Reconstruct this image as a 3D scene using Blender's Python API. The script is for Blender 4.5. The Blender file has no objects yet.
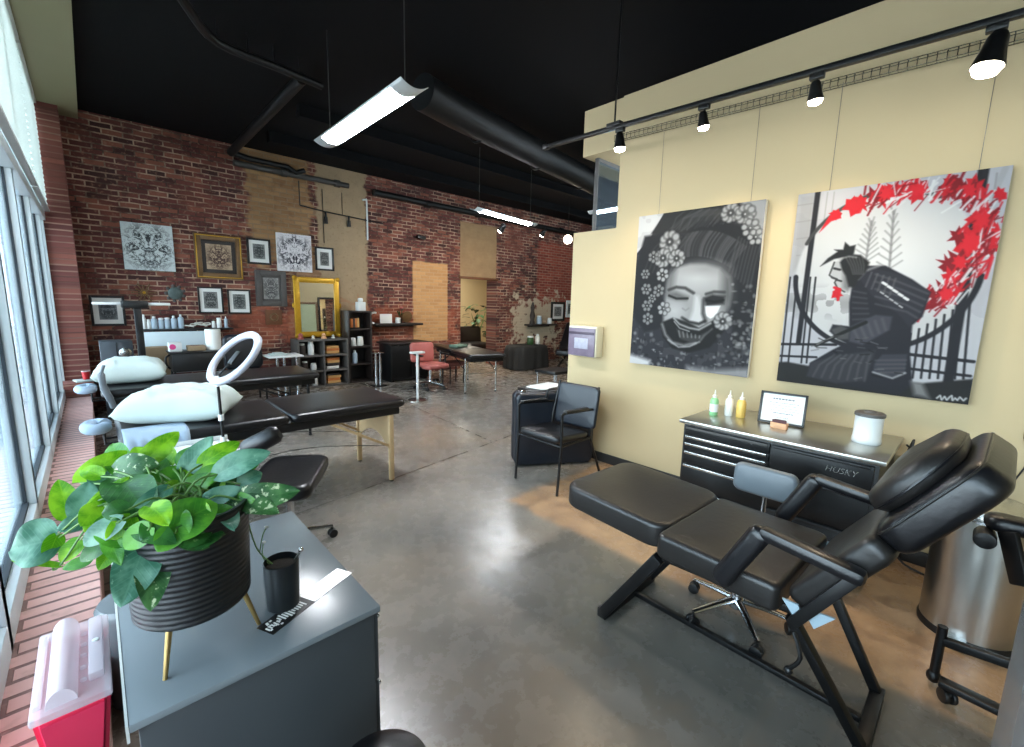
import bpy, bmesh, math, random
import numpy as np
from mathutils import Vector, Matrix, Euler, noise as mnoise

random.seed(7)
SC = bpy.context.scene
COL = SC.collection
PI = math.pi
WM = {}                                   # world matrix of every parent, by object name


def srgb(c):
    out = []
    for v in c:
        v = v / 255.0
        out.append(v / 12.92 if v <= 0.04045 else ((v + 0.055) / 1.055) ** 2.4)
    return tuple(out)


# ------------------------------------------------------------------ materials
def new_mat(name):
    m = bpy.data.materials.new(name)
    m.use_nodes = True
    nt = m.node_tree
    bsdf = nt.nodes['Principled BSDF']
    return m, nt, bsdf


def nd(nt, typ, **kw):
    n = nt.nodes.new(typ)
    for k, v in kw.items():
        if k == 'inp':
            for kk, vv in v.items():
                if isinstance(vv, bpy.types.NodeSocket):
                    nt.links.new(vv, n.inputs[kk])
                else:
                    n.inputs[kk].default_value = vv
        else:
            setattr(n, k, v)
    return n


def math_(nt, op, a, b=None, c=None, clamp=False):
    n = nt.nodes.new('ShaderNodeMath')
    n.operation = op
    n.use_clamp = clamp
    for i, v in enumerate((a, b, c)):
        if v is None:
            continue
        if isinstance(v, bpy.types.NodeSocket):
            nt.links.new(v, n.inputs[i])
        else:
            n.inputs[i].default_value = v
    return n.outputs[0]


def mix_(nt, fac, a, b, mode='MIX'):
    n = nt.nodes.new('ShaderNodeMix')
    n.data_type = 'RGBA'
    n.blend_type = mode
    for s, v in ((n.inputs[0], fac), (n.inputs[6], a), (n.inputs[7], b)):
        if isinstance(v, bpy.types.NodeSocket):
            nt.links.new(v, s)
        elif isinstance(v, (tuple, list)):
            s.default_value = (*v[:3], 1)
        else:
            s.default_value = v
    return n.outputs[2]


def noise_(nt, vec, scale, detail=3, rough=0.55):
    n = nd(nt, 'ShaderNodeTexNoise', inp={'Scale': scale, 'Detail': detail, 'Roughness': rough})
    nt.links.new(vec, n.inputs['Vector'])
    return n.outputs['Fac']


def smooth_(nt, v, lo, hi, a=0.0, b=1.0):
    n = nt.nodes.new('ShaderNodeMapRange')
    n.interpolation_type = 'SMOOTHSTEP'
    nt.links.new(v, n.inputs[0])
    for i, x in enumerate((lo, hi, a, b)):
        n.inputs[i + 1].default_value = x
    return n.outputs[0]


MATS = {}


def mat(name, c, rough=0.5, metal=0.0, var=0.12, vscale=9.0, bump=0.0, bscale=60.0, spec=0.5, emit=None, es=0.0,
        coat=0.0, trans=0.0, alpha=1.0, sheen=0.0, sss=0.0):
    m, nt, b = new_mat(name)
    tc = nt.nodes.new('ShaderNodeTexCoord')
    base = srgb(c)
    n = noise_(nt, tc.outputs['Object'], vscale, 4)
    lo = tuple(max(0, v * (1 - var)) for v in base)
    hi = tuple(min(1, v * (1 + var)) for v in base)
    colr = mix_(nt, n, lo, hi)
    nt.links.new(colr, b.inputs['Base Color'])
    b.inputs['Roughness'].default_value = rough
    b.inputs['Metallic'].default_value = metal
    b.inputs['Specular IOR Level'].default_value = spec
    b.inputs['Coat Weight'].default_value = coat
    b.inputs['Transmission Weight'].default_value = trans
    b.inputs['Alpha'].default_value = alpha
    if sheen:
        b.inputs['Sheen Weight'].default_value = sheen
    if sss:
        b.inputs['Subsurface Weight'].default_value = sss
        b.inputs['Subsurface Radius'].default_value = (0.02, 0.02, 0.02)
    if emit:
        b.inputs['Emission Color'].default_value = (*srgb(emit), 1)
        b.inputs['Emission Strength'].default_value = es
    if bump:
        n2 = noise_(nt, tc.outputs['Object'], bscale, 3)
        bp = nd(nt, 'ShaderNodeBump', inp={'Strength': bump, 'Distance': 0.004, 'Height': n2})
        nt.links.new(bp.outputs[0], b.inputs['Normal'])
    MATS[name] = m
    return m


# ------------------------------------------------------------------ mesh builder
class MB:
    def __init__(self):
        self.bm = bmesh.new()

    def merge(self, tb, M=None):
        if M is not None:
            tb.transform(M)
        me = bpy.data.meshes.new('tmp')
        tb.to_mesh(me)
        self.bm.from_mesh(me)
        bpy.data.meshes.remove(me)
        tb.free()
        return self

    def box(self, c, s, rot=(0, 0, 0), bev=0.0, seg=2):
        tb = bmesh.new()
        bmesh.ops.create_cube(tb, size=1.0)
        tb.transform(Matrix.Diagonal((s[0], s[1], s[2], 1)))
        if bev > 0:
            bev = min(bev, min(s) * 0.49)
            bmesh.ops.bevel(tb, geom=tb.edges[:], offset=bev, segments=seg, profile=0.5, affect='EDGES')
        R = rot.to_matrix().to_4x4() if isinstance(rot, Euler) else (rot if isinstance(rot, Matrix) else Euler(rot).to_matrix().to_4x4())
        return self.merge(tb, Matrix.Translation(c) @ R)

    def bb(self, x0, x1, y0, y1, z0, z1, bev=0.0, seg=2):
        return self.box(((x0 + x1) / 2, (y0 + y1) / 2, (z0 + z1) / 2), (abs(x1 - x0), abs(y1 - y0), abs(z1 - z0)), bev=bev, seg=seg)

    def cyl(self, p0, p1, r0, r1=None, seg=20, bev=0.0):
        r1 = r0 if r1 is None else r1
        p0, p1 = Vector(p0), Vector(p1)
        d = p1 - p0
        L = d.length
        tb = bmesh.new()
        bmesh.ops.create_cone(tb, cap_ends=True, segments=seg, radius1=r0, radius2=r1, depth=L)
        if bev > 0:
            es = [e for e in tb.edges if any(len(f.verts) > 4 for f in e.link_faces)]
            bmesh.ops.bevel(tb, geom=es, offset=bev, segments=2, profile=0.5, affect='EDGES')
        q = d.to_track_quat('Z', 'Y').to_matrix().to_4x4()
        return self.merge(tb, Matrix.Translation((p0 + p1) / 2) @ q)

    def bar(self, p0, p1, w, h, bev=0.004, up=(0, 0, 1)):
        """rectangular bar between two points, w across, h along 'up'"""
        p0, p1 = Vector(p0), Vector(p1)
        d = p1 - p0
        z = d.normalized()
        u = Vector(up)
        x = u.cross(z)
        if x.length < 1e-4:
            x = Vector((1, 0, 0)).cross(z)
        x.normalize()
        y = z.cross(x)
        R = Matrix((x, y, z)).transposed().to_4x4()
        return self.box((p0 + p1) / 2, (w, h, d.length), rot=R, bev=bev)

    def tube(self, pts, r, seg=8, closed=False, smooth=0, flat=1.0):
        P = [Vector(p) for p in pts]
        if smooth:
            Q = []
            n = len(P)
            rng = n if closed else n - 1
            for i in range(rng):
                a = P[(i - 1) % n] if (closed or i > 0) else P[0]
                b, c = P[i], P[(i + 1) % n]
                d = P[(i + 2) % n] if (closed or i + 2 < n) else P[-1]
                for k in range(smooth):
                    t = k / smooth
                    Q.append(0.5 * ((2 * b) + (c - a) * t + (2 * a - 5 * b + 4 * c - d) * t * t + (3 * b - a - 3 * c + d) * t ** 3))
            if not closed:
                Q.append(P[-1])
            P = Q
        n = len(P)
        bm = self.bm
        rings = []
        prev = None
        for i in range(n):
            t = (P[(i + 1) % n] - P[i - 1]) if (closed or 0 < i < n - 1) else (P[1] - P[0] if i == 0 else P[-1] - P[-2])
            t.normalize()
            if prev is None:
                a = Vector((0, 0, 1)) if abs(t.z) < 0.9 else Vector((1, 0, 0))
                x = a.cross(t).normalized()
            else:
                x = (prev - t * prev.dot(t)).normalized()
            prev = x
            y = t.cross(x)
            rr = r[i * (len(r) - 1) // max(1, n - 1)] if isinstance(r, (list, tuple)) else r
            rings.append([bm.verts.new(P[i] + (x * math.cos(2 * PI * k / seg) + y * math.sin(2 * PI * k / seg) * flat) * rr) for k in range(seg)])
        for i in range(n if closed else n - 1):
            A, B = rings[i], rings[(i + 1) % n]
            for k in range(seg):
                bm.faces.new((A[k], A[(k + 1) % seg], B[(k + 1) % seg], B[k]))
        if not closed:
            bm.faces.new(rings[0][::-1])
            bm.faces.new(rings[-1])
        return self

    def lathe(self, prof, c=(0, 0, 0), seg=32, M=None):
        tb = bmesh.new()
        rings = []
        for r, z in prof:
            if r < 1e-5:
                rings.append([tb.verts.new((0, 0, z))])
            else:
                rings.append([tb.verts.new((r * math.cos(2 * PI * k / seg), r * math.sin(2 * PI * k / seg), z)) for k in range(seg)])
        for A, B in zip(rings, rings[1:]):
            for k in range(seg):
                k2 = (k + 1) % seg
                if len(A) == 1 and len(B) == 1:
                    continue
                if len(A) == 1:
                    tb.faces.new((A[0], B[k2], B[k]))
                elif len(B) == 1:
                    tb.faces.new((A[k], A[k2], B[0]))
                else:
                    tb.faces.new((A[k], A[k2], B[k2], B[k]))
        MM = Matrix.Translation(c)
        if M is not None:
            MM = MM @ M
        return self.merge(tb, MM)

    def ball(self, c, r, s=(1, 1, 1), seg=16):
        tb = bmesh.new()
        bmesh.ops.create_uvsphere(tb, u_segments=seg, v_segments=max(6, seg // 2), radius=r)
        return self.merge(tb, Matrix.Translation(c) @ Matrix.Diagonal((s[0], s[1], s[2], 1)))

    def prism(self, poly, depth, M):
        """2-D polygon in local xy, extruded along local +z"""
        tb = bmesh.new()
        a = [tb.verts.new((x, y, 0)) for x, y in poly]
        b = [tb.verts.new((x, y, depth)) for x, y in poly]
        n = len(a)
        tb.faces.new(a[::-1])
        tb.faces.new(b)
        for i in range(n):
            tb.faces.new((a[i], a[(i + 1) % n], b[(i + 1) % n], b[i]))
        bmesh.ops.recalc_face_normals(tb, faces=tb.faces[:])
        return self.merge(tb, M)

    def pad(self, s, M, edge=0.03, puff=0.008, nx=14, ny=14, corner=0.06):
        """upholstered cushion: rounded-rectangle plan, soft edges, slightly crowned top; local box s centred at origin"""
        tb = bmesh.new()
        hx, hy, hz = s[0] / 2, s[1] / 2, s[2] / 2
        poly = []
        K = 6
        for cx, cy, a0 in ((hx - corner, hy - corner, 0), (-hx + corner, hy - corner, 90), (-hx + corner, -hy + corner, 180), (hx - corner, -hy + corner, 270)):
            for k in range(K + 1):
                a = math.radians(a0 + 90 * k / K)
                poly.append((cx + corner * math.cos(a), cy + corner * math.sin(a)))
        lev = []
        E = 4
        for k in range(E + 1):
            a = PI / 2 * k / E
            lev.append((edge * (1 - math.sin(a)), -hz + edge * (1 - math.cos(a))))
        for k in range(E + 1):
            a = PI / 2 * k / E
            lev.append((edge * (1 - math.cos(a)), hz - edge * (1 - math.sin(a))))
        for k in (0.35, 0.7):
            lev.append((edge + k * (min(hx, hy) - edge), hz + puff * k))
        rings = []
        for ins, z in lev:
            fx, fy = (hx - ins) / hx, (hy - ins) / hy
            rings.append([tb.verts.new((x * fx, y * fy, z)) for x, y in poly])
        n = len(poly)
        tb.faces.new(rings[0][::-1])
        for A, B in zip(rings, rings[1:]):
            for i in range(n):
                tb.faces.new((A[i], A[(i + 1) % n], B[(i + 1) % n], B[i]))
        tb.faces.new(rings[-1])
        return self.merge(tb, M)

    def surf(self, G):
        bm = self.bm
        V = [[bm.verts.new(p) for p in row] for row in G]
        for A, B in zip(V, V[1:]):
            for i in range(len(A) - 1):
                bm.faces.new((A[i], A[i + 1], B[i + 1], B[i]))
        return self

    def build(self, name, m, parent=None, loc=None, smooth=35, solid=0.0, bevel=0.0):
        bm = self.bm
        if parent is not None:
            W = WM[parent.name]
        else:
            W = Matrix.Translation(loc) if loc is not None else Matrix.Identity(4)
        bm.transform(W.inverted())
        bmesh.ops.recalc_face_normals(bm, faces=bm.faces[:]) if not getattr(self, 'keep', False) else None
        me = bpy.data.meshes.new(name)
        bm.to_mesh(me)
        bm.free()
        if smooth:
            me.shade_smooth()
            me.set_sharp_from_angle(angle=math.radians(smooth))
        if m is not None:
            me.materials.append(m if not isinstance(m, str) else MATS[m])
        o = bpy.data.objects.new(name, me)
        COL.objects.link(o)
        if parent is not None:
            o.parent = parent
        else:
            o.matrix_world = W
        WM[o.name] = W
        if solid:
            md = o.modifiers.new('thickness', 'SOLIDIFY')
            md.thickness = solid
        return o


def tag(o, label=None, cat=None, group=None, kind=None):
    if label:
        o['label'] = label
    if cat:
        o['category'] = cat
    if group:
        o['group'] = group
    if kind:
        o['kind'] = kind
    return o


def thing(name, label, cat, loc, rotz=0.0, group=None):
    o = bpy.data.objects.new(name, None)
    COL.objects.link(o)
    o.empty_display_size = 0.05
    W = Matrix.Translation(loc) @ Matrix.Rotation(rotz, 4, 'Z')
    o.matrix_world = W
    WM[o.name] = W
    return tag(o, label, cat, group)


def struct(mb, name, m, **kw):
    return tag(mb.build(name, m, **kw), kind='structure')


def solo(mb, name, m, label, cat, group=None, loc=None, **kw):
    return tag(mb.build(name, m, loc=loc, **kw), label, cat, group)


def text_mesh(body, size, M, shear=0.0, extrude=0.0008):
    cu = bpy.data.curves.new('lettering', 'FONT')
    cu.body = body
    cu.size = size
    cu.extrude = extrude
    cu.shear = shear
    cu.align_x = 'CENTER'
    cu.align_y = 'CENTER'
    ob = bpy.data.objects.new('lettering', cu)
    COL.objects.link(ob)
    dg = bpy.context.evaluated_depsgraph_get()
    me = bpy.data.meshes.new_from_object(ob.evaluated_get(dg))
    bpy.data.objects.remove(ob)
    mb = MB()
    me.transform(M)
    mb.bm.from_mesh(me)
    return mb


def frame_M(o, x, y):
    """matrix whose local x,y axes are the given world directions, at origin o"""
    x = Vector(x).normalized()
    y = Vector(y)
    y = (y - x * y.dot(x)).normalized()
    z = x.cross(y)
    M = Matrix((x, y, z)).transposed().to_4x4()
    M.translation = Vector(o)
    return M


# ------------------------------------------------------------------ palette
mat('black_paint', (6, 7, 10), spec=0.2, rough=0.8, var=0.25, vscale=2)
mat('duct_black', (13, 14, 16), spec=0.35, rough=0.5, var=0.2, vscale=3)
mat('pipe_grey', (66, 64, 62), rough=0.55, var=0.2)
mat('tan_wall', (181, 163, 127), rough=0.75, var=0.04, vscale=1.3, bump=0.06, bscale=120)
mat('cream', (150, 142, 112), rough=0.7, var=0.05, vscale=2)
mat('baseboard', (30, 29, 28), rough=0.6)
mat('mullion', (206, 217, 220), rough=0.4, metal=0.0, var=0.06)
mat('gasket', (28, 36, 42), rough=0.7)
mat('black_vinyl', (14, 14, 17), rough=0.33, var=0.2, vscale=5, bump=0.25, bscale=45)
mat('black_vinyl_worn', (27, 25, 24), rough=0.38, var=0.25, vscale=4, bump=0.3, bscale=38)
mat('navy_vinyl', (20, 26, 35), rough=0.36, var=0.15, bump=0.15)
mat('piping_grey', (74, 73, 70), rough=0.4)  # lighter than the vinyl: highlights along the stitched edges put into the colour
mat('stitch', (170, 168, 160), rough=0.7)
mat('black_metal', (14, 14, 15), rough=0.4, metal=0.3, var=0.15)
mat('black_plastic', (12, 12, 13), rough=0.42)
mat('chrome', (205, 208, 212), rough=0.16, metal=1.0, var=0.04)
mat('steel', (186, 186, 182), rough=0.26, metal=1.0, var=0.06)
mat('brushed_steel', (190, 188, 182), rough=0.3, metal=1.0, var=0.06)
mat('white_metal', (214, 216, 214), rough=0.4)
mat('tube_housing', (196, 200, 200), rough=0.4, metal=0.2)
mat('tube_glow', (255, 255, 255), rough=0.5, emit=(246, 250, 255), es=110.0)
mat('spot_glow', (255, 250, 235), rough=0.5, emit=(255, 240, 212), es=60.0)
mat('globe_glow', (255, 250, 240), rough=0.5, emit=(255, 236, 208), es=30.0)
mat('wood_leg', (204, 172, 128), rough=0.5, var=0.15, vscale=14)
mat('pillow_white', (186, 198, 194), rough=0.85, var=0.05, bump=0.9, bscale=9)
mat('drape_blue', (150, 168, 186), rough=0.8, var=0.08, bump=0.4, bscale=16)
mat('cabinet_grey', (112, 119, 123), rough=0.26, var=0.05, vscale=2)  # drawer cabinet top: its reflected light is put into this paler grey
mat('cabinet_side', (58, 62, 65), rough=0.45, var=0.06, vscale=2)  # same cabinet's front and sides, darkened in the colour for less light
mat('white_edge', (206, 208, 204), rough=0.5)
mat('pot_black', (17, 18, 20), rough=0.38, var=0.15)
mat('brass', (176, 148, 96), rough=0.3, metal=0.9)
mat('soil', (40, 30, 22), rough=0.95, var=0.4, vscale=60, bump=0.8)
mat('stem_green', (92, 130, 62), rough=0.5)
mat('red_plastic', (244, 56, 96), rough=0.35, var=0.05)
mat('lid_clear', (236, 226, 232), rough=0.28, alpha=0.5, var=0.02)
mat('paper', (232, 232, 228), rough=0.8, var=0.03)
mat('white_plastic', (226, 228, 226), rough=0.4, var=0.03)
mat('ring_white', (186, 190, 204), rough=0.35)
mat('gold', (196, 150, 42), rough=0.35, metal=0.55, var=0.2, vscale=20, bump=0.3)
mat('bronze', (112, 84, 54), rough=0.4, metal=0.3, var=0.3, vscale=20, bump=0.3)
mat('dark_wood', (38, 30, 27), rough=0.45, var=0.3, vscale=12)
mat('grey_wood', (84, 80, 76), rough=0.6, var=0.2, vscale=10)
mat('rust_wood', (104, 62, 34), rough=0.6, var=0.3, vscale=25, bump=0.5)
mat('pewter', (78, 74, 72), rough=0.45, var=0.25, vscale=20, bump=0.4)
mat('cardboard', (150, 128, 100), rough=0.8, var=0.06)
mat('pale_panel', (206, 220, 226), rough=0.5, var=0.03)
mat('pink_vinyl', (170, 92, 84), rough=0.5, var=0.1)
mat('fringe_cloth', (34, 33, 31), rough=0.85, var=0.35, vscale=30, bump=0.6)
mat('green_gel', (150, 212, 150), rough=0.3, alpha=0.85)
mat('milky', (226, 224, 214), rough=0.3)
mat('amber_gel', (222, 184, 96), rough=0.3)
mat('orange_card', (224, 170, 128), rough=0.6)
mat('dark_card', (70, 30, 34), rough=0.6)
mat('bottle_blue', (168, 186, 200), rough=0.3)
mat('pink_box', (226, 70, 140), rough=0.5)
mat('red_cup', (190, 30, 36), rough=0.4)
mat('book_tan', (196, 150, 92), rough=0.7)
mat('book_orange', (190, 110, 52), rough=0.7)
mat('book_dark', (52, 44, 40), rough=0.7)
mat('pale_bracket', (140, 158, 168), rough=0.35)
mat('mirror', (235, 238, 236), rough=0.02, metal=1.0, var=0.0)
mat('wire', (92, 92, 90), rough=0.35, metal=0.8)
mat('cord', (14, 14, 14), rough=0.6)
mat('fiddle_green', (44, 74, 36), rough=0.5, var=0.3)
mat('pale_green_board', (176, 184, 150), rough=0.7)
mat('trim_brown', (110, 84, 58), rough=0.6)
mat('dispenser_face', (112, 100, 116), rough=0.3, var=0.3, vscale=18)
mat('dispenser_shell', (212, 208, 186), rough=0.5)
mat('shade_cloth', (214, 220, 212), rough=0.85, var=0.03)

# ------------------------------------------------------------------ larger materials
def pos_axes(nt, ax):
    g = nt.nodes.new('ShaderNodeNewGeometry')
    s = nt.nodes.new('ShaderNodeSeparateXYZ')
    nt.links.new(g.outputs['Position'], s.inputs[0])
    a, b = s.outputs['XYZ'.index(ax[0])], s.outputs['XYZ'.index(ax[1])]
    c = nt.nodes.new('ShaderNodeCombineXYZ')
    nt.links.new(a, c.inputs[0])
    nt.links.new(b, c.inputs[1])
    return a, b, c.outputs[0]


def box_mask(nt, a, b, a0, a1, b0, b1, soft, wob=None, amp=0.0):
    """1 inside the rectangle, soft wobbly edge"""
    da = math_(nt, 'ABSOLUTE', math_(nt, 'SUBTRACT', a, (a0 + a1) / 2))
    db = math_(nt, 'ABSOLUTE', math_(nt, 'SUBTRACT', b, (b0 + b1) / 2))
    da = math_(nt, 'SUBTRACT', da, (a1 - a0) / 2)
    db = math_(nt, 'SUBTRACT', db, (b1 - b0) / 2)
    d = math_(nt, 'MAXIMUM', da, db)
    if wob is not None:
        d = math_(nt, 'ADD', d, math_(nt, 'MULTIPLY', math_(nt, 'SUBTRACT', wob, 0.5), amp))
    return smooth_(nt, d, -soft, soft, 1.0, 0.0)


def bricks(nt, vec, c1, c2, mortar, w=0.21, h=0.068, m=0.0095, off=0.5):
    b = nd(nt, 'ShaderNodeTexBrick', inp={'Scale': 1.0, 'Mortar Size': m, 'Mortar Smooth': 0.25, 'Bias': -0.1,
                                          'Brick Width': w, 'Row Height': h,
                                          'Color1': (*srgb(c1), 1), 'Color2': (*srgb(c2), 1), 'Mortar': (*srgb(mortar), 1)})
    b.offset = off
    nt.links.new(vec, b.inputs['Vector'])
    return b.outputs['Color'], b.outputs['Fac']


def hg0(nt, fac):
    return math_(nt, 'SUBTRACT', 1.0, fac)


def brick_material(name, ax, back=False, wash=None):
    m, nt, bs = new_mat(name)
    a, b, vec = pos_axes(nt, ax)
    n1 = noise_(nt, vec, 1.1, 4)
    n2 = noise_(nt, vec, 5.0, 4)
    n3 = noise_(nt, vec, 22.0, 4)
    wv = nd(nt, 'ShaderNodeVectorMath', operation='ADD')
    nt.links.new(vec, wv.inputs[0])
    jit = nd(nt, 'ShaderNodeTexNoise', inp={'Scale': 6.0, 'Detail': 2.0})
    nt.links.new(vec, jit.inputs['Vector'])
    js = nd(nt, 'ShaderNodeVectorMath', operation='SCALE', inp={'Scale': 0.018})
    nt.links.new(jit.outputs['Color'], js.inputs[0])
    nt.links.new(js.outputs[0], wv.inputs[1])
    vv = wv.outputs[0]
    col, fac = bricks(nt, vv, (116, 66, 60), (82, 50, 48), (144, 120, 106))
    mort = mix_(nt, smooth_(nt, noise_(nt, vec, 3.2, 4), 0.38, 0.62), srgb((58, 40, 38)), srgb((190, 160, 138)))
    col = mix_(nt, math_(nt, 'MULTIPLY', smooth_(nt, fac, 0.3, 0.9), 0.9), col, mort)
    # single bricks far darker or paler than their neighbours
    cell = nd(nt, 'ShaderNodeTexBrick', inp={'Scale': 1.0, 'Mortar Size': 0.0, 'Brick Width': 0.21, 'Row Height': 0.068,
                                             'Color1': (0, 0, 0, 1), 'Color2': (1, 1, 1, 1)})
    nt.links.new(vv, cell.inputs['Vector'])
    cs = nt.nodes.new('ShaderNodeSeparateColor')
    nt.links.new(cell.outputs['Color'], cs.inputs[0])
    cv = cs.outputs[0]
    col = mix_(nt, math_(nt, 'MULTIPLY', math_(nt, 'MULTIPLY', smooth_(nt, cv, 0.8, 0.88), hg0(nt, fac)), 0.5), col, (0.03, 0.018, 0.018))
    col = mix_(nt, math_(nt, 'MULTIPLY', math_(nt, 'MULTIPLY', smooth_(nt, cv, 0.3, 0.2), hg0(nt, fac)), 0.4), col, srgb((168, 110, 86)))
    col = mix_(nt, math_(nt, 'MULTIPLY', smooth_(nt, n2, 0.56, 0.72), 0.6), col, (0.05, 0.03, 0.028))
    col = mix_(nt, math_(nt, 'MULTIPLY', smooth_(nt, n1, 0.5, 0.68), 0.35), col, srgb((150, 88, 70)))
    # lime smears where old plaster came away
    col = mix_(nt, math_(nt, 'MULTIPLY', smooth_(nt, n3, 0.55, 0.72), 0.6), col, srgb((164, 124, 104)))
    hgt = math_(nt, 'SUBTRACT', 1.0, fac)
    if back:
        tanb, tf = bricks(nt, vv, (170, 132, 92), (140, 104, 74), (150, 124, 96))
        tanb = mix_(nt, math_(nt, 'MULTIPLY', smooth_(nt, n2, 0.5, 0.7), 0.5), tanb, srgb((118, 84, 60)))
        mk = box_mask(nt, a, b, 1.9, 2.9, 2.02, 4.2, 0.06, n2, 0.5)
        col = mix_(nt, mk, col, tanb)
        # rendered concrete column
        conc = mix_(nt, n2, srgb((150, 130, 104)), srgb((182, 156, 124)))
        conc = mix_(nt, math_(nt, 'MULTIPLY', smooth_(nt, n3, 0.55, 0.7), 0.4), conc, srgb((128, 104, 84)))
        mc = box_mask(nt, a, b, 2.98, 3.86, 1.0, 4.2, 0.03, n2, 0.25)
        mt = box_mask(nt, a, b, 2.55, 3.2, 0.9, 2.1, 0.12, n2, 0.8)
        col = mix_(nt, math_(nt, 'MULTIPLY', mt, 0.65), col, srgb((176, 138, 104)))
        col = mix_(nt, mc, col, conc)
        hgt = math_(nt, 'MULTIPLY', hgt, math_(nt, 'SUBTRACT', 1.0, mc))
        # bricked-up window
        wb, wf = bricks(nt, vv, (206, 158, 108), (184, 136, 92), (196, 158, 116))
        mw = box_mask(nt, a, b, 4.84, 5.70, 0.66, 2.30, 0.02, n2, 0.06)
        col = mix_(nt, mw, col, wb)
        # infill above the doorway
        ob = mix_(nt, n2, srgb((142, 114, 84)), srgb((176, 146, 110)))
        mo = box_mask(nt, a, b, 6.03, 7.09, 2.02, 3.24, 0.02, n2, 0.05)
        col = mix_(nt, mo, col, ob)
        # red brick brightened with the globe lamp's light painted in, and a plaster scar at the far end
        mr = box_mask(nt, a, b, 8.5, 10.2, 1.0, 3.1, 0.06, n2, 0.2)
        nb, nf = bricks(nt, vv, (168, 78, 60), (140, 62, 50), (170, 120, 100))
        col = mix_(nt, math_(nt, 'MULTIPLY', mr, 0.75), col, nb)
        mp = box_mask(nt, a, b, 7.75, 9.3, 0.45, 1.6, 0.12, n2, 2.2)
        col = mix_(nt, math_(nt, 'MULTIPLY', mp, 0.85), col, srgb((206, 190, 164)))
        # paler, more orange courses in the lower middle of the wall
        ml = box_mask(nt, a, b, 1.6, 6.0, 0.75, 1.35, 0.15, n2, 1.2)
        col = mix_(nt, math_(nt, 'MULTIPLY', math_(nt, 'MULTIPLY', ml, math_(nt, 'SUBTRACT', 1.0, mw)), 0.45), col, srgb((178, 96, 66)))
    if wash:
        col = mix_(nt, wash[0], col, srgb(wash[1]))
    nt.links.new(col, bs.inputs['Base Color'])
    bs.inputs['Roughness'].default_value = 0.85
    bs.inputs['Specular IOR Level'].default_value = 0.25
    hh = math_(nt, 'ADD', hgt, math_(nt, 'MULTIPLY', n3, 0.7))
    bp = nd(nt, 'ShaderNodeBump', inp={'Strength': 0.9, 'Distance': 0.012, 'Height': hh})
    nt.links.new(bp.outputs[0], bs.inputs['Normal'])
    MATS[name] = m
    return m


brick_material('brick_back', 'XZ', back=True)
brick_material('brick_pilaster', 'YZ', wash=(0.45, (128, 78, 72)))
brick_material('brick_pilaster_face', 'XZ', wash=(0.35, (150, 80, 72)))


def ledge_material():
    m, nt, bs = new_mat('brick_ledge')
    a, b, vec = pos_axes(nt, 'XY')
    col, fac = bricks(nt, vec, (232, 190, 182), (220, 172, 164), (140, 112, 106), w=0.6, h=0.077, m=0.009)
    n2 = noise_(nt, vec, 16.0, 4)
    col = mix_(nt, math_(nt, 'MULTIPLY', smooth_(nt, n2, 0.5, 0.7), 0.5), col, srgb((200, 160, 148)))
    nt.links.new(col, bs.inputs['Base Color'])
    bs.inputs['Roughness'].default_value = 0.8
    bp = nd(nt, 'ShaderNodeBump', inp={'Strength': 0.8, 'Distance': 0.01, 'Height': math_(nt, 'SUBTRACT', 1.0, fac)})
    nt.links.new(bp.outputs[0], bs.inputs['Normal'])
    MATS['brick_ledge'] = m


ledge_material()


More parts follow.
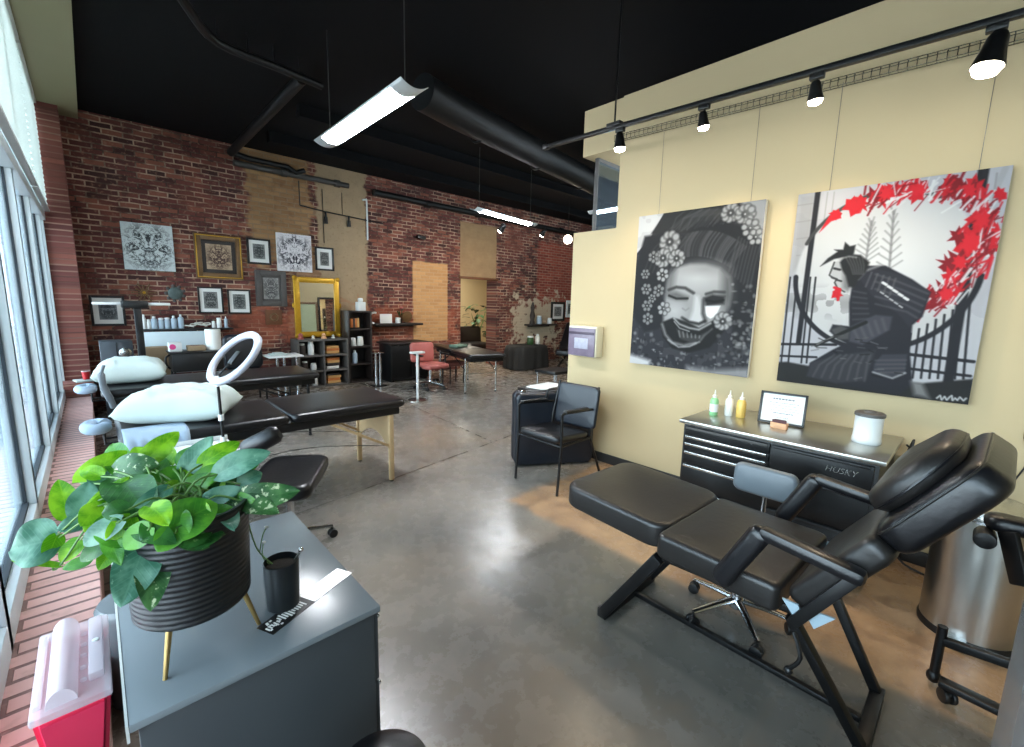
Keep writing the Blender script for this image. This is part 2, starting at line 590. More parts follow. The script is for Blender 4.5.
def floor_material():
    m, nt, bs = new_mat('polished_concrete')
    a, b, vec = pos_axes(nt, 'XY')
    n0 = noise_(nt, vec, 0.55, 3)
    n1 = noise_(nt, vec, 1.7, 5, 0.6)
    n2 = noise_(nt, vec, 7.0, 6, 0.65)
    n3 = noise_(nt, vec, 38.0, 5, 0.7)
    col = mix_(nt, smooth_(nt, n1, 0.3, 0.7), srgb((100, 97, 92)), srgb((134, 128, 120)))
    col = mix_(nt, math_(nt, 'MULTIPLY', smooth_(nt, n0, 0.42, 0.62), 0.6), col, srgb((138, 121, 103)))
    col = mix_(nt, math_(nt, 'MULTIPLY', smooth_(nt, n2, 0.5, 0.72), 0.34), col, srgb((86, 79, 72)))
    col = mix_(nt, math_(nt, 'MULTIPLY', smooth_(nt, n3, 0.55, 0.8), 0.2), col, srgb((146, 140, 130)))
    # floor bands: brown stain beside the wall, dark lane of stain plus painted-in chair shade, brown lane
    m1 = box_mask(nt, a, b, 2.22, 3.6, -3.0, 2.35, 0.05, n2, 0.14)
    brown = mix_(nt, smooth_(nt, n2, 0.35, 0.7), srgb((182, 148, 114)), srgb((138, 108, 82)))
    col = mix_(nt, math_(nt, 'MULTIPLY', m1, 0.85), col, brown)
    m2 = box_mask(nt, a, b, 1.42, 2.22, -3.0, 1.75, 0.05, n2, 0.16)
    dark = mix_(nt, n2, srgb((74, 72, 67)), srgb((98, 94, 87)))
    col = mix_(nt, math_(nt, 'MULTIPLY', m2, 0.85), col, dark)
    m3 = box_mask(nt, a, b, 0.6, 1.42, -3.0, 1.15, 0.2, n2, 0.5)
    col = mix_(nt, math_(nt, 'MULTIPLY', m3, 0.6), col, srgb((118, 100, 82)))
    # saw-cut joints
    lx = math_(nt, 'ABSOLUTE', math_(nt, 'SUBTRACT', math_(nt, 'SUBTRACT', b, math_(nt, 'MULTIPLY', a, 0.172)), 2.985))
    j1 = smooth_(nt, lx, 0.006, 0.014, 1.0, 0.0)
    ly = math_(nt, 'ABSOLUTE', math_(nt, 'SUBTRACT', math_(nt, 'SUBTRACT', a, math_(nt, 'MULTIPLY', b, 0.1)), 2.72))
    j2 = smooth_(nt, ly, 0.005, 0.012, 1.0, 0.0)
    ymask = smooth_(nt, b, 3.3, 3.4)
    j2 = math_(nt, 'MULTIPLY', j2, ymask)
    jj = math_(nt, 'MAXIMUM', j1, j2)
    col = mix_(nt, math_(nt, 'MULTIPLY', jj, 0.8), col, srgb((48, 44, 40)))
    nt.links.new(col, bs.inputs['Base Color'])
    r = math_(nt, 'ADD', 0.12, math_(nt, 'MULTIPLY', n2, 0.3))
    nt.links.new(r, bs.inputs['Roughness'])
    bs.inputs['Specular IOR Level'].default_value = 0.55
    bp = nd(nt, 'ShaderNodeBump', inp={'Strength': 0.12, 'Distance': 0.004, 'Height': n2})
    nt.links.new(bp.outputs[0], bs.inputs['Normal'])
    MATS['polished_concrete'] = m


floor_material()


def pavement_material():
    m, nt, bs = new_mat('pavement')
    a, b, vec = pos_axes(nt, 'XY')
    col, fac = bricks(nt, vec, (232, 218, 212), (220, 204, 198), (214, 208, 202), w=0.2, h=0.1, m=0.008)
    nt.links.new(col, bs.inputs['Base Color'])
    bs.inputs['Roughness'].default_value = 0.9
    MATS['pavement'] = m


pavement_material()


def glass_material(name, tint, gloss=1.45):
    m, nt, bs = new_mat(name)
    nt.nodes.remove(bs)
    out = nt.nodes['Material Output']
    tr = nd(nt, 'ShaderNodeBsdfTransparent', inp={'Color': (*tint, 1)})
    gl = nd(nt, 'ShaderNodeBsdfGlossy', inp={'Roughness': 0.02, 'Color': (0.9, 0.95, 1, 1)})
    fr = nd(nt, 'ShaderNodeFresnel', inp={'IOR': gloss})
    tc = nt.nodes.new('ShaderNodeTexCoord')
    n = noise_(nt, tc.outputs['Object'], 0.8, 2)
    fac = math_(nt, 'MULTIPLY', math_(nt, 'MULTIPLY', fr.outputs[0], 0.84), math_(nt, 'ADD', 0.85, math_(nt, 'MULTIPLY', n, 0.15)))
    mx = nt.nodes.new('ShaderNodeMixShader')
    nt.links.new(fac, mx.inputs[0])
    nt.links.new(tr.outputs[0], mx.inputs[1])
    nt.links.new(gl.outputs[0], mx.inputs[2])
    nt.links.new(mx.outputs[0], out.inputs['Surface'])
    MATS[name] = m


glass_material('window_glass', (0.93, 0.97, 0.98))
glass_material('transom_glass', (0.8, 0.88, 0.93), 1.7)


def shade_material():
    m, nt, bs = new_mat('pleated_shade')
    nt.nodes.remove(bs)
    out = nt.nodes['Material Output']
    tc = nt.nodes.new('ShaderNodeTexCoord')
    n = noise_(nt, tc.outputs['Object'], 30, 3)
    c = mix_(nt, n, srgb((206, 214, 206)), srgb((224, 228, 220)))
    d = nt.nodes.new('ShaderNodeBsdfDiffuse')
    t = nt.nodes.new('ShaderNodeBsdfTranslucent')
    nt.links.new(c, d.inputs[0])
    nt.links.new(c, t.inputs[0])
    mx = nd(nt, 'ShaderNodeMixShader', inp={0: 0.24})
    nt.links.new(d.outputs[0], mx.inputs[1])
    nt.links.new(t.outputs[0], mx.inputs[2])
    nt.links.new(mx.outputs[0], out.inputs['Surface'])
    MATS['pleated_shade'] = m


shade_material()


def leaf_material(name, c1, c2, streak, amt):
    """glossy pothos leaf: two greens, paler veins running off the midrib, cream flecks"""
    m, nt, bs = new_mat(name)
    uv = nd(nt, 'ShaderNodeUVMap')
    s = nt.nodes.new('ShaderNodeSeparateXYZ')
    nt.links.new(uv.outputs[0], s.inputs[0])
    g = nt.nodes.new('ShaderNodeNewGeometry')
    n1 = noise_(nt, g.outputs['Position'], 28, 3)
    n2 = noise_(nt, g.outputs['Position'], 75, 4)
    col = mix_(nt, smooth_(nt, n1, 0.35, 0.65), srgb(c1), srgb(c2))
    ac = math_(nt, 'ABSOLUTE', math_(nt, 'SUBTRACT', s.outputs[0], 0.5))
    rib = smooth_(nt, ac, 0.0, 0.035, 1.0, 0.0)
    vein = math_(nt, 'SINE', math_(nt, 'MULTIPLY', math_(nt, 'SUBTRACT', s.outputs[1], math_(nt, 'MULTIPLY', ac, 0.8)), 52.0))
    vein = math_(nt, 'MULTIPLY', smooth_(nt, vein, 0.7, 1.0), 0.3)
    col = mix_(nt, math_(nt, 'MAXIMUM', math_(nt, 'MULTIPLY', rib, 0.55), vein), col, srgb(c2))
    fl = math_(nt, 'MULTIPLY', smooth_(nt, n2, 0.7 - amt * 0.22, 0.76 - amt * 0.18), min(1.0, 0.55 + amt))
    col = mix_(nt, fl, col, srgb(streak))
    nt.links.new(col, bs.inputs['Base Color'])
    bs.inputs['Roughness'].default_value = 0.3
    bs.inputs['Subsurface Weight'].default_value = 0.0
    bp = nd(nt, 'ShaderNodeBump', inp={'Strength': 0.25, 'Distance': 0.002, 'Height': math_(nt, 'ADD', n1, vein)})
    nt.links.new(bp.outputs[0], bs.inputs['Normal'])
    # leaves let some light through
    t = nd(nt, 'ShaderNodeBsdfTranslucent')
    nt.links.new(col, t.inputs[0])
    mx = nd(nt, 'ShaderNodeMixShader', inp={0: 0.28})
    nt.links.new(bs.outputs[0], mx.inputs[1])
    nt.links.new(t.outputs[0], mx.inputs[2])
    nt.links.new(mx.outputs[0], nt.nodes['Material Output'].inputs['Surface'])
    MATS[name] = m


leaf_material('leaf_bright', (88, 158, 24), (150, 206, 46), (176, 210, 80), 0.1)
leaf_material('leaf_mid', (58, 126, 40), (98, 166, 52), (136, 180, 70), 0.1)
leaf_material('leaf_dark', (34, 84, 40), (60, 116, 52), (130, 170, 110), 0.25)
leaf_material('leaf_teal', (62, 116, 92), (110, 158, 132), (150, 186, 160), 0.1)
leaf_material('leaf_cream', (40, 84, 44), (78, 124, 70), (206, 220, 176), 0.6)


def flash_material(name, ground, ink, scale, thr, soft=0.05, margin=-0.12, seed=0.0):
    """mirror-symmetric ink drawing on paper, like a sheet of tattoo flash"""
    m, nt, bs = new_mat(name)
    tc = nt.nodes.new('ShaderNodeTexCoord')
    s = nt.nodes.new('ShaderNodeSeparateXYZ')
    nt.links.new(tc.outputs['Generated'], s.inputs[0])
    ax = math_(nt, 'ABSOLUTE', math_(nt, 'SUBTRACT', s.outputs[0], 0.5))
    z = s.outputs[2]
    c = nt.nodes.new('ShaderNodeCombineXYZ')
    nt.links.new(ax, c.inputs[0])
    nt.links.new(z, c.inputs[1])
    c.inputs[2].default_value = seed
    n = nd(nt, 'ShaderNodeTexNoise', inp={'Scale': scale, 'Detail': 4.0, 'Roughness': 0.6, 'Distortion': 1.6})
    nt.links.new(c.outputs[0], n.inputs['Vector'])
    n2 = nd(nt, 'ShaderNodeTexNoise', inp={'Scale': scale * 2.6, 'Detail': 3.0, 'Distortion': 2.5})
    nt.links.new(c.outputs[0], n2.inputs['Vector'])
    ink_f = smooth_(nt, math_(nt, 'ADD', math_(nt, 'MULTIPLY', n.outputs['Fac'], 0.65), math_(nt, 'MULTIPLY', n2.outputs['Fac'], 0.35)), thr - soft, thr + soft, 1.0, 0.0)
    r = math_(nt, 'SQRT', math_(nt, 'ADD', math_(nt, 'MULTIPLY', ax, ax), math_(nt, 'POWER', math_(nt, 'ABSOLUTE', math_(nt, 'SUBTRACT', z, 0.5)), 2.0)))
    vig = smooth_(nt, r, 0.3, 0.5 - margin + 0.08, 1.0, 0.0)
    col = mix_(nt, math_(nt, 'MULTIPLY', ink_f, vig), srgb(ground), srgb(ink))
    nt.links.new(col, bs.inputs['Base Color'])
    bs.inputs['Roughness'].default_value = 0.7
    MATS[name] = m


flash_material('flash_crest', (204, 212, 212), (44, 48, 52), 8, 0.49)
flash_material('flash_moth', (222, 218, 220), (40, 38, 52), 6, 0.5, seed=3.3)
flash_material('flash_gold', (186, 160, 132), (70, 46, 40), 7, 0.53, seed=1.7)
flash_material('print_a', (150, 152, 148), (54, 58, 58), 6, 0.55, seed=5.1, margin=-0.2)
flash_material('print_b', (140, 140, 136), (48, 50, 50), 7, 0.54, seed=8.4, margin=-0.2)
flash_material('print_c', (128, 134, 136), (50, 54, 58), 5, 0.55, seed=11.9, margin=-0.2)
flash_material('print_d', (160, 158, 154), (66, 64, 66), 8, 0.52, seed=14.2, margin=-0.2)
flash_material('certificate_print', (228, 228, 226), (150, 152, 160), 26, 0.43, seed=2.2)

# ------------------------------------------------------------------ the room
HX = 11.0
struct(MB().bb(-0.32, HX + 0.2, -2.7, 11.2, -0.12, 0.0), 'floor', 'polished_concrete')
struct(MB().bb(-14, -0.42, -6, 26, -0.05, 0.16), 'ground_outside', 'pavement')
struct(MB().bb(-0.45, HX + 0.2, -2.7, 8.5, 3.76, 3.9), 'ceiling', 'black_paint')
struct(MB().bb(-0.31, -0.075, -2.6, 7.62, 0.0, 0.25, bev=0.004), 'trim_1', 'brick_ledge')
w = MB()
w.bb(-0.45, 6.05, 8.1, 8.45, 0, 3.76)
w.bb(7.1, HX + 0.2, 8.1, 8.45, 0, 3.76)
w.bb(6.05, 7.1, 8.1, 8.45, 2.05, 3.76)
struct(w, 'wall_back', 'brick_back')
struct(MB().bb(6.0, 7.14, 8.06, 8.14, 2.02, 2.07, bev=0.004), 'trim_2', 'rust_wood')
struct(MB().bb(-0.33, -0.065, 7.72, 8.1, 0.0, 3.66), 'trim_3', 'brick_pilaster')
struct(MB().bb(-0.325, -0.045, 7.4, 7.72, 0.0, 0.42, bev=0.006), 'trim_4', 'brick_pilaster')
struct(MB().bb(-0.4, 0.105, -2.6, 8.1, 3.645, 3.76), 'trim_5', 'cream')
struct(MB().bb(-0.45, 3.7, -2.72, -2.6, 0, 3.76), 'wall_rear', 'tan_wall')
struct(MB().bb(HX, HX + 0.15, 2.7, 8.1, 0, 3.76), 'wall_far', 'tan_wall')
# back room beyond the doorway
w = MB()
w.bb(5.2, 9.6, 11.0, 11.1, 0, 2.7)
w.bb(5.1, 5.2, 8.45, 11.1, 0, 2.7)
w.bb(9.6, 9.7, 8.45, 11.1, 0, 2.7)
struct(w, 'wall_backroom', 'tan_wall')
struct(MB().bb(5.1, 9.7, 8.45, 11.1, 2.7, 2.8), 'ceiling_backroom', 'cream')
# tan block on the right: main face, low return with a glazed clerestory, header over it
w = MB()
w.bb(3.5, 3.64, -2.6, 2.375, 0, 3.28)
w.bb(3.5, 3.64, 2.375, 2.86, 0, 2.19)
w.bb(3.64, HX, 2.72, 2.86, 0, 2.19)
w.bb(3.5, HX, 2.375, 2.79, 2.87, 3.27)
struct(w, 'wall_right', 'tan_wall')
w = MB()
w.bb(3.6, HX, 2.68, 2.72, 2.19, 2.22)
w.bb(3.6, HX, 2.68, 2.72, 2.84, 2.87)
w.bb(3.60, 3.612, 2.68, 2.72, 2.19, 2.87)
w.bb(5.2, 5.24, 2.68, 2.72, 2.19, 2.87)
fr = struct(w, 'window_transom', 'pipe_grey')
g = MB().bb(3.605, HX, 2.697, 2.703, 2.2, 2.86).build('glass', 'transom_glass', fr)
struct(MB().bb(3.66, HX, -2.6, 2.37, 3.27, 3.3), 'ceiling_block', 'black_paint')
struct(MB().bb(3.488, 3.5, -2.6, 2.86, 0, 0.09, bev=0.003), 'baseboard_right', 'baseboard')
struct(MB().bb(3.5, HX, 2.86, 2.872, 0, 0.09, bev=0.003), 'baseboard_end', 'baseboard')

# storefront windows on the left
EDGE = [-2.6, -1.42, -0.22, 1.0, 2.2, 3.45, 4.72, 5.97, 7.2, 7.72]
for i, (y0, y1) in enumerate(zip(EDGE, EDGE[1:])):
    m_ = MB()
    dz = 0.028
    for yy, hw in ((y0, dz), (y1, dz)):
        a0, a1 = max(-2.6, yy - hw), min(7.72, yy + hw)
        m_.bb(-0.40, -0.305, a0 if yy == y0 else yy - 0.0005 - hw, (yy + hw) if yy == y0 else a1, 0.25, 3.645, bev=0.003)
    m_.bb(-0.40, -0.305, y0, y1, 0.25, 0.36, bev=0.004)
    m_.bb(-0.42, -0.285, y0, y1, 2.33, 2.43, bev=0.004)
    m_.bb(-0.40, -0.305, y0, y1, 3.58, 3.645, bev=0.003)
    wn = struct(m_, 'window_%d' % (i + 1), 'mullion')
    MB().bb(-0.353, -0.347, y0 + 0.02, y1 - 0.02, 0.35, 2.34).build('glass', 'window_glass', wn)
    MB().bb(-0.353, -0.347, y0 + 0.02, y1 - 0.02, 2.42, 3.59).build('glass', 'window_glass', wn)
    q = MB()
    q.bb(-0.36, -0.34, y0 + 0.028, y0 + 0.036, 0.36, 2.33)
    q.bb(-0.36, -0.34, y1 - 0.036, y1 - 0.028, 0.36, 2.33)
    q.bb(-0.365, -0.335, y0 + 0.03, y1 - 0.03, 0.36, 0.374)
    q.build('gasket', 'gasket', wn)


def pleated(y0, y1, label):
    G = []
    n = 46
    for k in range(n + 1):
        z = 2.435 + (3.635 - 2.435) * k / n
        x = -0.262 + (0.012 if k % 2 else -0.012)
        G.append([(x, y0, z), (x, y1, z)])
    t = thing('window_shade', label, 'shade', (-0.262, (y0 + y1) / 2, 2.43), group='pleated window shades')
    MB().surf(G).build('pleated_cloth', 'pleated_shade', t, smooth=0)
    MB().bb(-0.285, -0.239, y0, y1, 2.43, 2.45, bev=0.004).build('bottom_rail', 'white_metal', t)
    MB().bb(-0.29, -0.234, y0, y1, 3.61, 3.644, bev=0.004).build('head_rail', 'white_metal', t)


pleated(6.02, 7.70, 'white pleated shade over the high windows, the one ending at the brick pilaster')
pleated(3.48, 5.95, 'white pleated shade over the high windows, second one from the brick pilaster')
pleated(-2.55, 3.42, 'long white pleated shade over the high windows nearest the viewer')

# ducts and pipes under the ceiling
d = MB()
d.tube([(2.55, 4.06, 3.52), (3.0, 4.14, 3.5), (5.0, 4.5, 3.5), (7.4, 4.95, 3.5)], 0.17, seg=24)
for x in (3.4, 4.6, 5.8):
    d.tube([(x + 0.002 * k, 3.95 + (x - 1.5) * 0.17 + 0.005 + 0.172 * math.cos(k * PI / 12), 3.50 + 0.172 * math.sin(k * PI / 12)) for k in range(24)], 0.012, seg=6, closed=True)
solo(d, 'air_duct', 'duct_black', 'black round air duct running below the ceiling past the two tube lights', 'duct', loc=(4, 4.4, 3.43))
p = MB()
p.tube([(0.2, 3.2, 3.62), (0.55, 3.95, 3.6), (0.72, 4.3, 3.58), (0.97, 4.67, 3.58), (1.42, 4.74, 3.58), (1.87, 4.81, 3.58)], 0.035, seg=10, smooth=4)
for x, y in ((0.97, 4.67), (1.2, 4.7), (1.42, 4.74), (1.65, 4.78)):
    p.cyl((x, y, 3.58), (x, y, 3.76), 0.006, seg=6)
solo(p, 'ceiling_conduit', 'duct_black', 'bent black conduit hung below the ceiling left of the near tube light', 'pipe', loc=(0.9, 4.6, 3.58))
p = MB()
p.tube([(1.69, 4.84, 3.6), (1.69, 7.8, 3.56)], 0.055, seg=12)
p.tube([(1.69, 7.8, 3.56), (1.95, 7.93, 3.56), (2.5, 7.94, 3.56), (2.62, 7.94, 3.5), (2.75, 7.94, 3.56)], 0.04, seg=10)
solo(p, 'drain_pipe', 'duct_black', 'black pipe running from the near tube light back to the brick wall', 'pipe', loc=(1.69, 6.5, 3.58))
p = MB()
p.tube([(1.75, 7.98, 3.47), (3.5, 7.98, 3.47)], 0.045, seg=12)
for x in (2.45, 3.3):
    p.cyl((x - 0.04, 7.98, 3.47), (x + 0.04, 7.98, 3.47), 0.06)
solo(p, 'wall_pipe', 'pipe_grey', 'grey pipe along the top of the brick wall above the tan bricks', 'pipe', loc=(2.6, 7.98, 3.47))
p = MB()
p.tube([(3.95, 7.95, 3.44), (10.6, 7.95, 3.4)], 0.06, seg=12)
for x in (5.1, 6.4, 7.8, 9.2):
    p.cyl((x - 0.05, 7.95, 3.42), (x + 0.05, 7.95, 3.42), 0.075)
solo(p, 'wall_pipe', 'duct_black', 'long black pipe along the top of the brick wall above the doorway', 'pipe', loc=(7, 7.95, 3.42))
for k, (y, lab) in enumerate(((5.9, 'black ceiling joist crossing behind the near tube light'), (7.1, 'black ceiling joist closest to the brick wall'))):
    j = MB().bb(2.0, 10.9, y - 0.06, y + 0.06, 3.62, 3.76)
    struct(j, 'beam_%d' % (k + 1), 'black_paint')


# ------------------------------------------------------------------ lamps
def tube_light(label, c, rotz, L, W=0.17):
    t = thing('tube_light', label, 'ceiling light', c, rotz, 'hanging tube lights')
    Mx = WM[t.name]
    # curved wing housing, seen from below
    G = []
    n = 10
    for k in range(n + 1):
        u = -1 + 2 * k / n
        zz = 0.035 - 0.035 * (u * u)
        G.append([(Mx @ Vector((u * W / 2, -L / 2, 0.02 - zz))), (Mx @ Vector((u * W / 2, L / 2, 0.02 - zz)))])
    h = MB().surf(G)
    h.build('housing', 'tube_housing', t, solid=-0.004)
    G = []
    LL = L * 0.40
    for k in range(n + 1):
        u = -1 + 2 * k / n
        zz = 0.035 - 0.035 * (u * u)
        G.append([(Mx @ Vector((u * W * 0.47, -LL, 0.012 - zz * 1.12))), (Mx @ Vector((u * W * 0.47, LL, 0.012 - zz * 1.12)))])
    MB().surf(G).build('diffuser', 'tube_glow', t, solid=0.003)
    for s in (-1, 1):
        a = Mx @ Vector((0, s * L * 0.42, 0.02))
        b = Vector((a.x, a.y, 3.76))
        MB().cyl(a, b, 0.004, seg=6).build('hanging_cable', 'wire', t)


tube_light('hanging white tube light nearest the viewer, above the massage tables', (1.665, 3.5, 2.87), -0.02, 1.58, 0.2)
tube_light('hanging white tube light farther back, in front of the doorway wall', (5.05, 5.54, 2.87), -PI / 2 + 0.17, 1.6, 0.16)
tube_light('tube light glimpsed through the high glass above the right wall', (5.56, 3.6, 2.86), 0.0, 1.3, 0.13)


def spot_head(label, c, aim, group, e, size=1.0, on=True, drop=0.09, ceil=None):
    t = thing('spot_lamp', label, 'spotlight', c, 0, group)
    c = Vector(c)
    MB().box(c - Vector((0, 0, 0.015)), (0.035, 0.07, 0.03), bev=0.004).build('adapter', 'black_plastic', t)
    hd = c - Vector((0, 0, drop))
    d = (Vector(aim) - hd).normalized()
    st = MB()
    st.tube([c - Vector((0, 0, 0.03)), hd - Vector((0.0, 0.03 * size, -0.02)), hd], 0.006 * size, seg=6)
    st.build('bracket', 'black_plastic', t)
    q = d.to_track_quat('Z', 'Y').to_matrix().to_4x4()
    pr = [(0.0, -0.06), (0.022, -0.06), (0.03, -0.045), (0.036, 0.0), (0.048, 0.055), (0.046, 0.055), (0.034, 0.005), (0.0, 0.0)]
    pr = [(r * size, z * size) for r, z in pr]
    MB().lathe(pr, hd, 24, q).build('shade', 'black_metal', t)
    MB().lathe([(0.0, 0.03 * size), (0.036 * size, 0.03 * size), (0.042 * size, 0.056 * size), (0.034 * size, 0.074 * size), (0, 0.086 * size)], hd, 20, q).build('bulb', 'spot_glow' if on else 'white_plastic', t)
    li = bpy.data.lights.new('spot_beam', 'SPOT')
    li.energy = e
    li.color = (1.0, 0.80, 0.55)
    li.spot_size = math.radians(115)
    li.spot_blend = 0.9
    li.shadow_soft_size = 0.04
    lo = bpy.data.objects.new('spot_beam', li)
    COL.objects.link(lo)
    lo.matrix_world = Matrix.Translation(hd + d * 0.10 * size) @ (-d).to_track_quat('Z', 'Y').to_matrix().to_4x4()
    lo.parent = t
    lo.matrix_parent_inverse = WM[t.name].inverted()
    return t


TR0, TR1 = Vector((3.0, 2.78, 2.845)), Vector((3.0, -0.6, 2.755))
t = thing('light_track', 'black ceiling light track running along the tan wall above the paintings', 'light track', (3.0, 1.1, 2.8))
MB().bar(TR0, TR1, 0.036, 0.03, 0.003).build('rail', 'black_metal', t)
for f_ in (0.2, 0.83):
    a = TR0.lerp(TR1, f_)
    MB().cyl(a, (a.x, a.y, 3.76), 0.007, seg=8).build('hanger_rod', 'black_metal', t)
    MB().box(a + Vector((0, 0, 0.02)), (0.05, 0.12, 0.03), bev=0.004).build('rod_clamp', 'black_plastic', t)
a = TR0 + Vector((0, 0.02, 0))
MB().box(a, (0.045, 0.06, 0.04), bev=0.005).build('end_feed', 'black_plastic', t)


def on_track(y):
    f_ = (TR0.y - y) / (TR0.y - TR1.y)
    return TR0.lerp(TR1, f_) - Vector((0, 0, 0.015))


spot_head('black spotlight on the track closest to the viewer, glowing white at top right', on_track(0.13), (2.8, 0.35, 1.2), 'spotlights on the track', 34, 1.25, drop=0.11)
spot_head('black spotlight on the track above the red painting', on_track(0.80), (3.2, 0.72, 1.2), 'spotlights on the track', 42, 0.85)
spot_head('small black spotlight on the track above the gap between the two paintings', on_track(1.42), (3.2, 1.3, 1.2), 'spotlights on the track', 26, 0.8)
spot_head('black spotlight at the far end of the track by the wall corner', on_track(2.05), (3.1, 2.0, 1.2), 'spotlights on the track', 34, 0.95)

# wire cable tray along the wall, paintings hang from it
ct = MB()
for dx, dz in ((0, 0), (0.035, 0), (0, 0.045), (0.035, 0.045)):
    ct.tube([(3.43 + dx, 2.4, 2.905 + dz), (3.43 + dx, -0.7, 2.81 + dz)], 0.003, seg=5)
k = 0
y = 2.4
while y > -0.7:
    z = 2.905 - (2.4 - y) * 0.0306
    ct.tube([(3.465, y, z), (3.43, y, z), (3.43, y, z + 0.045), (3.465, y, z + 0.045)], 0.0024, seg=4)
    y -= 0.04
solo(ct, 'cable_tray', 'steel', 'long thin wire mesh tray fixed along the tan wall below the light track', 'wire tray', loc=(3.45, 1.0, 2.85))

t = thing('globe_lamp', 'round glowing globe lamp hanging by the far brick wall left of the tan wall', 'pendant lamp', (7.52, 6.3, 2.85))
MB().cyl((7.52, 6.3, 2.98), (7.52, 6.3, 3.76), 0.006, seg=6).build('cord', 'cord', t)
MB().cyl((7.52, 6.3, 2.95), (7.52, 6.3, 3.02), 0.03, 0.02).build('socket', 'black_plastic', t)
MB().ball((7.52, 6.3, 2.87), 0.09).build('globe', 'globe_glow', t)
spot_head('small spotlight hanging at the end of the far tube light', (6.6, 6.15, 2.98), (6.7, 7.6, 1.6), 'spotlights by the brick wall', 40, 1.2)
spot_head('small spotlight glowing just below the far tube light', (5.25, 5.85, 2.84), (5.2, 8.0, 1.2), 'spotlights by the brick wall', 60, 1.2, drop=0.07)

# ------------------------------------------------------------------ paintings
class Paint:
    """small software canvas: polygons, strokes and soft blobs in canvas fractions (u right, v down)"""
    def __init__(self, nu, nv, asp, bg):
        self.nu, self.nv, self.asp = nu, nv, asp
        u = (np.arange(nu) + 0.5) / nu
        v = (np.arange(nv) + 0.5) / nv
        self.U, self.V = np.meshgrid(u, v)
        self.X, self.Y = self.U * asp, self.V
        self.A = np.ones((nv, nu, 3)) * np.array(bg, float)
        self.px = 1.0 / nv

    def _sd(self, P, closed=True):
        P = np.array([(a * self.asp, b) for a, b in P])
        d = np.full(self.X.shape, 1e9)
        ins = np.zeros(self.X.shape, bool)
        n = len(P)
        for i in range(n if closed else n - 1):
            a, b = P[i], P[(i + 1) % n]
            e = b - a
            t = np.clip(((self.X - a[0]) * e[0] + (self.Y - a[1]) * e[1]) / max(e @ e, 1e-12), 0, 1)
            d = np.minimum(d, np.hypot(self.X - a[0] - t * e[0], self.Y - a[1] - t * e[1]))
            if closed and a[1] != b[1]:
                c = ((a[1] > self.Y) != (b[1] > self.Y)) & (self.X < (b[0] - a[0]) * (self.Y - a[1]) / (b[1] - a[1]) + a[0])
                ins ^= c
        return np.where(ins, -d, d) if closed else d

    def _put(self, al, c):
        al = np.clip(al, 0, 1)[..., None]
        self.A = self.A * (1 - al) + np.array(c, float) * al

    def poly(self, P, c, soft=1.0, al=1.0):
        s = soft * self.px
        self._put(al * np.clip(0.5 - self._sd(P) / (2 * s), 0, 1), c)

    def line(self, P, w, c, al=1.0, soft=1.0):
        d = self._sd(P, False) - w / 2
        self._put(al * np.clip(0.5 - d / (2 * soft * self.px), 0, 1), c)

    def blob(self, u, v, ru, rv, c, al=1.0, hard=0.2):
        r = np.hypot((self.U - u) * self.asp / ru, (self.V - v) / rv)
        self._put(al * np.clip((1 - r) / (1 - hard + 1e-6), 0, 1), c)

    def noise(self, sc, amt, seed):
        rs = np.random.RandomState(seed)
        g = rs.rand(int(sc) + 2, int(sc * self.asp) + 3)
        y, x = self.V * sc, self.U * sc * self.asp
        iy, ix = y.astype(int), x.astype(int)
        fy, fx = y - iy, x - ix
        fy, fx = fy * fy * (3 - 2 * fy), fx * fx * (3 - 2 * fx)
        n = g[iy, ix] * (1 - fy) * (1 - fx) + g[iy, ix + 1] * (1 - fy) * fx + g[iy + 1, ix] * fy * (1 - fx) + g[iy + 1, ix + 1] * fy * fx
        return n

    def flower(self, u, v, r, n=8, c=(0.8,) * 3, mid=(0.3,) * 3, rot=0.0, al=1.0):
        for k in range(n):
            a = rot + 2 * PI * k / n
            pu, pv = u + 0.6 * r * math.cos(a) / self.asp, v + 0.6 * r * math.sin(a)
            self.blob(pu, pv, r * 0.46, r * 0.46, (0.12,) * 3, al * 0.8, 0.5)
            self.blob(pu, pv, r * 0.38, r * 0.38, c, al, 0.45)
        self.blob(u, v, r * 0.3, r * 0.3, mid, al, 0.4)
        self.blob(u, v, r * 0.14, r * 0.14, (0.85,) * 3, al * 0.8, 0.2)


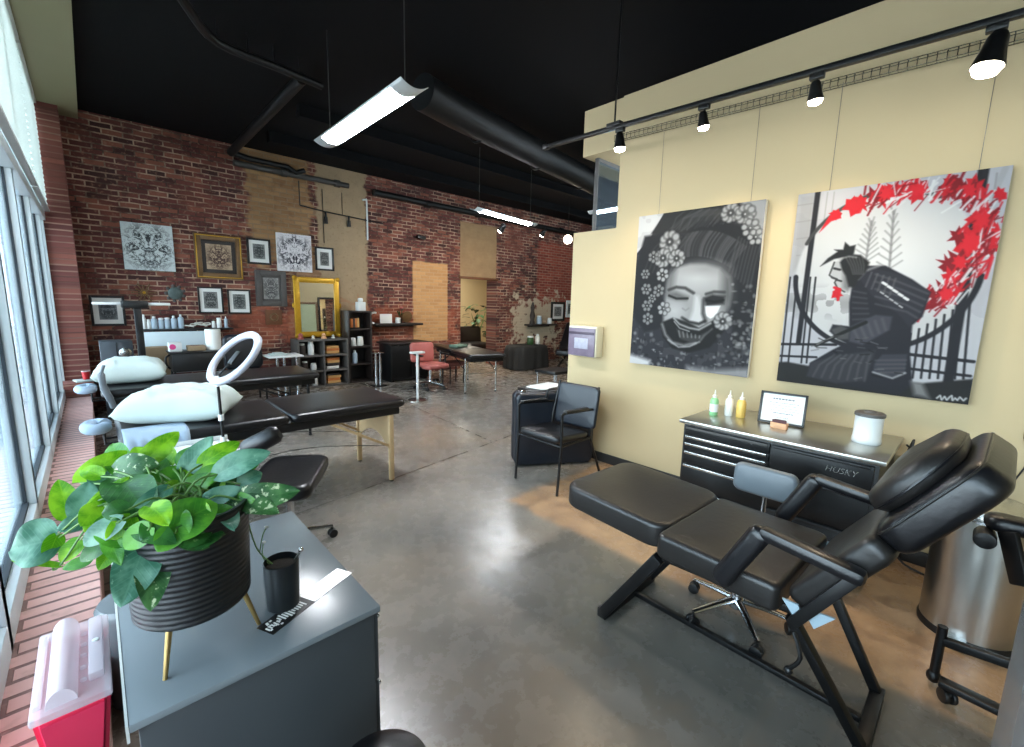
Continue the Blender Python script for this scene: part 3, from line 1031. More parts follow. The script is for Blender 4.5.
def art_mesh(paint, x, y_left, y_right, z0, z1, parent):
    """front skin of a canvas facing -X; u runs from y_left (far) to y_right (near), one vertex per brush cell"""
    nu, nv = paint.nu, paint.nv
    ys = np.linspace(y_left, y_right, nu)
    zs = np.linspace(z1, z0, nv)
    W = WM[parent.name].inverted()
    t = W.translation
    vy, vz = np.meshgrid(ys, zs)
    co = np.stack([np.full(vy.shape, x) + t.x, vy + t.y, vz + t.z], -1).reshape(-1, 3)
    idx = np.arange(nu * nv).reshape(nv, nu)
    q = np.stack([idx[:-1, :-1], idx[1:, :-1], idx[1:, 1:], idx[:-1, 1:]], -1).reshape(-1, 4)
    me = bpy.data.meshes.new('painted_front')
    me.from_pydata(co.tolist(), [], q.tolist())
    at = me.attributes.new('paint', 'FLOAT_COLOR', 'POINT')
    s = np.clip(paint.A, 0, 1).reshape(-1, 3)
    lin = np.where(s <= 0.04045, s / 12.92, ((s + 0.055) / 1.055) ** 2.4)
    at.data.foreach_set('color', np.concatenate([lin, np.ones((len(lin), 1))], 1).astype(np.float32).ravel())
    m, nt, bs = new_mat('canvas_paint')
    a = nd(nt, 'ShaderNodeAttribute', attribute_name='paint')
    tc = nt.nodes.new('ShaderNodeTexCoord')
    wv = noise_(nt, tc.outputs['Object'], 220, 2)
    nt.links.new(a.outputs['Color'], bs.inputs['Base Color'])
    bs.inputs['Roughness'].default_value = 0.6
    bs.inputs['Specular IOR Level'].default_value = 0.2
    bp = nd(nt, 'ShaderNodeBump', inp={'Strength': 0.12, 'Distance': 0.002, 'Height': wv})
    nt.links.new(bp.outputs[0], bs.inputs['Normal'])
    me.materials.append(m)
    o = bpy.data.objects.new('painted_front', me)
    COL.objects.link(o)
    o.parent = parent
    WM[o.name] = WM[parent.name]
    return o


def homography(src):
    """canvas corners TL,TR,BR,BL as sketched -> function giving canvas fractions"""
    dst = [(0, 0), (1, 0), (1, 1), (0, 1)]
    A, b = [], []
    for (x, y), (u, v) in zip(src, dst):
        A += [[x, y, 1, 0, 0, 0, -u * x, -u * y], [0, 0, 0, x, y, 1, -v * x, -v * y]]
        b += [u, v]
    hh = np.linalg.solve(np.array(A, float), np.array(b, float))
    def f(P):
        out = []
        for x, y in P:
            w_ = hh[6] * x + hh[7] * y + 1
            out.append(((hh[0] * x + hh[1] * y + hh[2]) / w_, (hh[3] * x + hh[4] * y + hh[5]) / w_))
        return out
    return f


def g3(v, tint=0.0):
    return (v, v, v + tint)


# portrait: sketch coordinates are those of a 609 x 747 drawing sheet
H1 = homography([(74, 112), (570, 55), (482, 737), (28, 677)])
P = Paint(230, 290, 0.98 / 1.245, g3(0.17, 0.02))
A1 = lambda *p: H1(p)
P.poly(A1((60, 100), (175, 95), (120, 190), (50, 270)), g3(0.80))
P.poly(A1((470, 60), (580, 50), (540, 330), (500, 220)), g3(0.72), al=0.8, soft=4)
n_ = P.noise(26, 1, 3)
P._put((n_ > 0.62) * 0.16, g3(0.5))
# back roll of hair and the big front roll
P.poly(A1((180, 95), (300, 78), (460, 66), (480, 130), (380, 135), (270, 180), (190, 185), (120, 180)), g3(0.15), soft=2)
for k in range(9):
    x0 = 200 + k * 30
    P.line(A1((x0, 165), (x0 + 20, 120), (x0 + 60, 90)), 0.006, g3(0.33), 0.55, 2)
P.poly(A1((95, 190), (160, 180), (250, 190), (300, 140), (400, 125), (500, 170), (545, 230), (530, 420), (500, 560), (430, 640), (420, 400), (380, 320), (300, 296), (220, 305), (185, 340), (160, 420), (170, 540), (90, 560), (45, 500), (60, 300)), g3(0.12, 0.01), soft=3)
rs = random.Random(2)
for k in range(34):
    f_ = k / 33
    sx_, sy_ = 236 + 185 * f_, 302 - 14 * math.sin(f_ * PI) + 34 * f_ * f_
    ex_, ey_ = 300 + 215 * f_, 150 - 18 * math.sin(f_ * PI) + 60 * f_ * f_
    bow = 26 * (1 - 2 * f_) + 14
    pts = []
    for t_ in np.linspace(0, 1, 9):
        pts.append((sx_ + (ex_ - sx_) * t_ ** 1.5 - bow * math.sin(PI * t_) * 0.5, sy_ + (ey_ - sy_) * t_ ** 0.85))
    P.line(H1(pts[1:7]), 0.006, g3(rs.choice((0.3, 0.38, 0.5, 0.56, 0.22))), 0.55, 2)
for k in range(26):
    f_ = k / 25
    P.line(A1((190 + 250 * f_, 175 - 40 * f_ + rs.uniform(-8, 8)), (240 + 225 * f_, 125 - 22 * f_), (310 + 190 * f_, 92 - 8 * f_)), 0.004, g3(rs.choice((0.25, 0.33, 0.4))), 0.5, 2)
for k in range(8):
    x0 = 440 + k * 11
    P.line(A1((x0 - 20, 330 + 10 * k), (x0, 260 + 8 * k), (x0 + 20, 200 + 6 * k)), 0.006, g3(0.4), 0.5, 2)
for k in range(7):
    x0 = 130 + k * 17
    P.line(A1((x0 - 40, 330), (x0 - 10, 250), (x0 + 40, 195)), 0.006, g3(0.32), 0.5, 2)
# face
P.poly(A1((188, 345), (220, 312), (270, 300), (330, 302), (385, 318), (425, 350), (432, 400), (420, 460), (400, 500), (340, 560), (300, 610), (240, 615), (190, 590), (160, 530), (170, 440), (176, 390)), g3(0.60), soft=4)
P.blob(*A1((300, 350))[0], 0.24, 0.13, g3(0.78), 0.8, 0.0)
P.blob(*A1((330, 320))[0], 0.2, 0.06, g3(0.5), 0.5, 0.0)
P.poly(A1((395, 330), (432, 350), (436, 430), (405, 500), (390, 430)), g3(0.30), soft=9, al=0.8)
P.poly(A1((180, 345), (215, 318), (200, 400), (178, 420)), g3(0.35), soft=8, al=0.7)
# brows, closed eyes
P.line(A1((186, 398), (215, 388), (250, 392), (282, 412)), 0.018, g3(0.2), 0.9, 2)
P.line(A1((330, 416), (360, 408), (400, 410)), 0.016, g3(0.2), 0.9, 2)
P.poly(A1((182, 412), (215, 405), (262, 425), (255, 440), (215, 440), (185, 428)), g3(0.38), soft=4, al=0.9)
P.line(A1((186, 420), (215, 432), (258, 432)), 0.012, g3(0.08), 1, 1.5)
P.poly(A1((320, 430), (355, 418), (402, 425), (398, 455), (330, 462)), g3(0.13), soft=3)
P.line(A1((330, 440), (360, 446), (396, 440)), 0.012, g3(0.05), 1, 1.5)
P.poly(A1((322, 462), (384, 462), (366, 500), (345, 510), (330, 500)), g3(0.93), soft=1.5)
# nose
P.poly(A1((286, 420), (302, 424), (322, 515), (300, 528), (262, 520), (278, 480)), g3(0.76), soft=4)
P.line(A1((320, 440), (316, 490), (326, 520)), 0.02, g3(0.2), 0.85, 3)
P.line(A1((235, 505), (262, 522), (300, 530), (322, 520)), 0.016, g3(0.10), 0.9, 2)
P.blob(*A1((205, 480))[0], 0.10, 0.08, g3(0.74), 0.8, 0.0)
P.line(A1((238, 470), (250, 478), (262, 470)), 0.008, g3(0.5), 0.8, 1.5)
# half mask with a wide grin over mouth and jaw
P.poly(A1((150, 525), (200, 505), (250, 520), (300, 545), (350, 520), (400, 505), (395, 560), (340, 620), (260, 640), (195, 622), (160, 580)), g3(0.09), soft=2)
P.line(A1((204, 508), (225, 530), (262, 545), (300, 552), (345, 528)), 0.011, g3(0.72), 0.9, 2)
P.line(A1((205, 520), (225, 545), (262, 558)), 0.006, g3(0.75), 0.9, 1.5)
P.line(A1((158, 530), (170, 570), (195, 600), (240, 612), (285, 602)), 0.016, g3(0.56), 0.9, 3)
P.line(A1((180, 590), (220, 618), (262, 616), (300, 598)), 0.008, g3(0.74), 0.85, 2)
P.poly(A1((212, 545), (260, 572), (300, 575), (330, 560), (310, 592), (262, 600), (225, 585)), g3(0.22), soft=2)
for k in range(6):
    P.line(A1((222 + k * 16, 556 + k * 4), (226 + k * 15, 578 + k)), 0.008, g3(0.58), 0.7, 1.5)
P.line(A1((300, 600), (320, 575), (350, 550)), 0.010, g3(0.45), 0.7, 2)
# blossom
for (x, y, r, rot) in ((192, 213, 0.072, 0.1), (165, 275, 0.062, 0.4), (218, 277, 0.056, 0), (430, 106, 0.056, 0.3), (486, 112, 0.056, 0.1), (505, 165, 0.05, 0.2), (525, 200, 0.045, 0),
                       (392, 521, 0.055, 0.3), (128, 270, 0.04, 0.5), (95, 336, 0.034, 0), (162, 340, 0.045, 0.3), (98, 394, 0.04, 0.1), (146, 400, 0.042, 0.6), (100, 458, 0.04, 0),
                       (165, 470, 0.046, 0.2), (102, 508, 0.042, 0.5), (120, 430, 0.03, 0.2)):
    u, v = A1((x, y))[0]
    P.flower(u, v, r * 1.12, 9 if r > 0.05 else 6, g3(0.64 if r > 0.042 else 0.5), g3(0.3), rot)
rs = random.Random(4)
for k in range(150):
    x, y = rs.uniform(40, 520), rs.uniform(560, 700)
    if 150 < x < 350 and y < 640:
        continue
    u, v = A1((x, y))[0]
    P.blob(u, v, rs.uniform(0.006, 0.02), rs.uniform(0.006, 0.02), g3(rs.choice((0.45, 0.34, 0.6, 0.08))), 0.6, 0.3)
for k in range(70):
    x, y = rs.uniform(420, 520), rs.uniform(380, 660)
    u, v = A1((x, y))[0]
    P.blob(u, v, rs.uniform(0.01, 0.024), rs.uniform(0.008, 0.02), g3(rs.choice((0.5, 0.4, 0.62, 0.1))), 0.6, 0.3)
P.poly(A1((20, 640), (110, 668), (105, 690), (20, 690)), g3(0.85), soft=5, al=0.9)
P.poly(A1((250, 690), (340, 705), (490, 700), (490, 745), (250, 715)), g3(0.72), soft=6, al=0.7)
P.A = np.clip(P.A * 0.85 - 0.015, 0, 1)
PORTRAIT = P

# samurai: sketch coordinates are those of a 774 x 747 drawing sheet
H2 = homography([(95, 96), (740, 15), (605, 717), (27, 655)])
P = Paint(260, 340, 0.94 / 1.235, g3(0.68, 0.02))
A2 = lambda *p: H2(p)
RED, DRED = (0.76, 0.11, 0.16), (0.50, 0.08, 0.12)
n_ = P.noise(9, 1, 8)
P._put((n_ > 0.5) * 0.25, g3(0.8))
P.poly(A2((95, 96), (160, 88), (120, 300), (70, 340)), g3(0.55), soft=8, al=0.6)
# lattice screens
dk = g3(0.13, 0.02)
for x in (160, 185, 205):
    P.line(A2((x, 90), (x - 20, 240)), 0.004, g3(0.5), 0.6)
for y in (130, 180, 230, 280):
    P.line(A2((90, y), (150, y - 8)), 0.004, g3(0.5), 0.6)
P.line(A2((690, 40), (665, 200)), 0.005, g3(0.5), 0.7)
# moon gate
cu, cv = 0.5, 0.415
ring = [(cu + 0.455 * math.cos(t_) , cv + 0.372 * math.sin(t_)) for t_ in np.linspace(0, 2 * PI, 72)]
P.poly(ring, g3(0.74, 0.0), soft=2)
P.blob(cu, cv - 0.05, 0.36, 0.32, g3(0.86), 0.8, 0.1)
n_ = P.noise(30, 1, 12)
m_ = (n_ > 0.5) * np.clip((P.V - 0.46) * 8, 0, 1) * np.clip((0.66 - P.V) * 10, 0, 1) * (P.U < 0.5)
P._put(m_ * 0.55, g3(0.36))
# bare trees
for x0, y0, x1, y1 in ((385, 145, 370, 330), (318, 178, 300, 300)):
    P.line(A2((x0, y0), (x1, y1)), 0.008, g3(0.48), 0.9, 1.5)
    for k in range(8):
        t_ = k / 8
        bx, by = x0 + (x1 - x0) * t_, y0 + (y1 - y0) * t_
        l = 8 + 34 * t_
        P.line(A2((bx, by + 12), (bx - l, by - 8)), 0.005, g3(0.5), 0.8, 1.5)
        P.line(A2((bx, by + 12), (bx + l, by - 12)), 0.005, g3(0.5), 0.8, 1.5)
# posts, rails and bars below and beside the gate
P.line(A2((155, 90), (95, 540)), 0.024, dk, 1, 1.2)
P.line(A2((652, 25), (545, 650)), 0.034, dk, 1, 1.2)
for x in (50, 72, 112, 128):
    P.line(A2((x + 20, 345), (x - 8, 600)), 0.008, dk)
P.line(A2((30, 545), (210, 545)), 0.013, dk)
P.line(A2((30, 580), (150, 583)), 0.011, dk)
for k in range(8):
    P.line(A2((435 + k * 25, 510 - k * 14), (415 + k * 25, 640)), 0.008, dk)
P.line(A2((420, 570), (620, 590)), 0.014, dk)
P.line(A2((420, 612), (610, 632)), 0.012, dk)
arc = [(cu + 0.455 * math.cos(t_), cv + 0.372 * math.sin(t_)) for t_ in np.linspace(math.radians(4), math.radians(178), 50)]
P.line(arc, 0.022, dk, 1, 1.2)
arc = [(cu + 0.455 * math.cos(t_), cv + 0.372 * math.sin(t_)) for t_ in np.linspace(math.radians(205), math.radians(300), 40)]
P.line(arc, 0.018, g3(0.25), 1, 1.2)
P.line(A2((690, 80), (715, 25)), 0.02, g3(0.6), 0.5)
# red maple-leaf wreath
rs = random.Random(11)
def star(x, y, r, c, rot):
    pts = []
    np_ = rs.choice((12, 14, 16))
    for k in range(np_):
        rr = r * rs.uniform(0.75, 1.1) if k % 2 == 0 else r * rs.uniform(0.4, 0.7)
        a = rot + k * 2 * PI / np_
        pts.append((x + rr * math.cos(a) * rs.uniform(0.85, 1.2), y + rr * math.sin(a) * rs.uniform(0.85, 1.15)))
    P.poly(H2(pts), c, soft=0.9)
P.poly(A2((158, 212), (190, 160), (215, 148), (225, 168), (195, 178)), RED)
for x, y, r in ((210, 158, 22), (262, 132, 36), (285, 125, 30), (350, 98, 40), (385, 92, 40), (325, 102, 30), (455, 84, 46), (430, 90, 34), (560, 78, 44), (595, 95, 46), (625, 82, 46), (540, 88, 26),
                (648, 175, 56), (610, 245, 60), (660, 240, 42), (575, 225, 34), (580, 300, 46), (545, 305, 36), (640, 150, 40), (545, 392, 46), (505, 410, 44), (560, 345, 36), (700, 100, 26), (690, 215, 30)):
    star(x, y, r, RED if rs.random() < 0.6 else DRED, rs.uniform(0, 6))
for k in range(190):
    t_ = rs.uniform(0, 1)
    pth = [(300, 120), (430, 92), (560, 85), (650, 130), (670, 200), (640, 280), (580, 350), (500, 420)]
    i_ = min(6, int(t_ * 7))
    f_ = t_ * 7 - i_
    x = pth[i_][0] + (pth[i_ + 1][0] - pth[i_][0]) * f_ + rs.gauss(0, 24)
    y = pth[i_][1] + (pth[i_ + 1][1] - pth[i_][1]) * f_ + rs.gauss(0, 20)
    a = -0.9 + rs.gauss(0, 0.35)
    l = rs.uniform(14, 36)
    P.line(A2((x - l * math.cos(a), y - l * math.sin(a)), (x + l * math.cos(a), y + l * math.sin(a))), rs.uniform(0.004, 0.011), rs.choice((RED, RED, DRED, DRED, g3(0.84), g3(0.8))), 0.9, 1)
for x, y, r in ((612, 90, 34), (610, 240, 44), (648, 175, 40), (455, 86, 32), (365, 95, 32), (580, 300, 34), (540, 392, 32)):
    star(x, y, r * 0.8, (0.80, 0.13, 0.18), rs.uniform(0, 6))
# ground
P.poly(A2((20, 600), (60, 598), (130, 610), (300, 640), (470, 655), (620, 640), (610, 730), (20, 670)), g3(0.14), soft=2)
# warrior
body = g3(0.14, 0.025)
P.poly(A2((272, 330), (300, 310), (360, 310), (440, 350), (495, 388), (470, 460), (440, 485), (432, 560), (440, 660), (400, 690), (290, 676), (180, 655), (120, 640), (130, 600), (200, 560), (240, 540), (215, 528), (190, 505), (200, 485), (250, 490), (250, 420), (258, 370)), body, soft=1.5)
P.poly(A2((120, 640), (135, 598), (220, 575), (330, 560), (300, 650), (210, 660)), g3(0.20, 0.02), soft=2)
for k in range(7):
    P.line(A2((140 + k * 26, 640 + k * 2), (160 + k * 24, 605), (205 + k * 18, 575)), 0.006, g3(0.40), 0.5, 2)
# shoulder plates
P.poly(A2((280, 345), (330, 318), (400, 335), (492, 386), (466, 450), (430, 490), (395, 450), (320, 400)), g3(0.17, 0.03), soft=1.5)
for k in range(5):
    o_ = k * 18
    P.line(A2((318 + o_, 330 + o_ * 0.25), (300 + o_, 372 + o_ * 0.35)), 0.006, g3(0.42), 0.6, 1.5)
    P.line(A2((330, 335 + k * 22), (400 + k * 6, 358 + k * 22), (486 - k * 8, 392 + k * 18)), 0.006, g3(0.42), 0.5, 2)
for k in range(5):
    P.line(A2((352 + k * 16, 360 + k * 11), (362 + k * 16, 366 + k * 11)), 0.011, g3(0.88), 0.95)
    P.line(A2((345 + k * 14, 388 + k * 10), (353 + k * 14, 393 + k * 10)), 0.007, g3(0.7), 0.9)
P.line(A2((276, 350), (300, 325), (340, 310)), 0.012, g3(0.6), 0.7, 2)
# chest lacing, sleeve, hand on the hilt
for k in range(6):
    P.line(A2((262, 385 + k * 17), (300 + k * 2, 392 + k * 15)), 0.006, g3(0.38), 0.5, 2)
P.poly(A2((255, 490), (330, 455), (380, 460), (372, 500), (290, 545), (250, 535)), g3(0.25, 0.03), soft=2)
for k in range(5):
    P.line(A2((262 + k * 22, 495 - k * 7), (280 + k * 20, 532 - k * 8)), 0.007, g3(0.42), 0.45, 2.5)
P.poly(A2((195, 500), (225, 488), (252, 500), (248, 528), (215, 530)), g3(0.28), soft=2)
P.line(A2((150, 548), (225, 512), (300, 478)), 0.016, g3(0.10), 1, 1.2)
P.line(A2((152, 545), (200, 522)), 0.006, g3(0.55), 0.8, 1.2)
# skirt plates
P.poly(A2((325, 600), (350, 572), (425, 570), (418, 625), (380, 640), (322, 625)), g3(0.22, 0.03), soft=1.5)
for k in range(4):
    P.line(A2((330 + k * 4, 590 + k * 12), (420 - k * 2, 588 + k * 12)), 0.006, g3(0.42), 0.5, 2)
P.line(A2((322, 625), (380, 642), (418, 626)), 0.008, g3(0.72), 0.8, 1.5)
P.poly(A2((435, 650), (470, 655), (490, 700), (445, 690)), g3(0.62), soft=4, al=0.7)
for k in range(26):
    x, y = rs.uniform(130, 420), rs.uniform(520, 660)
    P.line(A2((x, y), (x + rs.uniform(10, 30), y + rs.uniform(-8, 8))), 0.004, g3(rs.choice((0.35, 0.45, 0.05))), 0.7, 1.2)
# head: face in profile, hair and topknot
P.poly(A2((196, 320), (205, 300), (225, 292), (260, 300), (268, 350), (245, 385), (222, 378), (205, 362), (212, 352), (196, 345)), g3(0.70), soft=1.5)
P.poly(A2((232, 320), (262, 330), (262, 372), (245, 388), (230, 376)), g3(0.42), soft=4, al=0.8)
P.line(A2((205, 300), (198, 318), (190, 338), (200, 346), (212, 350), (206, 360), (214, 376), (236, 388)), 0.007, g3(0.2), 0.9, 1)
P.line(A2((212, 352), (226, 356)), 0.008, g3(0.15), 1, 1)
P.poly(A2((222, 300), (240, 276), (285, 278), (312, 300), (300, 330), (278, 352), (268, 375), (248, 372), (240, 340), (228, 322)), g3(0.13), soft=2)
P.line(A2((205, 318), (222, 322)), 0.01, g3(0.15), 1, 1.2)
P.line(A2((198, 345), (212, 350)), 0.008, g3(0.25), 1, 1.2)
P.poly(A2((232, 285), (205, 290), (162, 312), (185, 288), (215, 268), (205, 262), (232, 262), (238, 240), (252, 252), (270, 248), (265, 272), (258, 284)), g3(0.13), soft=1.5)
for k in range(6):
    P.line(A2((240 + k * 10, 285), (255 + k * 8, 312), (262 + k * 6, 335)), 0.005, g3(0.4), 0.6, 1.5)
P.line(A2((222, 290), (250, 282), (272, 285)), 0.008, g3(0.6), 0.7, 1.5)
star(214, 392, 20, RED, 0.4)
P.line(A2((205, 375), (222, 380), (216, 412)), 0.012, RED)
# signature scrawl, lower corner
P.line(A2((512, 698), (522, 690), (526, 703), (535, 693), (541, 703), (550, 694), (556, 690), (558, 704), (566, 697), (572, 703), (580, 694), (590, 704), (598, 697)), 0.006, g3(0.85), 0.9, 1)
P.A = np.clip(P.A * 0.88 - 0.03, 0, 1)
SAMURAI = P

for P_, lab, y0, y1, z0, z1, wires in (
        (PORTRAIT, 'black and white painting of a smiling woman with flowers in her hair', 2.118, 1.138, 1.005, 2.25, (1.95, 1.245)),
        (SAMURAI, 'painting of a kneeling swordsman in armour before a red leaf wreath', 0.945, 0.003, 1.012, 2.25, (0.78, 0.125))):
    t = thing('painting', lab, 'painting', (3.48, (y0 + y1) / 2, z0), group='large paintings on the tan wall')
    MB().bb(3.4525, 3.492, y1, y0, z0, z1, bev=0.003).build('stretcher_frame', 'white_plastic' if P_ is PORTRAIT else 'black_plastic', t)
    art_mesh(P_, 3.451, y0, y1, z0, z1, t)
    for yw in wires:
        MB().cyl((3.47, yw, z1), (3.462, yw, 2.88), 0.0016, seg=5).build('hanging_wire', 'wire', t)

# ------------------------------------------------------------------ tattoo chair in the foreground
t = thing('tattoo_chair', 'large black reclining tattoo chair with armrests in front of the tool chest', 'tattoo chair', (1.9, 0.6, 0))
ROT = Matrix.Rotation(math.radians(-2.5), 4, 'Z')


def flat_pad(x0, x1, y0, y1, ztop, th, **kw):
    return Matrix.Translation(((x0 + x1) / 2, (y0 + y1) / 2, ztop - th / 2)), (x1 - x0, y1 - y0, th)


def piping(mb, s, M, inset, z, r=0.0035, corner=0.06):
    hx, hy = s[0] / 2 - inset, s[1] / 2 - inset
    pts = []
    for cx, cy, a0 in ((hx - corner, hy - corner, 0), (-hx + corner, hy - corner, 90), (-hx + corner, -hy + corner, 180), (hx - corner, -hy + corner, 270)):
        for k in range(5):
            a = math.radians(a0 + 90 * k / 4)
            pts.append(M @ Vector((cx + corner * math.cos(a), cy + corner * math.sin(a), z)))
    mb.tube(pts, r, seg=6, closed=True)


Mx = Matrix.Translation((1.945, 1.075, 0.54)) @ ROT @ Matrix.Rotation(math.radians(1.5), 4, 'X')
s_ = (0.56, 0.57, 0.115)
lr = MB().pad(s_, Mx, edge=0.022, puff=0.012, corner=0.085).build('leg_rest', 'black_vinyl_worn', t)
q = MB(); piping(q, s_, Mx, 0.004, 0.036, corner=0.085); q.build('piping', 'piping_grey', lr)
Mx = Matrix.Translation((1.865, 0.565, 0.542)) @ ROT
s_ = (0.57, 0.455, 0.105)
st = MB().pad(s_, Mx, edge=0.022, puff=0.012, corner=0.03).build('seat', 'black_vinyl_worn', t)
q = MB(); piping(q, s_, Mx, 0.004, 0.032, corner=0.03); q.build('piping', 'piping_grey', st)
# back: leans up and towards the head end
b0, b1 = Vector((1.87, 0.335, 0.57)), Vector((1.845, -0.045, 1.135))
ax = (b1 - b0).normalized()
bx = Vector((1, -0.04, 0)).normalized()
Mb = frame_M((b0 + b1) / 2, bx, ax)
nrm = Mb.to_3x3() @ Vector((0, 0, 1))
if nrm.y < 0:
    Mb = frame_M((b0 + b1) / 2, -bx, ax)
    nrm = Mb.to_3x3() @ Vector((0, 0, 1))
Lb = (b1 - b0).length
low = Mb @ Matrix.Translation((0, -Lb * 0.24, -0.045))
s_ = (0.55, Lb * 0.52, 0.085)
bk = MB().pad(s_, low, edge=0.025, puff=0.012, corner=0.035).build('backrest', 'black_vinyl_worn', t)
up_ = Mb @ Matrix.Translation((0, Lb * 0.26, -0.046))
s_ = (0.56, Lb * 0.49, 0.10)
hb = MB().pad(s_, up_, edge=0.03, puff=0.012, corner=0.07).build('head_section', 'black_vinyl', t)
q = MB(); piping(q, s_, up_, 0.002, 0.032, corner=0.07); q.build('piping', 'black_vinyl_worn', hb)
hd = Mb @ Matrix.Translation((0.02, Lb * 0.26, 0.038))
s_ = (0.44, 0.29, 0.08)
hr = MB().pad(s_, hd, edge=0.042, puff=0.02, corner=0.13).build('headrest', 'black_vinyl_worn', t)
q = MB(); piping(q, s_, hd, 0.0, -0.005, corner=0.13); q.build('piping', 'black_vinyl', hr)
for sx, xx in ((-1, 1.545), (1, 2.235)):
    pts = [(xx, 0.06, 0.735), (xx, 0.2, 0.76), (xx, 0.38, 0.775), (xx, 0.44, 0.77)]
    a = MB()
    a.bar((xx, 0.135, 0.743), (xx, 0.42, 0.78), 0.06, 0.046, 0.018)
    ar = a.build('armrest', 'black_vinyl', t)
    f = MB()
    Mf = frame_M(Vector((xx, 0.467, 0.665)), (1, 0, 0), Vector((0, 0.125, -0.25)))
    f.pad((0.064, 0.28, 0.068), Mf, edge=0.025, puff=0.004, corner=0.03)
    f.build('front_pad', 'black_vinyl', ar)
    s2 = MB()
    s2.bar((xx - sx * 0.02, 0.16, 0.73), (xx - sx * 0.02, 0.30, 0.50), 0.02, 0.035, 0.003)
    s2.build('arm_support', 'black_metal', ar)
for xx in (1.66, 2.1):
    MB().bar((xx + 0.025, 1.09, 0.025), (xx + 0.01, 0.82, 0.445), 0.045, 0.05, 0.006, up=(0, 1, 0)).build('front_leg', 'black_metal', t)
    MB().bar((xx + 0.12 if xx < 2 else xx, 0.10, 0.03), (xx + 0.02, 0.33, 0.45), 0.035, 0.035, 0.005, up=(0, 1, 0)).build('rear_leg', 'black_metal', t)
MB().bar((1.67, 1.09, 0.026), (2.14, 1.09, 0.026), 0.05, 0.05, 0.006).build('front_crossbar', 'black_metal', t)
MB().bar((1.75, 0.10, 0.024), (2.13, 0.10, 0.024), 0.045, 0.045, 0.006).build('rear_crossbar', 'black_metal', t)
MB().bar((1.945, 1.1, 0.02), (1.93, 0.10, 0.02), 0.026, 0.024, 0.004).build('floor_rail', 'black_metal', t)
MB().bar((1.66, 0.80, 0.465), (1.70, 0.3, 0.465), 0.03, 0.03, 0.004).build('side_rail', 'black_metal', t)
MB().bar((2.1, 0.80, 0.465), (2.08, 0.3, 0.465), 0.03, 0.03, 0.004).build('side_rail', 'black_metal', t)
for xx in (1.575, 2.12):
    pl = MB()
    Mp = frame_M((xx, 0.285, 0.535), (0, -1, 0), (0, 0.25, 1)) @ Matrix.Scale(0.7, 4)
    pl.prism([(-0.075, 0.045), (-0.01, 0.045), (0.0, 0.02), (0.01, 0.045), (0.13, 0.055), (0.06, -0.035), (0.035, 0.0), (-0.02, -0.02)], 0.012, Mp)
    tag(pl.build('hinge_plate', 'pale_bracket', t, smooth=0), 'pale metal hinge plate')
lv = MB()
lv.tube([(1.60, 0.30, 0.45), (1.585, 0.27, 0.38), (1.60, 0.30, 0.31)], 0.007, seg=8, smooth=4)
lv.ball((1.60, 0.30, 0.305), 0.014)
lv.build('recline_lever', 'black_plastic', t)


# ------------------------------------------------------------------ wheeled stools
def caster(mb_fork, mb_wheel, x, y, r=0.026, a=0.0, z=0.0):
    ca, sa = math.cos(a), math.sin(a)
    for s in (-1, 1):
        c = Vector((x - sa * 0.013 * s, y + ca * 0.013 * s, z + r))
        d = Vector((-sa, ca, 0)) * 0.008
        mb_wheel.cyl(c - d, c + d, r, seg=18, bev=0.003)
    mb_fork.cyl((x, y, z + r), (x, y, z + 2 * r + 0.012), 0.007, seg=8)
    mb_fork.ball((x, y, z + r + 0.012), 0.017, (1.1, 1.1, 0.8), 10)


def star_base(t, cx, cy, rad, n=5, a0=0.3, hub_z=0.1, m='chrome'):
    h_ = MB().cyl((cx, cy, hub_z - 0.03), (cx, cy, hub_z + 0.05), 0.035, 0.028, bev=0.004)
    h_.build('base_hub', m, t)
    for k in range(n):
        a = a0 + 2 * PI * k / n
        x, y = cx + rad * math.cos(a), cy + rad * math.sin(a)
        l = MB()
        l.tube([(cx + 0.02 * math.cos(a), cy + 0.02 * math.sin(a), hub_z + 0.01), (cx + 0.5 * rad * math.cos(a), cy + 0.5 * rad * math.sin(a), hub_z - 0.004), (x, y, 0.072)], [0.02, 0.016, 0.012], seg=10, flat=0.8)
        leg = l.build('base_leg', m, t)
        f, w_ = MB(), MB()
        caster(f, w_, x, y, 0.027, a + 0.9 * k)
        f.build('caster_fork', 'black_plastic', leg)
        w_.build('caster_wheel', 'black_plastic', leg)


t = thing('rolling_stool', 'black rolling stool with grey backrest and chrome star base, behind the tattoo chair', 'stool', (2.16, 0.65, 0))
star_base(t, 2.16, 0.65, 0.235, a0=2.6)
MB().cyl((2.16, 0.65, 0.12), (2.16, 0.65, 0.36), 0.019).build('gas_column', 'chrome', t)
MB().pad((0.34, 0.34, 0.065), Matrix.Translation((2.18, 0.65, 0.395)), edge=0.03, puff=0.01, corner=0.165).build('seat', 'black_vinyl', t)
b_ = MB()
b_.tube([(2.2, 0.66, 0.355), (2.42, 0.67, 0.36), (2.475, 0.67, 0.42), (2.485, 0.67, 0.60)], 0.011, seg=8, smooth=4)
b_.build('back_bar', 'chrome', t)
Mk = frame_M((2.455, 0.67, 0.62), (0, -1, 0), (0.06, 0, 1))
tag(MB().pad((0.3, 0.155, 0.05), Mk, edge=0.022, puff=0.006, corner=0.04).build('backrest', mat('grey_vinyl', (96, 104, 110), rough=0.35), t), 'grey padded backrest')

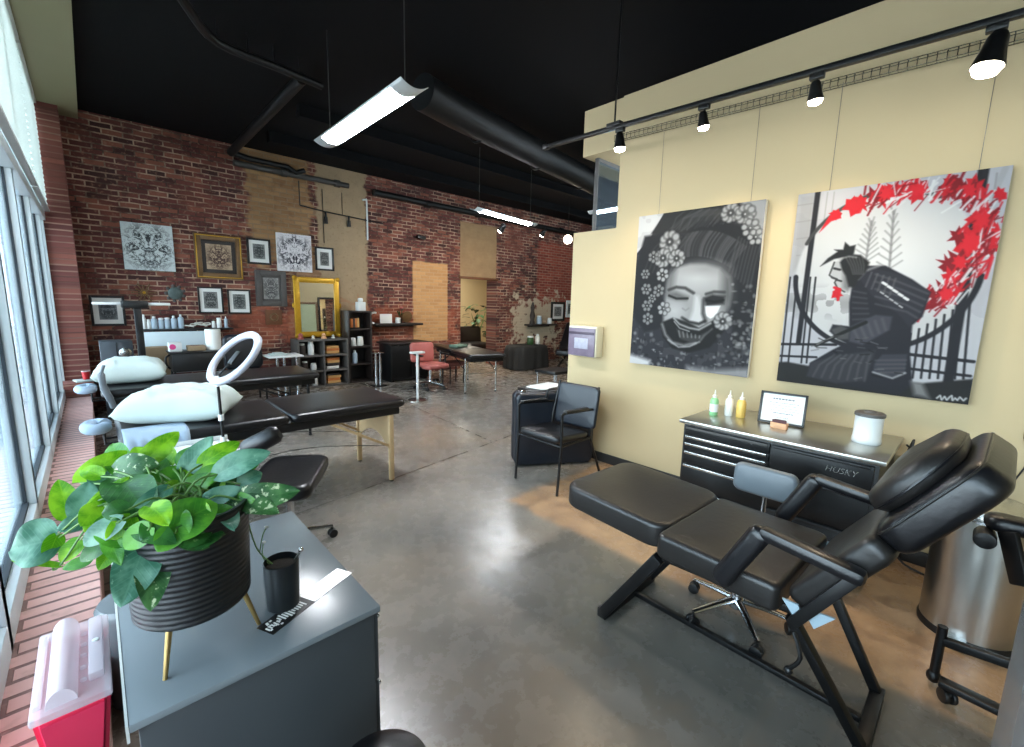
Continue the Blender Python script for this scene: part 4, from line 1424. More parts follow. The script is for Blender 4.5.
# ------------------------------------------------------------------ tool chest
t = thing('tool_chest', 'black wheeled tool chest with drawers and a steel top, against the tan wall', 'tool chest', (3.14, 0.78, 0))
MB().bb(2.835, 3.45, 0.265, 1.295, 0.10, 0.738, bev=0.006).build('body', 'black_plastic', t)
MB().bb(2.80, 3.47, 0.24, 1.315, 0.74, 0.766, bev=0.006).build('worktop', 'brushed_steel', t)
for (ya, yb) in ((0.765, 1.275),):
    for za, zb in ((0.668, 0.725), (0.62, 0.664), (0.562, 0.616), (0.472, 0.558), (0.31, 0.468), (0.13, 0.306)):
        dr = MB().bb(2.815, 2.835, ya, yb, za, zb, bev=0.003).build('drawer', 'black_metal', t)
        hz = za - 0.001 if zb > 0.7 else zb
        h_ = MB()
        h_.bar((2.806, ya + 0.01, zb - 0.008), (2.806, yb - 0.01, zb - 0.008), 0.014, 0.017, 0.003)
        h_.build('drawer_handle', 'pipe_grey' if zb > 0.7 else 'steel', dr)
for za, zb in ((0.56, 0.725), (0.345, 0.556), (0.13, 0.341)):
    dr = MB().bb(2.815, 2.835, 0.285, 0.755, za, zb, bev=0.003).build('drawer', 'black_metal', t)
    MB().bar((2.807, 0.3, zb - 0.008), (2.807, 0.745, zb - 0.008), 0.012, 0.014, 0.003).build('drawer_handle', 'black_plastic', dr)
MB().cyl((2.816, 0.86, 0.708), (2.806, 0.86, 0.708), 0.008).build('lock', 'chrome', t)
Mt = frame_M((2.812, 0.42, 0.665), (0, -1, 0), (0, 0, 1))
tag(text_mesh('HUSKY', 0.045, Mt, shear=0.25, extrude=0.002).build('emblem', 'steel', t, smooth=0), 'silver lettering')
for x, y in ((2.9, 0.34), (2.9, 1.22), (3.38, 0.34), (3.38, 1.22)):
    f, w_ = MB(), MB()
    w_.cyl((x, y - 0.016, 0.045), (x, y + 0.016, 0.045), 0.045, bev=0.005)
    f.bb(x - 0.03, x + 0.03, y - 0.026, y - 0.018, 0.04, 0.1)
    f.bb(x - 0.03, x + 0.03, y + 0.018, y + 0.026, 0.04, 0.1)
    f.bb(x - 0.035, x + 0.035, y - 0.03, y + 0.03, 0.094, 0.102)
    c = f.build('caster', 'black_metal', t)
    w_.build('wheel', 'black_plastic', c)
ZT = 0.766


def bottle(label, x, y, m, r=0.028, h=0.125, z=ZT, group=None):
    t = thing('squeeze_bottle', label, 'bottle', (x, y, z), 0, group)
    MB().lathe([(0, 0), (r * 0.92, 0), (r, 0.008), (r, h * 0.78), (r * 0.8, h * 0.93), (r * 0.4, h), (0, h)], (x, y, z), 24).build('bottle_body', m, t)
    MB().lathe([(r * 0.5, h - 0.002), (r * 0.5, h + 0.014), (r * 0.22, h + 0.02), (r * 0.1, h + 0.052), (0, h + 0.052)], (x, y, z), 16).build('nozzle', 'milky', t)
    MB().lathe([(r * 1.01, h * 0.2), (r * 1.02, h * 0.22), (r * 1.02, h * 0.62), (r * 1.01, h * 0.64)], (x, y, z), 24).build('paper_label', m if m != 'green_gel' else 'white_plastic', t)
    return t


bottle('squeeze bottle of green soap on the steel tool chest top', 3.10, 1.215, 'green_gel', group='squeeze bottles on the tool chest')
bottle('milky white squeeze bottle between the green and the yellow bottle', 3.17, 1.14, 'milky', group='squeeze bottles on the tool chest')
bottle('yellow squeeze bottle beside the framed certificate', 3.18, 1.065, 'amber_gel', r=0.03, group='squeeze bottles on the tool chest')

t = thing('framed_certificate', 'white certificate in a thin black frame leaning on the tool chest', 'picture frame', (3.2, 0.83, ZT))
Mc = frame_M((3.205, 0.825, ZT + 0.103), (0.16, -1, 0), (0.22, 0, 1))
fm = MB()
W_, H_ = 0.262, 0.206
for c, s in (((0, H_ / 2 - 0.007, 0), (W_, 0.014, 0.016)), ((0, -H_ / 2 + 0.007, 0), (W_, 0.014, 0.016)), ((W_ / 2 - 0.007, 0, 0), (0.014, H_, 0.016)), ((-W_ / 2 + 0.007, 0, 0), (0.014, H_, 0.016))):
    fm.box(Mc @ Vector(c), s, rot=Mc.to_3x3().to_4x4(), bev=0.002)
fm.build('frame', 'black_plastic', t)
MB().box(Mc @ Vector((0, 0, -0.002)), (W_ - 0.02, H_ - 0.02, 0.004), rot=Mc.to_3x3().to_4x4()).build('certificate', 'paper', t)
q = MB()
rs = random.Random(5)
for k, (wd, yy, hh_) in enumerate(((0.12, 0.06, 0.010), (0.16, 0.035, 0.004), (0.18, 0.018, 0.003), (0.14, 0.002, 0.003), (0.17, -0.015, 0.003), (0.10, -0.032, 0.006), (0.06, -0.06, 0.003))):
    x = -wd / 2
    while x < wd / 2:
        l = rs.uniform(0.006, 0.02)
        q.box(Mc @ Vector((x + l / 2, yy, 0.0006)), (l * 0.8, hh_, 0.0008), rot=Mc.to_3x3().to_4x4())
        x += l
q.build('lettering', mat('ink_grey', (120, 122, 130), rough=0.8), t, smooth=0)
MB().bar(Mc @ Vector((0, 0.05, -0.01)), (3.285, 0.84, ZT + 0.006), 0.03, 0.006, 0.001).build('easel_back', 'black_plastic', t)

t = thing('card_holder', 'small orange card holder with dark red cards before the certificate', 'card holder', (3.085, 0.80, ZT))
q = MB()
q.bb(3.065, 3.105, 0.755, 0.845, ZT, ZT + 0.006, bev=0.001)
q.bb(3.063, 3.069, 0.755, 0.845, ZT, ZT + 0.036, bev=0.001)
q.bb(3.101, 3.107, 0.755, 0.845, ZT, ZT + 0.036, bev=0.001)
q.build('tray', 'orange_card', t)
for k in range(3):
    q = MB()
    q.box((3.077 + 0.009 * k, 0.80, ZT + 0.03), (0.004, 0.08 - 0.01 * k, 0.046), rot=(0, 0.08, 0))
    q.build('card', 'dark_card', t)

t = thing('wipes_tub', 'white wipes tub with a grey lid on the near end of the tool chest', 'tub', (3.15, 0.375, ZT))
MB().lathe([(0, 0), (0.064, 0), (0.068, 0.006), (0.068, 0.03), (0.0655, 0.036), (0.0655, 0.15), (0.068, 0.156), (0, 0.156)], (3.15, 0.375, ZT), 32).build('tub_body', 'white_plastic', t)
MB().lathe([(0, 0.156), (0.071, 0.156), (0.071, 0.172), (0.062, 0.178), (0.03, 0.178), (0.026, 0.186), (0, 0.186)], (3.15, 0.375, ZT), 32).build('lid', mat('lid_grey', (86, 84, 82), rough=0.4), t)
q = MB()
q.tube([(3.44, 0.21, 0.70), (3.38, 0.19, 0.78), (3.36, 0.2, 0.68), (3.42, 0.22, 0.62), (3.4, 0.17, 0.5), (3.44, 0.2, 0.3), (3.4, 0.18, 0.06), (3.38, 0.05, 0.006), (3.42, -0.1, 0.006)], 0.006, seg=6, smooth=5)
q.tube([(3.44, 0.22, 0.73), (3.36, 0.17, 0.70), (3.4, 0.15, 0.6), (3.46, 0.2, 0.55)], 0.006, seg=6, smooth=5)
q.bb(3.36, 3.42, 0.19, 0.232, 0.60, 0.66, bev=0.006)
solo(q, 'power_cable', 'cord', 'tangle of black power cable hanging behind the near end of the tool chest', 'cable', loc=(3.42, 0.2, 0.5))
q = MB()
q.tube([(3.492, -0.28, 1.05), (3.488, -0.22, 0.9), (3.494, -0.25, 0.75), (3.486, -0.2, 0.55), (3.47, -0.24, 0.3), (3.48, -0.2, 0.12)], 0.004, seg=6, smooth=5)
solo(q, 'extension_lead', 'cord', 'thin black cord dangling down the tan wall behind the steel bin', 'cable', loc=(3.49, -0.24, 0.5))

# ------------------------------------------------------------------ steel bin
t = thing('pedal_bin', 'tall cylindrical stainless steel pedal bin beside the tan wall', 'trash can', (2.93, -0.13, 0))
C_ = (2.93, -0.13, 0)
MB().lathe([(0, 0.03), (0.172, 0.03), (0.172, 0.60), (0, 0.60)], C_, 48).build('bin_body', 'brushed_steel', t)
MB().lathe([(0, 0), (0.176, 0), (0.178, 0.02), (0.174, 0.034), (0, 0.034)], C_, 48).build('base_ring', 'black_plastic', t)
MB().lathe([(0.176, 0.602), (0.178, 0.615), (0.168, 0.64), (0.12, 0.66), (0, 0.668)], C_, 48).build('lid', 'steel', t)
MB().lathe([(0.173, 0.59), (0.179, 0.592), (0.179, 0.602), (0.173, 0.604)], C_, 48).build('rim', 'chrome', t)
q = MB()
q.box((2.75, -0.09, 0.03), (0.09, 0.085, 0.014), rot=(0, 0, -0.2), bev=0.005)
q.build('pedal', 'chrome', t)

# ------------------------------------------------------------------ black armrest stand at the lower right
t = thing('armrest_stand', 'black wheeled armrest stand at the right edge, in front of the steel bin', 'stand', (2.35, -0.2, 0))
q = MB()
q.tube([(2.38, -0.045, 0.26), (2.38, -0.045, 0.045)], 0.016, seg=12)
q.ball((2.38, -0.045, 0.036), 0.024, (1, 1, 1.2))
q.build('front_post', 'black_metal', t)
MB().bar((2.38, -0.05, 0.20), (2.35, -0.42, 0.25), 0.028, 0.035, 0.006).build('crossbar', 'black_metal', t)
q = MB()
q.bar((2.3, -0.06, 0.075), (2.27, -0.44, 0.075), 0.05, 0.026, 0.006)
q.build('floor_bar', 'black_metal', t)
for y in (-0.09, -0.38):
    f, w_ = MB(), MB()
    caster(f, w_, 2.3 - (0.02 if y < -0.2 else 0), y, 0.028, 0.6)
    c = f.build('caster', 'black_plastic', t)
    w_.build('caster_wheel', 'black_plastic', c)
MB().cyl((2.34, -0.36, 0.08), (2.34, -0.36, 0.74), 0.018).build('column', 'black_metal', t)
Ma = frame_M((2.3, -0.24, 0.77), (0, 1, 0), (-1, 0, 0.1))
MB().pad((0.3, 0.11, 0.06), Ma, edge=0.026, puff=0.006, corner=0.045).build('arm_pad', 'black_vinyl', t)
q = MB()
q.bar((2.25, -0.15, 0.76), (2.20, -0.2, 0.60), 0.02, 0.06, 0.006)
q.cyl((2.2, -0.1, 0.72), (2.28, -0.1, 0.72), 0.03, seg=20, bev=0.005)
q.build('tilt_clamp', 'black_metal', t)

t = thing('metal_locker', 'tall blue-grey metal cabinet cut off by the right edge of the picture', 'cabinet', (0.96, -0.37, 0))
MB().bb(0.72, 1.2, -0.62, -0.115, 0.02, 1.1, bev=0.004).build('body', 'cabinet_grey', t)
MB().bb(0.715, 1.203, -0.62, -0.112, 1.1, 1.12, bev=0.003).build('top_panel', 'cabinet_side', t)
MB().bb(0.735, 1.185, -0.61, -0.13, 0.0, 0.03).build('plinth', 'cabinet_side', t)
MB().bb(0.712, 0.72, -0.58, -0.15, 0.58, 1.06, bev=0.003).build('door', 'cabinet_grey', t)

# ------------------------------------------------------------------ glove dispenser on the tan wall
t = thing('glove_dispenser', 'cream glove box dispenser with grey purple front on the tan wall corner', 'dispenser', (3.45, 2.6, 1.16))
MB().bb(3.385, 3.4995, 2.445, 2.775, 1.015, 1.305, bev=0.012, seg=3).build('shell', 'dispenser_shell', t)
MB().bb(3.374, 3.387, 2.455, 2.765, 1.02, 1.285, bev=0.005).build('front_panel', 'dispenser_face', t)
MB().bb(3.371, 3.376, 2.53, 2.69, 1.09, 1.19, bev=0.002).build('window_slot', mat('slot_pale', (158, 158, 172), rough=0.5, var=0.3, vscale=30), t)
MB().bb(3.371, 3.376, 2.46, 2.76, 1.225, 1.25, bev=0.002).build('stripe', mat('stripe_dark', (70, 58, 74), rough=0.5), t)

# ------------------------------------------------------------------ black armchair and folded case by the wall
t = thing('client_chair', 'black vinyl armchair with thin black legs at the end of the tan wall', 'chair', (2.8, 2.35, 0))
Mx = Matrix.Translation((2.735, 2.36, 0.44)) @ Matrix.Rotation(0.06, 4, 'Z') @ Matrix.Rotation(math.radians(4), 4, 'Y')
MB().pad((0.43, 0.43, 0.06), Mx, edge=0.024, puff=0.012, corner=0.05).build('seat', 'black_vinyl', t)
Mk = frame_M((3.0, 2.33, 0.645), (0.05, -1, 0), (0.16, 0, 1))
MB().pad((0.42, 0.36, 0.045), Mk, edge=0.02, puff=0.008, corner=0.04).build('backrest', 'navy_vinyl', t)
for y in (2.61, 2.135):
    yb = y - 0.03 if y > 2.4 else y + 0.02
    lg = MB()
    lg.tube([(2.56, y + 0.01, 0.0), (2.575, y, 0.40), (2.57, y, 0.655), (2.60, y, 0.668), (2.98, yb, 0.64)], 0.011, seg=8)
    lg.build('front_leg', 'black_metal', t)
    lg = MB()
    lg.tube([(3.16, yb, 0.0), (2.97, yb, 0.40), (2.975, yb, 0.52), (3.06, yb, 0.82)], 0.011, seg=8)
    lg.build('rear_leg', 'black_metal', t)
    MB().bar((2.60, y, 0.675), (2.9, (y + yb) / 2, 0.662), 0.045, 0.022, 0.008).build('armrest', 'black_plastic', t)
q = MB()
q.tube([(2.575, 2.61, 0.40), (2.575, 2.135, 0.40)], 0.010, seg=8)
q.tube([(2.97, 2.58, 0.40), (2.97, 2.155, 0.40)], 0.010, seg=8)
q.tube([(2.575, 2.60, 0.40), (2.97, 2.58, 0.40)], 0.010, seg=8)
q.tube([(2.575, 2.14, 0.40), (2.97, 2.155, 0.40)], 0.010, seg=8)
q.build('seat_rail', 'black_metal', t)

t = thing('folded_massage_table', 'folded black massage table standing on edge behind the armchair', 'folded table', (3.07, 2.66, 0))
ang = math.atan2(-0.45, 0.74)
Mz = Matrix.Translation((3.10, 2.69, 0.355)) @ Matrix.Rotation(ang, 4, 'Z')
for k, dy in enumerate((-0.055, 0.055)):
    MB().pad((0.76, 0.68, 0.10), Mz @ Matrix.Translation((0, dy, 0)) @ Matrix.Rotation(PI / 2, 4, 'X'), edge=0.025, puff=0.0, corner=0.05).build('padded_half', 'navy_vinyl', t)
q = MB()
for dx in (-0.3, 0.3):
    q.cyl(Mz @ Vector((dx, -0.02, -0.345)), Mz @ Vector((dx, 0.02, -0.345)), 0.012)
    q.box(Mz @ Vector((dx, 0, 0.345)), (0.05, 0.05, 0.016), rot=Mz.to_3x3().to_4x4(), bev=0.004)
q.build('latch', 'chrome', t)
q = MB()
q.tube([Mz @ Vector(v) for v in ((-0.1, -0.11, 0.30), (-0.08, -0.12, 0.38), (0.08, -0.12, 0.38), (0.1, -0.11, 0.30))], 0.012, seg=8, smooth=4)
q.build('carry_strap', 'black_plastic', t)

LEAVES = [
(-0.095,1.277,0.988, -0.165,1.299,0.977, 0.088,'teal'),
(-0.076,1.334,1.010, -0.085,1.359,1.092, 0.043,'bright'),
(-0.056,1.301,1.013, -0.036,1.339,1.082, 0.047,'teal'),
(-0.052,1.379,1.068, 0.035,1.392,1.123, 0.050,'bright'),
(-0.041,1.262,1.023, 0.031,1.278,1.094, 0.041,'bright'),
(0.008,1.355,1.090, 0.087,1.310,1.100, 0.058,'cream'),
(0.014,1.291,1.081, 0.049,1.108,1.034, 0.076,'dark'),
(0.087,1.180,1.080, 0.013,1.143,1.038, 0.036,'teal'),
(0.068,1.055,1.037, 0.162,1.080,1.061, 0.077,'mid'),
(0.131,1.291,1.075, 0.197,1.300,1.151, 0.046,'teal'),
(0.063,1.360,1.098, 0.139,1.384,1.154, 0.045,'bright'),
(0.165,1.262,1.095, 0.250,1.274,1.132, 0.043,'bright'),
(0.185,1.200,1.083, 0.295,1.174,1.122, 0.055,'teal'),
(0.106,1.224,1.041, 0.190,1.208,1.082, 0.044,'mid'),
(0.145,1.157,1.038, 0.220,1.134,1.062, 0.037,'teal'),
(0.192,1.139,1.030, 0.333,1.091,1.037, 0.059,'cream'),
(0.212,1.122,1.037, 0.278,1.067,1.006, 0.043,'cream'),
(0.178,1.113,1.001, 0.091,1.026,1.008, 0.050,'dark'),
(0.037,1.111,0.996, -0.008,1.040,0.920, 0.066,'teal'),
(0.049,1.124,0.978, 0.033,1.025,0.900, 0.053,'cream'),
(0.008,1.117,1.058, -0.053,1.164,1.007, 0.037,'teal'),
(-0.013,1.146,1.028, -0.001,1.079,0.984, 0.030,'mid'),
(-0.008,1.178,0.980, -0.035,1.156,0.950, 0.028,'bright'),
(-0.047,1.223,0.948, -0.090,1.233,0.939, 0.022,'mid'),
(-0.093,1.277,0.996, -0.113,1.260,0.957, 0.030,'bright'),
(-0.048,1.280,1.013, -0.093,1.279,1.008, 0.033,'teal'),
(-0.017,1.148,1.009, -0.060,1.164,0.976, 0.029,'dark'),
(-0.059,1.255,0.982, -0.093,1.251,0.946, 0.031,'bright'),
(-0.093,1.251,0.940, -0.162,1.279,0.966, 0.012,'bright'),
(-0.001,1.272,1.056, -0.050,1.225,1.009, 0.043,'bright'),
(0.069,1.353,1.090, 0.051,1.406,1.127, 0.040,'bright'),
(0.107,1.343,1.083, 0.101,1.388,1.131, 0.041,'bright'),
(0.102,1.058,0.999, 0.167,1.058,1.000, 0.039,'dark'),
(0.067,1.087,1.057, 0.033,1.044,1.032, 0.040,'dark'),
(0.144,1.244,1.047, 0.216,1.241,1.091, 0.045,'mid'),
(0.035,1.339,1.074, 0.001,1.421,1.105, 0.045,'mid'),
(-0.016,1.348,1.084, -0.049,1.383,1.100, 0.032,'bright'),
(0.128,1.324,1.084, 0.162,1.328,1.124, 0.037,'mid'),
(0.085,1.050,1.033, 0.138,1.053,0.979, 0.038,'dark'),
(0.019,1.136,1.070, -0.020,1.139,1.073, 0.037,'dark'),
(0.075,1.266,1.040, 0.119,1.306,1.091, 0.048,'mid'),
(0.152,1.115,1.027, 0.204,1.095,1.006, 0.040,'mid'),
(0.031,1.083,1.047, 0.081,1.020,1.024, 0.039,'dark'),
(0.204,1.223,1.085, 0.270,1.190,1.089, 0.044,'mid'),
(0.007,1.106,1.014, -0.034,1.152,1.033, 0.029,'mid'),
(0.085,1.217,1.046, 0.128,1.142,1.024, 0.051,'dark'),
(-0.026,1.321,1.042, 0.023,1.351,1.073, 0.041,'mid'),
(0.170,1.219,1.048, 0.234,1.218,1.060, 0.043,'dark'),
(0.047,1.063,1.053, 0.006,1.076,1.016, 0.041,'mid'),
(0.086,1.051,1.040, 0.052,1.025,1.015, 0.043,'mid'),
(0.131,1.076,1.018, 0.097,1.015,1.008, 0.041,'dark'),
(0.176,1.135,1.020, 0.181,1.034,1.012, 0.043,'teal'),
(0.023,1.127,1.056, -0.017,1.118,1.018, 0.039,'bright'),
(-0.005,1.169,1.049, -0.036,1.150,1.017, 0.036,'mid'),
(0.118,1.098,1.061, 0.138,1.056,1.020, 0.044,'bright'),
(0.052,1.095,1.082, 0.073,1.028,1.062, 0.043,'bright'),
(0.018,1.282,1.052, -0.014,1.223,1.029, 0.043,'teal'),
(0.117,1.246,1.063, 0.081,1.190,1.034, 0.046,'bright'),
(0.150,1.271,1.065, 0.146,1.338,1.100, 0.046,'bright'),
(0.087,1.302,1.062, 0.077,1.403,1.098, 0.050,'mid'),
(0.024,1.367,1.087, 0.011,1.472,1.128, 0.044,'mid'),
(0.047,1.325,1.057, 0.027,1.421,1.094, 0.045,'bright'),
(0.183,1.206,1.039, 0.184,1.284,1.082, 0.044,'bright'),
(-0.006,1.333,1.059, -0.028,1.402,1.089, 0.042,'teal'),
(0.193,1.148,1.019, 0.238,1.104,1.039, 0.041,'mid'),
(0.085,1.083,1.060, 0.101,1.033,1.026, 0.042,'mid'),
(0.048,1.251,1.044, 0.024,1.200,1.023, 0.046,'mid'),
(0.226,1.182,1.054, 0.275,1.181,1.070, 0.040,'teal'),
(-0.025,1.209,1.065, -0.052,1.172,1.044, 0.036,'bright')]

# ------------------------------------------------------------------ grey cabinet in the foreground
t = thing('drawer_cabinet', 'dark grey metal drawer cabinet in the foreground carrying the potted plant', 'cabinet', (0.24, 1.36, 0))
MB().bb(-0.005, 0.478, 1.012, 1.70, 0.03, 0.683, bev=0.004).build('body', 'cabinet_side', t)
MB().bb(-0.018, 0.490, 1.0, 1.715, 0.683, 0.70, bev=0.0025).build('top_panel', 'cabinet_grey', t)
MB().bb(-0.0225, -0.018, 1.0, 1.715, 0.665, 0.701).build('edge_strip', 'white_edge', t)
MB().bb(0.01, 0.47, 1.03, 1.69, 0.0, 0.032).build('plinth', 'black_plastic', t)
for za, zb in ((0.47, 0.675), (0.26, 0.464), (0.045, 0.254)):
    dr = MB().bb(0.478, 0.491, 1.018, 1.695, za, zb, bev=0.003).build('drawer', 'cabinet_side', t)
    for y in (1.05, 1.2):
        q = MB()
        q.cyl((0.489, y, zb - 0.04), (0.505, y, zb - 0.04), 0.0035, seg=10)
        q.cyl((0.502, y, zb - 0.04), (0.509, y, zb - 0.04), 0.006, seg=14, bev=0.002)
        q.build('knob', 'chrome', dr)

# ------------------------------------------------------------------ plant
ZC = 0.70
PC = Vector((0.117, 1.172, 0))
t = thing('potted_pothos', 'leafy green pothos in a ribbed black pot on brass legs, on the grey cabinet', 'potted plant', (PC.x, PC.y, ZC))
BOTTOM = 0.802
prof = [(0, 0.800), (0.095, 0.800), (0.108, 0.807)]
n = 108
for k in range(n + 1):
    f_ = k / n
    prof.append((0.112 + 0.008 * f_ + 0.0008 * math.sin(2 * PI * 18 * f_), 0.812 + 0.223 * f_))
prof += [(0.121, 1.04), (0.114, 1.04), (0.112, 1.0), (0, 1.0)]
MB().lathe(prof, PC, 56).build('pot', 'pot_black', t, smooth=60)
MB().lathe([(0, 1.012), (0.05, 1.016), (0.112, 1.006)], PC, 32).build('soil', 'soil', t)
for fx, fy in ((0.045, 1.085), (0.235, 1.135), (0.11, 1.315)):
    d = Vector((fx, fy, 0)) - PC
    top = PC + d * 0.72
    MB().cyl((fx, fy, ZC), (top.x, top.y, 0.82), 0.0045, 0.007, seg=12).build('pot_leg', 'brass', t)


def leaf(parent, b, tip, w, kind, seed):
    rs = random.Random(seed)
    b, tip = Vector(b), Vector(tip)
    ax = tip - b
    L = ax.length
    ax.normalize()
    toc = (Vector((0.0, 0.0, 1.5)) - (b + tip) / 2).normalized()
    nrm = (toc * 0.95 + Vector((0, 0, 0.3)) + Vector((rs.uniform(-.25, .25), rs.uniform(-.25, .25), rs.uniform(-.2, .2)))).normalized()
    nrm = (nrm - ax * nrm.dot(ax)).normalized()
    side = ax.cross(nrm)
    NS, NC = 14, 8
    verts, uvs, faces = [], [], []
    curl, fold, twist = rs.uniform(0.03, 0.12) * L, rs.uniform(0.05, 0.22), rs.uniform(-0.3, 0.3)
    wav = rs.uniform(0.0, 0.05)
    for i in range(NS + 1):
        s = i / NS
        f_ = (s + 0.012) ** 0.42 * max(0.0, (1 - s)) ** 0.72 / 0.545
        back = 0.06 * L * math.sin(min(1, s * 3) * PI) if s < 0.33 else 0
        for j in range(NC + 1):
            c = -1 + 2 * j / NC
            hw = 0.5 * w * f_
            lobes = -0.10 * L * (abs(c) ** 1.5) * max(0, 1 - s * 3.2)
            p = b + ax * (s * L + lobes) + side * (c * hw * math.cos(twist * s)) \
                + nrm * (curl * math.sin(PI * s) - 0.25 * curl * s * s + fold * hw * abs(c) + hw * c * math.sin(twist * s) + wav * w * math.sin(9 * s + 2 * c) * abs(c))
            verts.append(p)
            uvs.append((0.5 + 0.5 * c * f_, s))
    for i in range(NS):
        for j in range(NC):
            a = i * (NC + 1) + j
            faces.append((a, a + 1, a + NC + 2, a + NC + 1))
    W = WM[parent.name].inverted()
    me = bpy.data.meshes.new('leaf')
    me.from_pydata([W @ v for v in verts], [], faces)
    ul = me.uv_layers.new(name='UVMap')
    for lp in me.loops:
        ul.data[lp.index].uv = uvs[lp.vertex_index]
    me.shade_smooth()
    me.materials.append(MATS['leaf_' + kind])
    o = bpy.data.objects.new('leaf', me)
    COL.objects.link(o)
    o.parent = parent
    WM[o.name] = WM[parent.name]
    root = PC + Vector((rs.uniform(-0.055, 0.055), rs.uniform(-0.055, 0.055), 1.01))
    mid = (root + b) / 2 + Vector((0, 0, 0.035)) - nrm * 0.004
    if b.z < 1.0:
        mid.z = max(mid.z, 1.065)
    MB().tube([root, mid, b - nrm * 0.001, b + ax * 0.012], [0.0026, 0.0024, 0.002, 0.0012], seg=6, smooth=5).build('stalk', 'stem_green', o)


for i, (bx_, by_, bz_, tx_, ty_, tz_, w_, kd) in enumerate(LEAVES):
    leaf(t, (bx_, by_, bz_), (tx_, ty_, tz_), w_ * 1.32, kd, 100 + i)

# things beside the plant
t = thing('sprig_cup', 'small black cup of soil with a thin sprig, beside the big plant pot', 'cup', (0.302, 1.172, ZC))
MB().lathe([(0, 0), (0.036, 0), (0.039, 0.004), (0.0425, 0.126), (0.040, 0.128), (0.0375, 0.11), (0, 0.11)], (0.302, 1.172, ZC), 36).build('cup_body', mat('cup_black', (20, 24, 27), rough=0.28), t)
MB().lathe([(0, 0.114), (0.02, 0.117), (0.0385, 0.112)], (0.302, 1.172, ZC), 24).build('soil', 'soil', t)
q = MB()
q.tube([(0.29, 1.185, 0.81), (0.262, 1.205, 0.85), (0.252, 1.215, 0.885), (0.245, 1.22, 0.93)], 0.0018, seg=6, smooth=5)
q.tube([(0.262, 1.205, 0.85), (0.275, 1.22, 0.885), (0.285, 1.225, 0.90)], 0.0014, seg=6, smooth=5)
q.tube([(0.285, 1.19, 0.81), (0.27, 1.21, 0.83), (0.276, 1.225, 0.86)], 0.0014, seg=6, smooth=5)
q.build('sprig', 'stem_green', t)
q = MB()
for p_ in ((0.286, 1.226, 0.903), (0.278, 1.227, 0.863), (0.246, 1.221, 0.933)):
    q.ball(p_, 0.0055, (1, 1, 0.6), 8)
q.build('blossom', 'paper', t)
q = MB()
q.cyl((0.325, 1.165, 0.80), (0.345, 1.152, 0.848), 0.004, seg=8)
q.ball((0.346, 1.151, 0.85), 0.007, (1, 1, 1), 8)
q.build('tag_stick', 'steel', t)

t = thing('sticker_strip', 'black and silver printed strip lying on the grey cabinet by the cup', 'sticker', (0.36, 1.15, ZC))
Ms = frame_M((0.36, 1.155, ZC + 0.0008), (0.245, 0.115, 0), (-0.115, 0.245, 0))
r3 = Ms.to_3x3().to_4x4()
MB().box(Ms @ Vector((-0.07, 0, 0)), (0.13, 0.055, 0.0012), rot=r3).build('black_half', 'black_plastic', t)
MB().box(Ms @ Vector((0.065, 0, 0)), (0.14, 0.055, 0.0012), rot=r3).build('silver_half', mat('foil', (190, 194, 196), rough=0.3, metal=0.8, var=0.35, vscale=50, bump=0.4), t)
q = MB()
rs = random.Random(3)
for k in range(15):
    x = -0.13 + k * 0.0075
    q.box(Ms @ Vector((x + 0.002, rs.uniform(-0.004, 0.004), 0.0009)), (0.0038, rs.uniform(0.02, 0.036) if k > 5 else rs.uniform(0.008, 0.02), 0.0008), rot=r3)
for k in range(9):
    q.box(Ms @ Vector((rs.uniform(-0.13, -0.095), rs.uniform(-0.02, 0.02), 0.0009)), (0.006, 0.005, 0.0008), rot=r3)
q.build('white_print', 'paper', t, smooth=0)

# sharps container on the brick ledge
t = thing('sharps_container', 'red sharps container with a milky lid on the brick ledge by the window', 'container', (-0.115, 1.54, 0.25))
tb = MB()
x0, x1, y0, y1 = -0.188, -0.044, 1.365, 1.725
bm_ = tb.bm
lo = [bm_.verts.new(v) for v in ((x0 + 0.022, y0 + 0.05, 0.252), (x1 - 0.03, y0 + 0.05, 0.252), (x1 - 0.03, y1 - 0.05, 0.252), (x0 + 0.022, y1 - 0.05, 0.252))]
hi = [bm_.verts.new(v) for v in ((x0 + 0.004, y0 + 0.004, 0.515), (x1 - 0.004, y0 + 0.004, 0.515), (x1 - 0.004, y1 - 0.004, 0.515), (x0 + 0.004, y1 - 0.004, 0.515))]
bm_.faces.new(lo[::-1]); bm_.faces.new(hi)
for k in range(4):
    bm_.faces.new((lo[k], lo[(k + 1) % 4], hi[(k + 1) % 4], hi[k]))
bmesh.ops.bevel(bm_, geom=bm_.edges[:], offset=0.012, segments=3, affect='EDGES')
tb.build('red_tub', 'red_plastic', t)
ld = MB()
ld.bb(x0, x1, y0, y1, 0.515, 0.535, bev=0.006)
G = []
for k in range(13):
    a = PI * k / 12
    G.append([(x0 + 0.055 - 0.028 * math.cos(a), y0 + 0.02, 0.533 + 0.040 * math.sin(a)), (x0 + 0.055 - 0.028 * math.cos(a), y1 - 0.02, 0.533 + 0.040 * math.sin(a))])
ld.surf(G)
for y in (y0 + 0.02, y1 - 0.02):
    ld.prism([(0.028 * math.cos(PI * k / 12), 0.04 * math.sin(PI * k / 12)) for k in range(13)], 0.003, frame_M((x0 + 0.055, y, 0.533), (1, 0, 0), (0, 0, 1)))
ld.bb(x1 - 0.042, x1 - 0.012, y0 + 0.06, y1 - 0.03, 0.533, 0.556, bev=0.005)
ld.bb(x0 + 0.006, x0 + 0.02, y0 + 0.03, y1 - 0.03, 0.533, 0.546, bev=0.003)
ld.build('lid', 'lid_clear', t)
